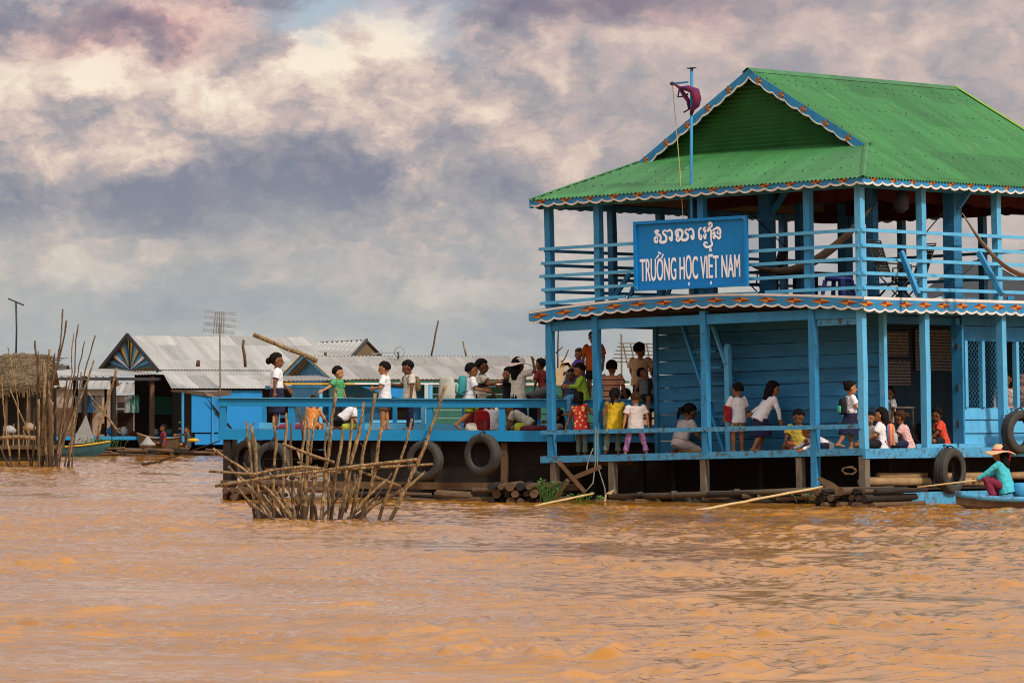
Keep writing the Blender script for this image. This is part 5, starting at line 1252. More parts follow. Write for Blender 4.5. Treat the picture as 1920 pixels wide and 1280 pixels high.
for pts, r, Y in bars: pole_part('crossbar', [zp(x,y,Y) for x,y in pts], r/4.174*.87/100*.85, 'pole', TR, tb, .9, False)
# twigs left on some stakes
for i in range(26):
    pts, r, Y = random.choice(stakes[:22]); k = random.randrange(len(pts)-1); s_ = random.random()*.7; x = pts[k][0]*(1-s_)+pts[k+1][0]*s_; y = pts[k][1]*(1-s_)+pts[k+1][1]*s_
    a = zp(x,y,Y); g = MB(); d = V((random.uniform(-1,1),random.uniform(-.3,.3),random.uniform(.2,1))).normalized()*random.uniform(.06,.16); g.tube([a, a+d*.6, a+d+V((0,0,.02))], [.014,.010,.005], 5); g.build('twig', M['pole_dark'], TR, True, org=tb)
g = MB()
for x, y in ((400,745),(560,700),(700,740),(790,690),(965,600),(985,680),(1130,640),(1180,640),(1510,610),(1660,600),(1300,890),(1575,800),(560,655),(1365,645)):
    c = zp(x,y,74.95); g.torus(c, .042, .012, (.2,.1,1), 12, 5); g.torus(c+V((0,0,.02)), .045, .011, (-.2,.3,1), 12, 5)
g.build('lashing', M['rope_dark'], TR, org=tb)
# ---------------------------------------------------------------- left stake bundle
def lp(x, y, Y): return W(x/3.556, 540+y/3.556, Y)
BY = 142.
bb = lp(300,1195,BY); bb.z = 0
BN = thing('stake_bundle', 'dense upright bundle of thick pale and dark stakes rising from the water at left', 'stakes', bb)
for pts, r, mt in (([(230,350),(255,560),(250,740),(262,1195)],11,'pole_dark'),([(295,470),(300,700),(280,1195)],19,'pole'),([(322,600),(335,800),(335,1190)],19,'pole_dark'),([(258,740),(262,1190)],13,'pole'),
   ([(305,640),(305,900),(312,1190)],14,'pole'),([(330,410),(318,600),(340,760),(310,1190)],11,'pole'),([(420,140),(408,330),(380,500),(345,640),(340,900)],8,'pole_dark'),([(440,215),(425,350),(385,490),(350,650)],8,'pole_dark'),
   ([(365,435),(345,600),(335,800)],8,'pole_dark'),([(345,760),(345,1190)],15,'pole'),([(255,420),(260,620)],6,'pole_dark')):
    pole_part('stake', [lp(x,y,BY+random.uniform(-.3,.3)) for x,y in pts], r/3.556*.8*BY/F, mt, BN, bb, .8, pts[-1][1] > 1100, .35)
GS = 'slim stakes standing in the water at left'
loose = [
 ([(520,240),(508,340),(500,500),(500,560),(420,900),(380,1190)],8,'pole_dark','tall dark twisted stake leaning right out of the bundle'),
 ([(490,300),(475,480),(480,560),(450,700),(370,1190)],8,'pole','pale slim stake just left of the tall twisted one'),
 ([(565,355),(545,450),(525,520),(500,700),(440,950),(400,1150)],8,'pole_dark','dark forked stake bending right above the tin roofs'),
 ([(635,315),(600,440),(570,540),(530,700),(420,1000),(395,1180)],8,'pole_dark','longest dark stake leaning far right toward the gable house'),
 ([(625,480),(590,600),(530,750),(500,850),(455,1190)],12,'pole','thick pale stake leaning right in front of the tin hut'),
 ([(50,395),(75,500),(100,640),(120,760),(128,1190)],8,'pole','slim leaning stake in front of the thatched hut'),
 ([(10,580),(20,750),(35,920),(80,1195)],9,'pole','stake nearest the left edge of the picture, leaning right'),
 ([(65,670),(120,800),(200,990)],9,'pole','pale stake slanting down over the thatched hut to the boat'),
 ([(183,530),(180,760),(178,950)],5,'pole','very thin upright stake before the thatched hut'),
 ([(780,530),(750,650),(720,750),(660,950),(648,1010)],13,'pole','stout pale pole leaning right before the porch of the gable house'),
 ([(580,690),(660,790),(740,890),(800,970)],9,'pole','pale pole sloping down right toward the yellow boat tip'),
 ([(0,1050),(30,1130),(60,1190)],11,'pole_dark','short dark stake slanting in the water at the left edge'),
 ([(165,960),(180,1050),(205,1190)],8,'pole','short pale stake left of the bundle base'),
 ([(240,1000),(225,1100),(210,1190)],7,'pole_dark','short dark stake touching the bundle base'),
 ([(460,1030),(445,1110),(430,1190)],8,'pole_dark','short stump stake right of the bundle base'),
 ([(450,600),(430,750),(400,950),(368,1190)],10,'pole_dark','dark leaning stake inside the right fan of stakes'),
 ([(540,560),(525,720),(500,950),(480,1190)],8,'pole_dark','upright dark stake at the right side of the fan'),
 ([(230,800),(225,1000),(215,1180)],7,'pole_dark','dark upright stake between bundle and blue boat'),
 ([(420,700),(380,800),(350,900),(345,1010)],8,'pole','pale crossing stake low in the fan'),
 ([(530,740),(470,900),(400,1080),(375,1190)],10,'pole','thick pale stake crossing low through the fan')]
for pts, r, mt, lb in loose:
    Y = BY+random.uniform(-1.2,1.2); P_ = [lp(x,y,Y) for x,y in pts]; bs = V((P_[-1].x, Y, min(0,P_[-1].z)))
    und = pts[-1][1] > 1100
    q = []
    o = pole_part('stake', P_, r/3.556*.72*BY/F, mt, None, bs, .7, und, .3); tag(o, lb, 'stake', GS)
o = pole_part('crossbar_pole', [lp(0,1000,141.), lp(110,990,141.), lp(240,1000,141.)], .07, 'pole', None, lp(0,1000,141.), .9, False); tag(o, 'pale pole lying level across the blue boat at left', 'pole')
# ---------------------------------------------------------------- village behind
def frame(o, u):
    u = V((u[0],u[1],0)).normalized(); w = V((-u.y,u.x,0)); m = Matrix(((u.x,w.x,0,o[0]),(u.y,w.y,0,o[1]),(0,0,1,0),(0,0,0,1))); return m
def croof(name, A, B, C, D, mt, parent, pitch=.13, amp=.012, rows=2):
    """A-B eave, D-C ridge"""
    A, B, C, D = V(A), V(B), V(C), V(D); L_ = (B-A).length; n = (B-A).cross(D-A).normalized(); n = n if n.z > 0 else -n
    g = MB(); g.corr((frange(0, L_, pitch/5), lambda s: (A.lerp(B, s/L_), D.lerp(C, s/L_))), rows, 0, pitch, amp, n); o = g.build(name, M[mt], parent, True)
    return o
def bx(par, name, c, d, mt): g = MB(); g.box(c, d); return g.build(name, M[mt], par)
# house A: long grey roof with fan-patterned gable
AM = frame((-13.97,183.), (.906,.42)); AI = AM.inverted()
HA = thing('floating_house', 'floating house with long grey tin roof, painted fan gable and bright blue tin wall', 'house', mw=AM)
LA = 7.4
croof('roof', (-.15,-.15,3.32), (LA+.3,-.15,3.32), (LA+.1,3.31,4.72), (-.1,3.31,4.72), 'tin', HA); croof('roof', (LA,6.75,3.32), (-.1,6.75,3.32), (-.1,3.31,4.72), (LA,3.31,4.72), 'tin', HA)
g = MB(); g.beam((-.12,-.2,3.28),(-.12,3.31,4.74),.06,.18); g.beam((-.12,6.8,3.28),(-.12,3.31,4.74),.06,.18); g.build('barge_board', M['tin_dark'], HA)
fan = [M['blue'], M['yellow'], M['white'], M['green_plank'], M['tin_dark']]
g = MB(); c = V((.0,3.31,3.34)); ap = V((.0,3.31,4.66)); lf_ = V((.0,6.4,3.42)); rt_ = V((.0,.25,3.42))
def edge(s): return (lf_.lerp(ap, s/ .5) if s < .5 else ap.lerp(rt_, (s-.5)/.5))
nf = 22; order = [3,4,0,4,2,0,4,1,0,4,1,1,4,0,1,4,0,2,4,0,4,3]
for i in range(nf): g.add([c, edge(i/nf), edge((i+1)/nf)], [(0,1,2)], order[i])
g.beam((-.03,3.31,3.4),(-.03,3.31,4.5),.05,.06,mi=4)
g.build('gable_panel', fan, HA)
g = MB(); g.prism([(.03,.25,3.42),(.03,6.4,3.42),(.03,3.31,4.66)], (.04,0,0)); g.build('gable_wall', M['tin_dark'], HA)
# lean-to on the near side
lx0 = (AI @ W(300,690,183)).x-.05
croof('lean_to_roof', (-.35,-2.3,2.58), (LA+1.2,-2.3,2.58), (LA+.6,-.1,3.30), (0.05,-.1,3.30), 'tin', HA)
g = MB(); g.beam((0,-.06,3.29),(LA+.3,-.06,3.29),.05,.06); g.build('flashing', M['tin_dark'], HA)
# awning off the gable end
croof('awning', (-5.6,-.2,3.02), (-.1,-.2,3.14), (-.1,4.8,3.40), (-5.6,4.8,3.30), 'tin', HA); bx(HA, 'awning_beam', (-2.8,-.22,2.95), (5.6,.08,.12), 'tin_dark')
for x in (-5.4,-3.1,-1.9,-.3):
    for y in (0.,4.5): bx(HA, 'post', (x,y,1.7), (.16,.16,2.7), 'brown' if x > -.5 else 'dark')
bx(HA, 'deck', (-1.5,2.,.62), (9.5,5.8,.12), 'blue_deck'); bx(HA, 'hull', (2.,2.6,.2), (11,5.,.7), 'dark')
x0 = (AI @ W(360,780,181.3)).x; x1 = (AI @ W(505,780,181.9)).x
g = MB(); g.corr((frange(0,1,.02), lambda s: (V((x0+(x1-x0)*s,-2.1,.85)),V((x0+(x1-x0)*s,-2.1,2.5)))), 2, 0, .3, .01, (0,1,0)); g.build('blue_tin_wall', M['blue_tin'], HA, True)
bx(HA, 'lower_panel', ((x0+x1)/2+.1,-2.05,.58), (x1-x0-.1,.04,.42), 'blue_tin')
bx(HA, 'side_wall', (x0+.02,-1.,1.6), (.04,2.1,1.7), 'dark'); bx(HA, 'back_wall', (3.6,2.5,1.9), (7.4,.06,2.5), 'dark'); bx(HA, 'interior_panel', (1.0,2.4,1.9), (.9,.05,.7), 'green_plank')
for x in (0.2,1.45): bx(HA, 'post', (x,-2.1,1.45), (.09,.09,2.1), 'blue')
g = MB()
vs = [(-.3,-2.2,2.52),(1.0,-2.35,2.46),(2.2,-2.3,2.5),(2.2,-1.9,2.1),(1.2,-2.2,2.28),(-.2,-1.9,2.45)]; g.prism(vs, (0,.05,0)); g.build('awning_cloth', M['tarp_grey'], HA)
g = MB(); g.prism([(1.15,-2.3,2.2),(2.3,-2.1,1.0),(2.35,-2.1,.9),(1.9,-2.1,1.2)], (0,.04,0)); g.build('hanging_net', M['black'], HA)
for z in (1.35,1.6): bx(HA, 'bench', (1.3,-1.0,z-.35), (1.6,.3,.06), 'yellow')
def bin_(label, c, r, h, mt, name='jar', cat='jar'):
    g = MB(); g.loft([ring(V((0,0,z*h)), V((q*r,0,0)), V((0,q*r,0)), 14) for q, z in ((.6,0),(.95,.25),(1,.5),(.85,.8),(.55,.92),(.6,1.))]); o = solo(g, name, M[mt], label, cat, (0,0,0), None, True); o.location = c
bin_('grey metal water pot on the porch of the gable house', W(290,817,184.), .17, .28, 'metal', 'water_pot', 'pot')
bin_('blue plastic tub under the awning of the gable house', W(212,816,185), .28, .35, 'blue', 'tub', 'tub'); bin_('white bucket beside the blue tub on the porch', W(232,816,185), .16, .35, 'white', 'bucket', 'bucket')
# house B
BM = frame((-5.46,140.), (.964,.267)); BI = BM.inverted(); 
HB = thing('floating_house', 'low floating house with blue gable and long grey roof right behind the children', 'house', mw=BM)
LB = 8.3
croof('roof', (-.1,-.35,2.68), (LB+.9,-.35,2.68), (LB,3.1,3.42), (-.1,3.1,3.42), 'tin_rust', HB); croof('roof', (LB+.9,6.6,2.6), (-.1,6.6,2.6), (-.1,3.1,3.42), (LB,3.1,3.42), 'tin_rust', HB)
g = MB(); g.prism([(.15,0,2.72),(.15,6.2,2.72),(.15,3.1,3.36)], (.05,0,0)); g.build('gable_wall', M['blue'], HB)
g = MB(); g.beam((-.12,-.4,2.68),(-.12,3.1,3.44),.05,.12); g.beam((-.12,6.6,2.68),(-.12,3.1,3.44),.05,.12); g.build('barge_board', M['blue_light'], HB)
g = MB(); g.beam((-.16,-.42,2.75),(-.16,3.1,3.51),.04,.03); g.beam((-.16,6.6,2.75),(-.16,3.1,3.51),.04,.03); g.build('trim', M['yellow'], HB)
g = MB(); g.beam((0,-.38,2.60),(LB+1,-.38,2.60),.04,.07); g.build('fascia', M['green_plank'], HB); g = MB(); g.beam((0,-.40,2.54),(LB+1,-.40,2.54),.04,.05); g.build('white_trim', M['white'], HB)
planks('wall', (3.1,.25,0), (LB+.6,.25,0), .55, 2.6, .24, (0,-1,0), 'green_plank', parent=HB)
bx(HB, 'wall', (1.5,.8,1.6), (3.2,.06,2.0), 'blue'); bx(HB, 'end_wall', (.1,3.1,1.6), (.06,5.4,2.2), 'blue')
bx(HB, 'door', (2.2,.72,1.45), (.8,.05,1.7), 'dark'); bx(HB, 'door', (4.75,.18,1.35), (.85,.05,1.6), 'dark'); bx(HB, 'door_frame', (5.2,.18,1.4), (.05,.06,1.7), 'white'); bx(HB, 'door_frame', (4.3,.18,1.4), (.07,.06,1.7), 'blue')
for x in (-.1,1.6,3.0): bx(HB, 'post', (x,-.35,1.6), (.10,.10,2.0), 'blue_light')
for z, c in ((1.05,'yellow'),(1.3,'brown'),(1.55,'blue'),(.8,'blue')): bx(HB, 'railing', (-.9,-.2,z), (1.8,.05,.09), c)
for z, c in ((1.05,'brown'),(1.4,'blue_light'),(.8,'blue_light')): bx(HB, 'railing', (2.0,-.3,z), (1.6,.05,.08), c)
bx(HB, 'hull', (3.2,2.8,.3), (10,5.8,.6), 'dark')
croof('porch_roof', (-2.4,-1.3,2.60), (.4,-1.3,2.66), (.4,.9,2.82), (-2.4,.9,2.74), 'tin_rust', HB); bx(HB, 'porch_beam', (-.9,-1.28,2.53), (2.6,.05,.05), 'yellow'); bx(HB, 'porch_beam', (-1.1,-1.1,2.42), (2.4,.06,.10), 'blue')
bx(HB, 'post', (-1.9,-1.1,1.5), (.09,.09,1.9), 'blue'); bx(HB, 'post', (-.6,-1.1,1.5), (.09,.09,1.9), 'blue_light')
p = BI @ W(745,735,140); g = MB(); g.prism([(p.x-1.1,-.5,2.45),(p.x+.6,-.5,2.38),(p.x+.5,-.5,2.05),(p.x-.2,-.5,2.15)], (0,.05,0)); g.build('blue_awning_cloth', M['blue_tin'], HB)
p = W(838,728,139.2); g = MB(); g.loft([ring(V((0,0,z)), V((a_,0,0)), V((0,.12,0)), 12) for a_, z in ((.22,-.45),(.26,-.2),(.25,.1),(.2,.30),(.15,.34))]); o = solo(g, 'sack', [mat('pale_sack', (.45,.45,.38,1), rough=.9, bump=.6, bscale=8)], 'pale green white sack hanging on the green plank wall', 'sack', (0,0,0), None, True); o.location = p
# house C behind
CM_ = frame((-8.4,200.), (-.94,.34))
HC = thing('tin_shed', 'grey corrugated shed roof rising behind the blue gable house', 'shed', mw=frame((W(574,672,198).x,198.), (.80,.60)))
zr = CAMH+(HOR-639)*200/F; ze = CAMH+(HOR-671)*198/F
g = HC.matrix_world.inverted()
def inC(px,py,Y): return frame((W(574,672,198).x,198.), (.80,.60)).inverted() @ W(px,py,Y)
croof('roof', inC(570,668,198), inC(656,672,196), inC(687,638,201), inC(600,642,203), 'tin', HC, .3, .03)
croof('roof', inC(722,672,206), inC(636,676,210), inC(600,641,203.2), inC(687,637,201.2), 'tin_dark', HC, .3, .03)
g = MB(); a, b, c = inC(662,674,196.4), inC(686,643,201), inC(716,674,205.6); g.prism([a,b,c], V((-.1,.1,0))); g.build('gable_wall', M['thatch'], HC)
g = MB(); q = [inC(640,674,197), inC(700,674,204), inC(670,674,212), inC(590,674,204)]; g.prism(q, (0,0,-3.5)); g.build('wall', M['tin_dark'], HC)
g = MB(); g.beam(inC(655,674,195.9), inC(688,637,200.9), .08,.14); g.build('barge_board', M['tin_dark'], HC)
# tin huts left
def hut(label, px0, px1, pyt, pyb, Y, dp, mr, mw_, name='tin_hut'):
    a = W(px0,pyt,Y); b = W(px1,pyt,Y); zt = a.z; zb = W(0,pyb,Y).z
    t = thing(name, label, 'hut', (a.x, Y, 0)); w = b.x-a.x
    croof('roof', (-.2,-.4,zt-.45), (w+.2,-.4,zt-.45), (w+.2,dp*.6,zt), (-.2,dp*.6,zt), mr, t, .3, .03)
    croof('roof', (w+.2,dp+.3,zt-.4), (-.2,dp+.3,zt-.4), (-.2,dp*.6,zt), (w+.2,dp*.6,zt), mr, t, .3, .03)
    bx(t, 'wall', (w/2,.05,(zt-.5+.3)/2), (w,.1,zt-.9), mw_); bx(t, 'wall', (w-.05,dp/2,(zt-.5+.3)/2), (.1,dp,zt-.9), mw_); bx(t, 'floor', (w/2,dp/2,.3), (w+.4,dp+.4,.4), 'dark')
    bx(t, 'doorway', (w*.6,-.02,(zt-.9)/2+.2), (.7,.05,zt-1.2), 'dark'); bx(t, 'lower_roof', (w*.5,-.9,zt-1.15), (w*.9,1.4,.06), mr)
    return t
hut('pale rust-stained tin hut behind the left stakes', 95, 200, 705, 800, 198, 4, 'tin_rust', 'rust_wall')
hut('low dark roofed hut between the thatched hut and the tin hut', 40, 110, 684, 800, 204, 4, 'tin_dark', 'brown')
hut('small grey tin roof hut behind the porch of the gable house', 195, 262, 718, 800, 206, 3, 'tin_rust', 'rust_wall')
# thatched hut
tx = W(-30,668,160); t = thing('thatched_hut', 'small hut with sagging dry thatch roof at the left edge', 'hut', (tx.x,160,0)); w = W(92,0,160).x-tx.x
zt = W(0,664,160).z; zb = W(0,738,160).z
g = MB(); rnd = random.Random(3)
n = 60; rows = 9; vs = []; fs = []
for i in range(n+1):
    for k in range(rows+1):
        s = k/rows; x = w*i/n+rnd.uniform(-.03,.03); vs.append((x+ (s*.15), 1.6-2.0*s+rnd.uniform(-.02,.02), zt+.10*math.sin(i/n*3)-.05-(zt-zb-.25)*s+rnd.uniform(-.03,.03)-(rnd.uniform(0,.18) if k == rows else 0)))
for i in range(n):
    for k in range(rows): q = i*(rows+1)+k; fs.append((q,q+1,q+rows+2,q+rows+1))
g.add(vs, fs)
for i in range(900):
    x = rnd.uniform(0,w); s = rnd.random(); p = V((x,1.6-2.0*s-.03,zt-.05-(zt-zb-.25)*s)); g.beam(p, p+V((rnd.uniform(-.6,.6),-.12,-rnd.uniform(-.08,.16))), .012,.02)
for i in range(160): x = rnd.uniform(0,w); p = V((x,-.42,zb+.25)); g.beam(p, p+V((rnd.uniform(-.06,.06),-.03,-rnd.uniform(.1,.4))), .015,.02)
g.build('thatch_roof', M['thatch'], t)
g = MB(); g.quad((0,1.6,zt-.05),(w,1.6,zt-.05),(w,3.8,zb+.3),(0,3.8,zb+.3)); g.build('thatch_roof', M['thatch'], t)
for x in (.1,w*.35,w*.7,w-.15): bx(t, 'post', (x,-.2,zb/2+.2), (.09,.09,zb), 'pole_dark')
bx(t, 'wall', (w/2,2.6,zb/2+.2), (w,.06,zb), 'dark'); bx(t, 'floor', (w/2,1.6,.45), (w+.4,4.2,.12), 'pole_dark')
g = MB()
for i in range(14): x = w*i/13; g.beam((x,-.25,.5),(x+.02,-.25,1.0+.3*rnd.random()), .04,.04)
g.build('slat_fence', M['pole'], t); bx(t, 'hull', (w/2,1.5,.2), (w,3.5,.4), 'dark')
for i,(px,py,lb,mt) in enumerate(((18,790,'pale grey heap of cloth under the thatched hut','tarp_grey'),(55,785,'tan basket under the thatched hut','boat_tan'))):
    g = MB(); c = W(px,py+16,158.5); g.loft([ring(V((0,0,z)), V((r_,0,0)), V((0,r_*.7,0)), 12) for r_, z in ((.2,-.1),(.24,.0),(.15,.10),(.06,.16))]); o = solo(g, 'bundle', M[mt], lb, 'bundle', (0,0,0), None, True); o.location = c
# boats
def boat(label, px0, px1, pyw, mt, beam=.95, h=.45, rise0=.35, rise1=.35, rz=0., group='wooden boats moored by the houses', stripe=None, pts=18, draft=.15):
    Y = CAMH*F/(pyw-HOR); a = W(px0,pyw,Y); b = W(px1,pyw,Y); c = (a+b)/2; Lh = (b-a).length/2/max(.3,math.cos(rz))
    t = thing('wooden_boat', label, 'boat', (c.x,Y+.3,0), rz, group)
    def sec(s, dx=0., inn=0.):
        x = Lh*s; e = (1-abs(s)**2.6); bw = max(.02, beam/2*e**.7-inn); top = h+(rise0 if s < 0 else rise1)*abs(s)**2.4; bot = -draft+(top+draft)*.75*abs(s)**5
        return x, bw, top, bot
    outer = []; 
    g = MB(); rings = []
    for i in range(pts+1):
        s = -1+2*i/pts; x, bw, top, bot = sec(s); xi, bi, _, _ = sec(s, inn=.03)
        rings.append([V((x,-bw,top)),V((x,-bw*.82,(top+bot)/2)),V((x,-bw*.45,bot)),V((x,bw*.45,bot)),V((x,bw*.82,(top+bot)/2)),V((x,bw,top)),V((x,bi,top)),V((x,bi*.8,(top+bot)/2)),V((x,bi*.4,bot+.05)),V((x,-bi*.4,bot+.05)),V((x,-bi*.8,(top+bot)/2)),V((x,-bi,top))])
    g.loft(rings); g.build('hull', M[mt], t)
    for sg in (-1,1):
        g = MB(); g.tube([V((sec(-1+2*i/pts)[0], sg*(sec(-1+2*i/pts)[1]+.01), sec(-1+2*i/pts)[2])) for i in range(pts+1)], .035, 6); g.build('gunwale', M[stripe or 'boat_tan'], t, True)
    for s in (-.5,0,.45): x, bw, top, bot = sec(s); bx(t, 'thwart', (x,0,top-.08), (.2,bw*1.9,.03), 'boat_tan')
    return t, Y
boat('long teal boat with a yellow stripe moored under the thatched hut', -60, 205, 855, 'teal_plank', 1.1, .34, .1, .22, 0, stripe='yellow')
boat('open brown boat with a pale heap inside before the porch', 256, 362, 851, 'boat_brown', 1.2, .62, .2, .30, .05)
boat('dark brown boat tied behind the open brown one', 240, 335, 838, 'dark', 1.0, .75, .1, .2, 0)
boat('narrow pale blue boat bow poking out left of the brown boat', 232, 270, 848, 'blue_worn', .7, .3, .35, .1, .1)
boat('low teal boat beneath the bright blue tin wall', 352, 480, 849, 'teal_plank', .9, .36, .1, .25, 0)
boat('shabby brown raft boat beneath the left huts', 90, 190, 842, 'boat_tan', 1., .35, .2, .2, 0)
boat('long low dark sampan lying in front of the tin huts', 60, 246, 849, 'dark', .9, .25, .1, .25, 0)
boat('dark slim boat with brown rim under the porch awning', 196, 262, 843, 'boat_brown', .9, .35, .25, .2, 0)
boat('yellow-tipped dark boat prow pointing right beside the stakes', 150, 222, 846, 'boat_brown', .8, .45, .2, .5, 0, stripe='yellow')
g = MB(); c = W(277,833,180.5); g.loft([ring(V((0,0,z)), V((r_,0,0)), V((0,r_*.7,0)), 12) for r_, z in ((.30,-.05),(.32,.02),(.18,.12),(.05,.3))]); o = solo(g, 'white_heap', M['tarp_grey'], 'heap of pale sacking in the open brown boat', 'sack', (0,0,0), None, True); o.location = c
g = MB(); c = W(362,826,179.5); g.loft([ring(V((0,0,z)), V((r_,0,0)), V((0,r_*.5,0)), 12) for r_, z in ((.14,-.04),(.26,.0),(.2,.07),(.05,.10))]); o = solo(g, 'yellow_bag', M['yellow'], 'yellow plastic bag on the boat beside the blue wall', 'bag', (0,0,0), None, True); o.location = c
for px, py, lb, mt in ((400,824,'dark bundle of nets in the teal boat','black'),(452,822,'red cloth heap in the teal boat', 'rust'),(430,826,'dark blue bundle in the teal boat','blue_wall')):
    g = MB(); c = W(px,py,183); g.loft([ring(V((0,0,z)), V((r_,0,0)), V((0,r_*.5,0)), 12) for r_, z in ((.3,-.1),(.36,.05),(.25,.2),(.05,.28))]); o = solo(g, 'bundle', M[mt], lb, 'bundle', (0,0,0), None, True); o.location = c
g = MB(); c = W(155,815,176); g.prism([(-.5,0,-.35),(.45,0,-.3),(.30,0,.2),(.12,0,.75),(-.1,0,.3)], (0,.15,0)); o = solo(g, 'folded_tarp', M['tarp_grey'], 'grey peaked tarpaulin standing between the left boats', 'tarp', (0,0,0)); o.location = c
plant('clump of green water weed between boats at left', W(190,838,176), 60, .35, 8, .9)
# masts, antennas, sticks
def antenna(label, px, pyt, pyb, Y, w, tilt=0., kind=0):
    b = W(px,pyb,Y); h = W(px,pyt,Y).z-b.z; t = thing('tv_antenna', label, 'antenna', b)
    g = MB(); g.tube([(0,0,0),(0.02,0,h*.5),(.0,0,h)], .035 if kind < 2 else .03, 6); g.build('mast', M['iron'] if kind != 1 else M['grey_post'], t, True)
    g = MB(); rt = Matrix.Rotation(tilt, 3, 'Y')
    if kind == 1:
        for z, y in ((-.35,0),(-.1,.1),(.15,-.1),(.38,.05)):
            for dx in (-1,1):
                a = rt @ V((0,0,z)); bq = rt @ V((dx*w,y,z)); g.tube([a+V((0,y,h)), bq+V((0,0,h)), bq+V((0,0,h+.07)), a+V((0,y,h+.07))], .014, 5)
        for i in range(5): g.tube([V((-.25+.1*i,.1,h-.4)), V((-.15+.08*i,-.1,h+.45))], .02, 5)
    elif kind == 0:
        g.beam(V((-w,0,h))+V((0,0,-tilt*w*-1)), V((w,0,h))+V((0,0,tilt*w*-1)), .06,.05); 
        for k in (-.8,-.4,0,.4,.8): g.beam(V((w*k,-.35,h-tilt*w*k)), V((w*k,.35,h-tilt*w*k)), .02,.02)
    else:
        g.torus((.05,0,h), .16, .015, (.3,1,0), 16, 5); g.beam((-.8,0,h-.05),(.1,0,h),.03,.03); g.beam((-.8,0,h-.05),(-.8,0,h-.0),.02,.12); g.beam((-.5,0,h-.12),(-.5,0,h+.08),.02,.02)
    g.build('aerial', M['metal'] if kind else M['iron'], t)
antenna('tall antenna mast with one slanted bar above the thatched hut', 30, 566, 668, 164, .28, .42)
antenna('tall mast with a cluster of looped aerial rods above the grey roof', 412, 606, 815, 179, .62, .1, 1)
antenna('small dish aerial on the ridge of the long grey roof', 746, 660, 673, 143, .3, 0, 2)
def st_(label, pts, Y, r, mt='pole_dark', name='pole'):
    P_ = [W(x,y,Y) for x,y in pts]; o = stick(name, label, P_, r, mt, 'pole', wob=.015)
st_('long crooked pole lying slanted across the grey roofs', [(475,627),(500,637),(540,654),(565,662),(595,677)], 141.5, .075, 'pole', 'roof_pole')
st_('thin crooked stick standing on the long grey roof', [(457,637),(455,650),(459,668),(460,688)], 180.5, .06); st_('short stub of wood on the edge of the grey roof', [(372,675),(371,687)], 180.5, .08)
st_('long thin pole leaning right above the low roof', [(822,601),(808,669)], 146, .03); st_('short thin pole leaning left above the low roof', [(868,640),(875,671)], 146, .03, 'pole')
st_('pale pole leaning behind the girl with the hat', [(1028,650),(1016,700)], 136, .03, 'pole'); st_('thin mast seen between the first two school posts', [(1047,600),(1046,690)], 140, .025, 'iron')
st_('bare branch behind the boy in purple', [(1066,655),(1060,672),(1052,680)], 140, .025); st_('crossing branch beside the first school post', [(1055,650),(1042,662)], 140, .025)
st_('short stub on the far shed roof', [(610,660),(611,671)], 195, .08, 'brown')
# tarp boat
c = W(1062,722,128); t = thing('covered_boat', 'green boat with a tan tarpaulin hood behind the first school posts', 'boat', (c.x,128,0))
g = MB(); vs = []; fs = []
hs = [(-.36,-.15),(-.33,.30),(-.16,.60),(.06,.66),(.28,.40),(.34,.05)]
for y in (-.6,0,.8,1.6):
    for x, z in hs: vs.append((x*1.0,y,2.42+z*(1-.05*y)+.02*math.sin(x*20+y*3)))
for i in range(3):
    for j in range(5): q = i*6+j; fs.append((q,q+1,q+7,q+6))
g.add(vs, fs); o = g.build('tarp_hood', M['tarp'], t, True); md = o.modifiers.new('solid','SOLIDIFY'); md.thickness = .03
g = MB(); g.prism([(-.05,-.58,2.44),(.0,-.58,2.75),(.18,-.58,2.86),(.29,-.58,2.70),(.31,-.58,2.44)], (0,1.8,0)); g.build('dark_opening', M['black'], t)  # black prism added as the hood's opening, its inner shade given as colour
g = MB(); g.prism([(-.34,-.5,2.40),(-.30,-.5,2.72),(-.16,-.5,3.0),(-.04,-.5,3.0),(-.06,-.5,2.40)], (0,.06,0)); g.build('tarp_front', M['tarp'], t); planks('hull', (-1.2,-.7,0), (1.0,-.7,0), .4, 2.44, .25, (0,-1,0), 'green_plank', parent=t); bx(t, 'hull_top', (-.1,.5,2.42), (2.3,2.4,.05), 'boat_tan'); bx(t, 'hull_body', (-.1,.6,1.3), (2.2,2.4,2.1), 'dark')
# lattice frame
c = W(1195,740,150); t = thing('drying_frame', 'open lattice of thin poles on a boat behind the boy in orange', 'drying frame', (c.x,150,0))
g = MB()
for i, py in enumerate((643,650,657,664,671,678)): g.tube([W(1160-i*3,py,150)-c*1+V((0,0,c.z)), W(1250,py+2,150)-c+V((0,0,c.z))], .018, 5)
for px, pb_ in ((1168,643),(1182,690),(1212,643),(1228,643)): g.tube([W(px,643,149.8)-c+V((0,0,c.z)), W(px+10,690,149.8)-c+V((0,0,c.z))], .025, 5)
for px in (1165,1225): g.tube([W(px,626,149.8)-c+V((0,0,c.z)), W(px+1,760,149.8)-c+V((0,0,c.z))], .03, 5)
g.build('lattice', M['grey_post'], t); bx(t, 'hull', (0,.5,.9), (2.6,2,1.6), 'boat_tan'); bx(t, 'deck_rail', (0,-.3,1.78), (2.4,.06,.1), 'yellow')
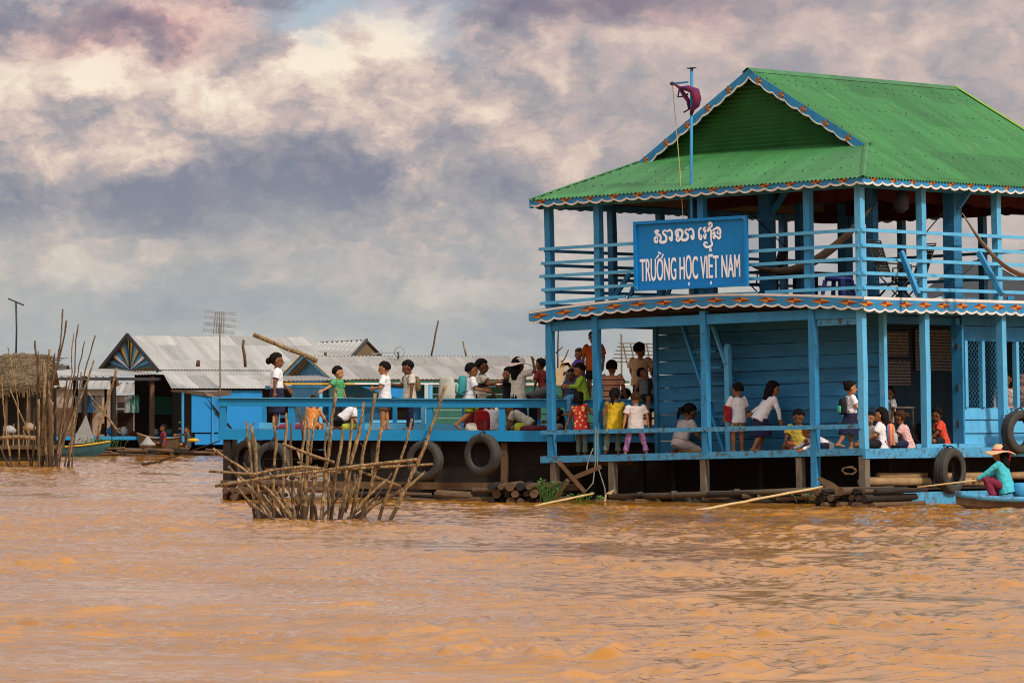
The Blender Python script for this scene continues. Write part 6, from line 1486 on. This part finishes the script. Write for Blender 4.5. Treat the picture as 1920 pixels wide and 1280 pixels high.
# building behind the upper storey at right
t_x = W(1835,487,112); t = thing('neighbour_house', 'dark roofed house with scalloped eaves seen through the right end of the upper veranda', 'house', (t_x.x,112,0))
zr = W(0,487,112).z; ze = W(0,533,112).z; wl = t_x.x-W(1742,0,112).x
croof('roof', (-wl,-3,ze-.35), (-wl,6,ze-.35), (0,6,zr), (0,-.6,zr), 'tin_dark', t, .2, .02); croof('roof', (wl*2,6,ze-.9), (wl*2,-3,ze-.9), (0,-.6,zr), (0,6,zr), 'tin_dark', t, .2, .02)
g = MB(); g.add([(-wl,-3,ze-.35),(wl*2,-3,ze-.9),(0,-.6,zr)], [(0,1,2)]); g.build('roof', M['tin_dark'], t)
g = MB(); 
for i in range(int(wl*3/.3)): g.prism([(-wl+.3*i,-3.02,ze-.35-.0615*i*.3),(-wl+.3*i+.3,-3.02,ze-.37-.0615*i*.3),(-wl+.3*i+.15,-3.02,ze-.52-.0615*i*.3)], (0,.03,0))
g.build('scalloped_eave', M['blue'], t)
for x in (-wl+.4, .5, wl*1.8): bx(t, 'post', (x,-2.6,(ze-.5)/2+.2), (.15,.15,ze-.6), 'blue')
bx(t, 'wall', (wl*.5,1,(ze-.5)/2+.2), (wl*2.4,.1,ze-.6), 'dark'); bx(t, 'hull', (wl*.5,1.5,.3), (wl*3,7,.8), 'dark')

# clutter of the far village
row_raft('scattered driftwood and poles floating before the left huts', W(85,852,176), W(250,850,176), 18, 9, .08)
row_raft('dark timbers and bamboo floating before the brown boat', W(236,852,177.5), W(470,851,178.5), 22, 10, .07)
rc = random.Random(21)
items = [('grey plastic jug on the porch deck of the gable house',(165,815,187),'metal',.16,.4),('dark kettle on the porch deck near the middle post',(222,816,186),'iron',.18,.25),('small red tub at the porch edge',(250,817,185),'rust',.18,.2),('brown jar behind the leaning pole',(192,814,188),'brown',.2,.45),('green tub under the lean-to roof',(318,817,183.5),'green_plank',.2,.28),('dark stove pot under the lean-to roof',(338,817,183.5),'iron',.17,.25)]
for lb, (px,py,Y), mt_, r_, h_ in items: bin_(lb, W(px,py,Y), r_, h_, mt_, 'pot', 'pot')
for i, (px, mt_) in enumerate(((148,'tarp_grey'),(158,'redcloth'),(169,'blue_wall'),(181,'tarp'),(243,'tarp_grey'),(252,'green_plank'))):
    c = W(px, 742, 183.2); g = MB(); w_ = rc.uniform(.14,.22); n = 5; vs = []; fs = []
    for k in range(n+1):
        for j in range(4): vs.append((-w_+2*w_*k/n, .03*math.sin(k*2.1+j), -.22*j+rc.uniform(-.01,.01)))
    for k in range(n):
        for j in range(3): q = k*4+j; fs.append((q,q+1,q+5,q+4))
    g.add(vs, fs); lb = ['grey cloth at the left end of the porch washing line','dark red cloth second on the porch washing line','blue cloth third on the porch washing line','tan cloth fourth on the porch washing line','grey cloth hanging by the brown porch post','green cloth hanging beside the brown porch post'][i]
    o = solo(g, 'hanging_cloth', M[mt_], lb, 'cloth', (0,0,0), 'cloths on the porch washing line'); o.location = c; md = o.modifiers.new('solid','SOLIDIFY'); md.thickness = .012
g = MB(); g.tube([W(138,740,183.2), W(200,743,183.2), W(262,740,183.2)], .012, 5); solo(g, 'washing_line', M['rope_dark'], 'thin washing line strung under the porch awning', 'line', W(138,740,183.2))
def pf(px, y, dz=0.): return PM @ V((x_pf(px, y), y, FZ-.015+dz))
def sd(px, a, dz=0.): q = on_a(px, 800, a); return SM @ V((q.x, a, DECK-.01+dz))
def sr(px, t, dz=0.): q = on_t(px, 800, t); return SM @ V((-t, q.y, DECK-.01+dz))
# platform
pr1 = person('teenage girl in white blouse and navy skirt standing at the left end of the platform', pf(519,1.3), 1.60, 8, 'stand', aL=(.45,.25,-1), fL=(.75,.1,-.75), aR=(-.25,-.25,-1), fR=(-.05,-.1,-1), shirt=CW, hem='in', bottom=CN, bkind='skirt', hair='bunlow', skin=1, hy=-12)
person('boy in green striped shirt stretching one arm back to the left', pf(634,1.7), 1.33, -20, 'stand', aL=(.1,.3,-1), fL=(.3,.1,-1), aR=(-.45,-.9,-.8), fR=(-.6,-.8,-.45), shirt=stripe_mat('green_stripe_cloth', [(.03,.26,.07,1),(.02,.20,.05,1),(.03,.24,.06,1),(.2,.45,.22,1)], 22), bottom=CK, bkind='trousers', skin=2, hy=8)
person('child in orange dress sitting bent on the platform with a hair bun', pf(580,.8), 1.28, 60, 'sidesit', lean=(.35,-.1,1), aL=(.6,.4,-.8), fL=(.8,-.2,-.4), aR=(.3,-.5,-1), fR=(.8,.1,-.6), shirt=pattern_mat('orange_print', (.62,.20,.03,1), (.75,.55,.35,1), 16, .22), sleeve='n', bottom=mat('orange_skirt', (.62,.22,.04,1)), bkind='skirt', hair='bun', hmat=HAIRB, skin=2, hp=25)
person('child in white shirt bending double over the platform, head out of sight', pf(636,.55), 1.38, 20, 'kneel', lean=(.75,-.1,.62), aL=(.3,.3,-1), fL=(.6,0,-1), aR=(-.1,-.3,-1), fR=(.4,0,-1), shirt=CW, hem='in', bottom=CK, bkind='skirt', hair='short', skin=0, hp=50)
person('child in pale pink shirt seated against the rail beside the bent child in white', pf(668,.9), 1.22, 200, 'cross', lean=(.30,0,1), aL=(.5,.3,-1), fL=(.8,-.3,-.5), aR=(.5,-.3,-1), fR=(.8,.3,-.5), shirt=cloth('pale_pink',(.75,.58,.56,1)), bottom=cloth('bright_yellow',(.55,.50,.05,1)), hair='bob', hmat=HAIRB, skin=2, hp=20)
person('boy in loose white shirt and brown shorts facing left, arms folded', pf(722,.7), 1.42, 172, 'stand', legs=dict(tL=(.1,.05,-1), sL=(.05,0,-1)), aL=(.25,.25,-1), fL=(.9,-.5,-.1), aR=(.25,-.25,-1), fR=(.9,.4,-.15), shirt=CW, hem='long', bottom=cloth('brown',(.16,.09,.05,1)), skin=2, hp=8)
pr7 = person('boy in cream shirt and long navy trousers wearing a khaki backpack, looking down left', pf(768,1.6), 1.46, 200, 'stand', aL=(.1,.2,-1), fL=(.1,.02,-1), aR=(.5,-.3,-.9), fR=(.95,.1,.15), shirt=CC, hem='long', bottom=CN, bkind='trousers', skin=1, hp=22)
backpack('small khaki backpack on the boy in cream shirt', pr7, 1.46, [CKH, cloth('mustard',(.45,.32,.06,1)), CK], (.09,.20,.30))
pr8 = person('boy in white shirt and yellow green shorts running right with a teal backpack', pf(880,.8), 1.44, 8, 'run', lean=(.12,0,1), aL=(.3,.2,-1), fL=(.95,0,.05), aR=(.35,-.2,-1), fR=(.95,0,-.15), shirt=CW, hem='long', bottom=cloth('lime',(.36,.50,.04,1)), skin=0)
backpack('teal and green backpack on the running boy', pr8, 1.44, [cloth('teal',(.04,.30,.30,1)), cloth('pale_green',(.25,.45,.38,1)), cloth('dark_teal',(.02,.12,.13,1))], (.16,.27,.40))
person('taller boy in black and cream top reaching right behind the running boy', pf(900,1.6), 1.52, -6, 'walk', lean=(.1,0,1), aL=(.4,.1,-1), fL=(.6,0,-.8), aR=(.75,-.3,-.62), fR=(.93,-.1,-.33), shirt=stripe_mat('cream_black_cloth', [CK.node_tree.nodes['Principled BSDF'].inputs[0].default_value[:] if False else (.70,.60,.42,1),(.02,.02,.02,1)], 3.1), bottom=CKH, skin=1)
person('child in black shirt and red shorts stretching an arm to the left', pf(953,1.4), 1.32, 188, 'stand', aL=(.9,.15,.0), fL=(1,.05,-.15), aR=(.1,-.2,-1), fR=(.3,0,-1), shirt=CK, bottom=cloth('bright_red',(.62,.015,.015,1)), skin=0)
person('girl in cream blouse holding a pale sun hat on her head with one hand', pf(972,.95), 1.52, 40, 'stand', aR=(.75,-.45,.25), fR=(.05,.35,1), aL=(.2,.2,-1), fL=(.4,0,-1), shirt=CC, hem='out', bottom=CN, bkind='skirt', hair='long', skin=1, hat='sun', extra={'hat': cloth('hat_cream',(.80,.62,.50,1))})
person('child in grey shirt bending far forward behind the first school post', pf(1000,1.5), 1.38, 25, 'stand', lean=(.95,0,.42), aL=(.4,.1,-1), fL=(.2,0,-1), aR=(.4,-.1,-1), fR=(.2,0,-1), shirt=CG, hem='out', bottom=CN, bkind='trousers', skin=0)
person('child in white shirt squatting with back to us behind the hanging rope', pf(922,.75), 1.25, 75, 'cross', lean=(.2,0,1), aL=(.5,.3,-1), fL=(.7,-.2,-.6), aR=(.5,-.3,-1), fR=(.7,.2,-.6), shirt=CW, bottom=CN, hair='short', skin=0)
person('child in white shirt bowing over the platform floor beside the lime cloth', pf(990,.65), 1.30, 168, 'kneel', lean=(.82,0,.55), aL=(.3,.1,-1), fL=(.5,0,-.7), aR=(.3,-.1,-1), fR=(.6,0,-.7), shirt=CC, hem='out', bottom=CN, bkind='shorts', skin=0, hp=30)
person('small child in dark top sitting behind the first school post', pf(1052,2.0), 1.2, 200, 'cross', lean=(.15,0,1), aL=(.6,.3,-.9), fL=(.9,-.2,-.3), aR=(.6,-.3,-.9), fR=(.9,.2,-.3), shirt=CK, bottom=CC, skin=0)
person('crouching bare-legged child half hidden behind the red bag', pf(884,1.2), 1.2, 60, 'squat', lean=(.2,0,1), aL=(.7,.2,-.8), fL=(.6,-.1,-.8), aR=(.7,-.2,-.8), fR=(.6,.1,-.8), shirt=cloth('dark_red',(.2,.02,.02,1)), bottom=CK, skin=2)
def bag(name, label, c, r, m_, rz=0, cat='bag', parts=None):
    t = thing(name, label, cat, c, rz); a, b, h = r
    g = MB(); g.loft([ring(V((0,0,z*h)), V((a*q,0,0)), V((0,b*q,0)), 16, .6) for q, z in ((.8,0),(1,.1),(1,.55),(.9,.85),(.6,.98),(.3,1.))]); g.build('bag_body', m_[0], t, True)
    if len(m_) > 1:
        g = MB(); g.loft([ring(V((0,-b,z*h)), V((a*q,0,0)), V((0,.03,0)), 16, .6) for q, z in ((.6,.1),(.7,.16),(.7,.5),(.6,.58))]); g.build('front_pocket', m_[1], t, True)
    return t
bag('backpack', 'red school backpack with pale trim standing on the platform floor', pf(904,.35), (.16,.10,.42), [cloth('bag_red',(.45,.012,.015,1)), cloth('bag_maroon',(.22,.01,.012,1))], R(-15), 'backpack')
bag('cloth_bag', 'cream cloth bundle on the platform left of the red bag', pf(886,.28), (.14,.08,.16), [CC])
bag('cloth_bag', 'lime yellow cloth ball under the bowing child', pf(975,.25), (.12,.10,.17), [cloth('bag_lime',(.50,.55,.03,1))])
bag('cloth_bag', 'flat maroon bag lying on the platform by the first school post', pf(1003,.22), (.30,.12,.12), [cloth('bag_wine',(.13,.02,.025,1))])
bag('cloth_bag', 'pink cloth heap on the platform floor at the left', pf(548,.5), (.28,.14,.13), [cloth('bag_pink',(.60,.12,.22,1))])
bag('cloth_bag', 'yellow and green cloth beside the bent child in white', pf(655,.25), (.16,.1,.14), [cloth('bag_yellowgreen',(.50,.50,.05,1))])
# behind the veranda posts
person('boy with tousled brown hair in purple and light blue top', pf(1087,3.0,.56), 1.16, 205, 'stand', aL=(.6,.2,-.8), fL=(.9,0,-.2), aR=(.6,-.2,-.8), fR=(.8,0,-.6), shirt=cloth('purple_top',(.14,.045,.36,1)), hmat=HAIRB, skin=0, bottom=CK, hp=10)
person('child in lime green shirt and black cap sitting on the rail', pf(1094,-.02,.64), 1.34, 185, 'edge', seat=True, lean=(.15,0,1), aL=(.5,.3,-.8), fL=(1,.1,.1), aR=(.5,-.3,-.8), fR=(1,.1,.0), shirt=cloth('lime_shirt',(.38,.58,.05,1)), sleeve='l', bottom=cloth('light_blue',(.1,.35,.6,1)), bkind='trousers', skin=0, hp=15)
person('tall dark haired boy in orange shirt standing on the rail behind the second post', pf(1113,.06,.64), 1.40, 255, 'stand', aL=(.1,.2,-1), fL=(.2,0,-1), aR=(.1,-.2,-1), fR=(.1,0,-1), shirt=cloth('rust_orange',(.55,.10,.012,1)), bottom=CK, bkind='shorts', skin=1, hp=-5)
person('boy in orange and brown striped shirt seen from behind', pf(1147,.05,.64), 1.44, 78, 'edge', seat=True, aL=(.2,.3,-1), fL=(.4,.1,-1), aR=(.2,-.3,-1), fR=(.4,-.1,-1), shirt=stripe_mat('orange_stripe_cloth', [(.50,.10,.03,1),(.62,.42,.25,1),(.10,.04,.03,1),(.50,.10,.03,1),(.62,.42,.25,1)], 9), hem='out', bottom=CK, bkind='trousers', skin=1)
bn = pf(1205,1.0); t = thing('wooden_bench', 'low bench behind the rail under the child in the peach shirt', 'bench', bn, R(-12.9)); bx(t, 'seat', (0,0,.27), (1.0,.4,.04), 'brown')
for x in (-.4,.4): bx(t, 'leg', (x,0,.125), (.06,.35,.25), 'brown')
person('child in peach orange printed shirt and black trousers standing with back turned', pf(1200,1.0,.30), 1.52, 62, 'stand', aL=(.3,.25,-1), fL=(.5,0,-.8), aR=(.55,-.3,-.7), fR=(.9,.1,-.3), shirt=pattern_mat('peach_print', (.98,.58,.30,1), (.75,.28,.12,1), 26, .18), bottom=CK, bkind='trousers', skin=2, hy=-15)
person('small child in black and grey vest perched on the rail looking up to the right', pf(1209,-.08,.64), 1.20, 305, 'edge', seat=True, aL=(.1,.3,-1), fL=(.6,-.1,-.6), aR=(-.2,-.4,-1), fR=(.1,-.1,-1), shirt=stripe_mat('black_grey_cloth', [(.02,.02,.025,1),(.12,.13,.14,1)], 2.3, 'Y'), sleeve='n', bottom=CK, skin=1, hp=-35, hy=25)
person('small child in dark shirt standing between the purple and orange boys', pf(1072,2.7), 1.30, 240, 'stand', shirt=cloth('dusk_blue',(.05,.07,.14,1)), bottom=CK, skin=1, aL=(.6,.3,-.8), fL=(.8,0,.2))
person('child in pale grey top standing close to the plank wall behind the orange print shirt', pf(1226,1.9), 1.42, 250, 'stand', shirt=cloth('ash',(.42,.40,.40,1)), bottom=CK, skin=0)
person('child in brown top crouching behind the second post', pf(1172,2.0), 1.35, 210, 'squat', shirt=cloth('umber',(.16,.08,.05,1)), bottom=CK, skin=1, aL=(.8,.2,-.5), fL=(.8,0,.3))
person('child in brick red shirt leaning forward behind the girl with the hat', pf(1022,2.8,.25), 1.30, 150, 'walk', lean=(.3,0,1), shirt=cloth('brick',(.30,.04,.03,1)), bottom=CK, skin=1)
# at the veranda rail
person('girl in red sleeveless top with yellow blotches leaning on the low rail', sd(1089,.10), 1.30, 58, 'stand', lean=(-.02,.12,1), legs=dict(tL=(.1,.02,-1), tR=(.05,-.1,-1)), aL=(-.05,.35,-1), fL=(-.15,.35,-1), aR=(.35,-.5,-.75), fR=(.45,-.6,-.35), shirt=pattern_mat('red_yellow_print', (.60,.02,.012,1), (.80,.45,.05,1), 13, .30, (.85,.65,.25,1)), sleeve='n', hem='long', bottom=cloth('grey_green',(.14,.17,.13,1)), bkind='trousers', hair='bob', skin=1)
person('girl in plain mustard yellow top leaning on the rail with back to us', sd(1152,.06), 1.36, 100, 'stand', legs=dict(tL=(.35,.22,-1), sL=(-.1,.15,-1), tR=(.35,-.05,-1), sR=(-.1,.0,-1)), aL=(-.05,.3,-1), fL=(-.05,.02,-1), aR=(.02,-.3,-1), fR=(-.05,-.1,-1), shirt=cloth('mustard_top',(.66,.42,.015,1)), sleeve='n', hem='long', bottom=cloth('olive_grey',(.15,.18,.12,1)), bkind='flared', hair='tail', skin=1, hy=-25)
person('child in pale pink tee and mauve patterned trousers leaning on the rail', sd(1191,.06), 1.28, 92, 'stand', legs=dict(tL=(.3,.30,-1), sL=(-.1,.2,-1), tR=(.3,-.30,-1), sR=(-.1,-.25,-1)), aL=(-.05,.3,-1), fL=(-.05,.15,-1), aR=(-.05,-.4,-1), fR=(-.05,-.15,-1), shirt=cloth('pale_tee',(.70,.58,.52,1)), hem='out', bottom=pattern_mat('mauve_print', (.34,.13,.30,1), (.50,.28,.45,1), 30, .3), bkind='flared', hmat=HAIRB, skin=2)
person('girl with ponytail in pale shirt and skirt kneeling by a yellow plate', sd(1272,.70), 1.66, 30, 'kneel', lean=(.42,0,1), aL=(.4,.2,-1), fL=(.8,0,-.6), aR=(.35,-.2,-1), fR=(.8,0,-.7), shirt=cloth('pale_grey_pink',(.52,.44,.42,1)), bottom=pattern_mat('pale_floral', (.55,.42,.38,1), (.35,.12,.1,1), 26, .15), bkind='skirt', hair='tail', skin=1, hp=28, hem='in')
g = MB(); g.loft([ring(V((0,0,z)), V((r_,0,0)), V((0,r_,0)), 18) for r_, z in ((.16,0),(.22,.03),(.23,.04),(.2,.035))]); o = solo(g, 'plate', M['yellow'], 'yellow plate on the deck beside the kneeling girl', 'plate', (0,0,0), None, True); o.location = sd(1302,.45,.02)
pr26 = person('boy in white shirt and camouflage shorts standing at the blue stair', sd(1382,.55), 1.38, 122, 'stand', aL=(.15,.25,-1), fL=(.45,.05,-.9), aR=(.1,-.25,-1), fR=(.3,0,-1), shirt=CW, hem='out', bottom=pattern_mat('camouflage', (.30,.24,.13,1), (.04,.035,.03,1), 17, .38), skin=0)
m_ = pr26[2] @ pr26[1]['wL']; g = MB(); g.box((0,0,0), (.06,.22,.30), rot=Matrix.Rotation(R(20),3,'X') @ Matrix.Rotation(R(25),3,'Z')); g.box((.035,0,0), (.02,.2,.28), 1, rot=Matrix.Rotation(R(20),3,'X') @ Matrix.Rotation(R(25),3,'Z')); o = solo(g, 'book', [cloth('book_red',(.42,.015,.02,1)), cloth('book_blue',(.03,.06,.35,1))], 'red and blue book held under the arm of the boy in camouflage shorts', 'book', (0,0,0)); o.location = m_+V((.05,-.06,.08))
pr27 = person('girl with black hair in white long-sleeved shirt stooping to the right', sd(1425,.6), 1.50, 18, 'stand', lean=(.62,-.05,1), legs=dict(tL=(.35,.1,-1), sL=(-.35,0,-1), tR=(-.1,-.1,-1), sR=(-.55,0,-1)), aL=(-.55,.5,-.8), fL=(-.75,.3,-.55), aR=(.3,-.2,-1), fR=(.25,0,-1), shirt=CW, sleeve='l', hem='out', bottom=CN, bkind='skirt', hair='long', skin=0, hp=15)
person('child in yellow shirt and coral shorts sitting cross-legged facing us', sd(1497,.55), 1.44, 262, 'cross', lean=(.10,0,1), aL=(.3,.3,-1), fL=(.7,-.2,-.6), aR=(.3,-.3,-1), fR=(.8,.0,-.5), shirt=cloth('soft_yellow',(.62,.46,.07,1)), bottom=cloth('coral',(.55,.14,.08,1)), skin=1, hp=22)
person('girl with long hair and navy skirt lying low behind the fourth post', sd(1548,.5), 1.3, 195, 'sidesit', lean=(.85,.1,.42), aL=(.5,.3,-.7), fL=(.9,0,-.3), aR=(.5,-.3,-.7), fR=(.9,0,-.3), shirt=CW, sleeve='l', bottom=CN, bkind='skirt', hair='long', skin=0, hp=20)
pr30 = person('girl in white blouse and long navy skirt walking right with a black and green backpack', sd(1594,.55), 1.34, 12, 'walk', legs=dict(tL=(.15,.05,-1), tR=(-.35,-.05,-1), sR=(-.6,0,-.9)), aL=(.1,.2,-1), fL=(.6,0,-.8), aR=(.3,-.2,-.9), fR=(.7,.1,.6), shirt=CW, hem='in', bottom=CN, bkind='skirt', hair='bun', skin=2)
backpack('black backpack with green pocket on the walking girl', pr30, 1.34, [CK, cloth('mint_green',(.06,.50,.30,1)), CK], (.12,.22,.30), lift=-.04)
# right side veranda and doorway
person('child in beige vest sitting behind the corner post', sd(1632,1.0), 1.3, 250, 'cross', lean=(.1,0,1), shirt=CC, sleeve='n', bottom=CKH, skin=0)
pr32 = person('long-haired girl in white blouse sitting with a red and yellow backpack', sr(1655,.15), 1.42, 165, 'cross', lean=(.1,0,1), aL=(.4,.2,-1), fL=(.8,-.2,-.5), aR=(.4,-.3,-1), fR=(.8,.1,-.5), shirt=CW, bottom=CK, bkind='skirt', hair='long', skin=2)
backpack('rounded pink yellow and blue backpack on the sitting long-haired girl', pr32, 1.42, [stripe_mat('bag_stripe', [(.55,.08,.10,1),(.60,.35,.05,1),(.10,.30,.50,1),(.55,.08,.10,1),(.60,.30,.10,1)], 6., 'X'), cloth('floral_pocket',(.45,.45,.38,1)), cloth('strap_red',(.4,.03,.03,1))], (.14,.27,.42), lift=-.06)
person('girl with a pink hair bow in pink patterned blouse sitting beside the doorway', sr(1702,.15), 1.36, 175, 'cross', lean=(.32,0,1), aL=(.5,.2,-1), fL=(.8,-.1,-.5), aR=(.5,-.2,-1), fR=(.8,.1,-.5), shirt=pattern_mat('pink_print', (.62,.36,.32,1), (.28,.10,.10,1), 20, .26), bottom=CN, bkind='skirt', hair='bunlow', hmat=HAIRB, skin=1, hp=25)
person('boy in red and white shirt sitting in the dark doorway', sr(1768,.50,.05), 1.38, 190, 'cross', lean=(.25,0,1), aL=(.5,.2,-1), fL=(.7,-.1,-.6), aR=(.3,-.2,-1), fR=(.6,.1,-.7), shirt=stripe_mat('red_white_cloth', [(.60,.05,.015,1),(.60,.05,.015,1),(.66,.60,.56,1)], 2.4, 'Y'), bottom=CK, skin=1, hp=20)
person('child in dark clothes deep inside the doorway', sr(1735,1.1), 1.4, 230, 'cross', shirt=CK, bottom=CK, skin=1)
person('child in white and navy top standing just inside the door', sr(1668,1.0), 1.25, 200, 'stand', shirt=CW, bottom=CN, skin=1)
person('woman in pale floral blouse standing inside the right window', sr(1886,1.2), 1.56, 250, 'stand', shirt=pattern_mat('floral_blouse', (.62,.45,.40,1), (.25,.08,.08,1), 22, .3), sleeve='l', bottom=CK, bkind='trousers', hair='bunlow', skin=1)
person('adult in brown patterned shirt at the right edge of the window', sr(1915,1.1), 1.6, 240, 'stand', aL=(.6,.2,-.7), fL=(.9,-.3,0), shirt=pattern_mat('brown_print', (.45,.16,.08,1), (.65,.55,.45,1), 24, .22), bottom=CK, bkind='trousers', hair='short', skin=0)
# woman paddling
cy = 83.3; cx_ = (1885-960)*cy/F
t = thing('paddle_canoe', 'narrow worn blue canoe carrying the paddling woman at right', 'boat', (cx_+.45, cy, 0), R(3))
g = MB(); rings = []; Lc = 1.35
for i in range(21):
    s = -1+2*i/20; x = Lc*s if s < 0 else Lc*1.4*s; bw = max(.03,.33*(1-abs(s)**2.8)**.7); top = .17+.10*abs(s)**3; bot = -.1+.22*abs(s)**5
    rings.append([V((x,-bw,top)),V((x,-bw*.8,.06+bot*.3)),V((x,-bw*.4,bot)),V((x,bw*.4,bot)),V((x,bw*.8,.06+bot*.3)),V((x,bw,top)),V((x,bw*.88,top)),V((x,bw*.3,bot+.05)),V((x,-bw*.3,bot+.05)),V((x,-bw*.88,top))])
g.loft(rings); g.build('hull', M['boat_brown'], t)
for sg in (-1,1):
    g = MB(); g.tube([V(((Lc*s if s < 0 else Lc*1.4*s), sg*max(.03,.34*(1-abs(s)**2.8)**.7), .165+.10*abs(s)**3)) for s in frange(-1,1,.1)], .032, 6, flat=1.8); g.build('gunwale', M['blue_worn'], t, True)
bx(t, 'thwart', (-.1,0,.2), (.22,.5,.03), 'boat_tan')
prw = person('woman in turquoise shirt and straw hat with red ribbon squatting in the canoe', (cx_+.02, cy, .13), 1.62, 158, 'squat', lean=(.26,0,1), aL=(.75,.15,-.62), fL=(.85,.1,-.55), aR=(.7,-.1,-.7), fR=(.8,.3,-.4), shirt=cloth('turquoise',(.07,.52,.58,1)), sleeve='l', hem='out', bottom=cloth('wine_trousers',(.22,.02,.05,1)), bkind='trousers', hair='long', skin=0, hat='sun', extra={'hat': cloth('straw',(.70,.46,.24,1)), 'band': cloth('ribbon_red',(.65,.02,.06,1))}, build=1.12, curl=1.)
wl_ = prw[2] @ prw[1]['wL']
g = MB(); p0 = wl_+V((.30,.02,.02)); p1 = W(1720,913,83.2); g.tube([p0, p1], .016, 7); solo(g, 'paddle', M['bamboo'], 'long thin bamboo pole held level by the woman in the canoe', 'pole', wl_, smooth=True)
g = MB(); c = W(1912,915,83.3); g.loft([ring(V((0,0,z)), V((r_,0,0)), V((0,r_,0)), 12) for r_, z in ((.10,-.16),(.13,-.1),(.13,.06),(.1,.1))]); o = solo(g, 'bucket', M['blue'], 'blue tub behind the woman in the canoe', 'bucket', (0,0,0), None, True); o.location = c
# far people
person('person in dark red shirt sitting in the boat under the tarpaulin awning', W(306,835,181), 1.5, 200, 'cross', shirt=cloth('far_red',(.20,.02,.03,1)), bottom=CK, skin=1)
person('person in dark grey reaching left beside the bright blue tin wall', W(352,838,180.5), 1.5, 190, 'cross', aR=(1,0,.0), fR=(1,.1,-.1), shirt=cloth('far_grey',(.05,.07,.08,1)), sleeve='l', bottom=CK, skin=0)
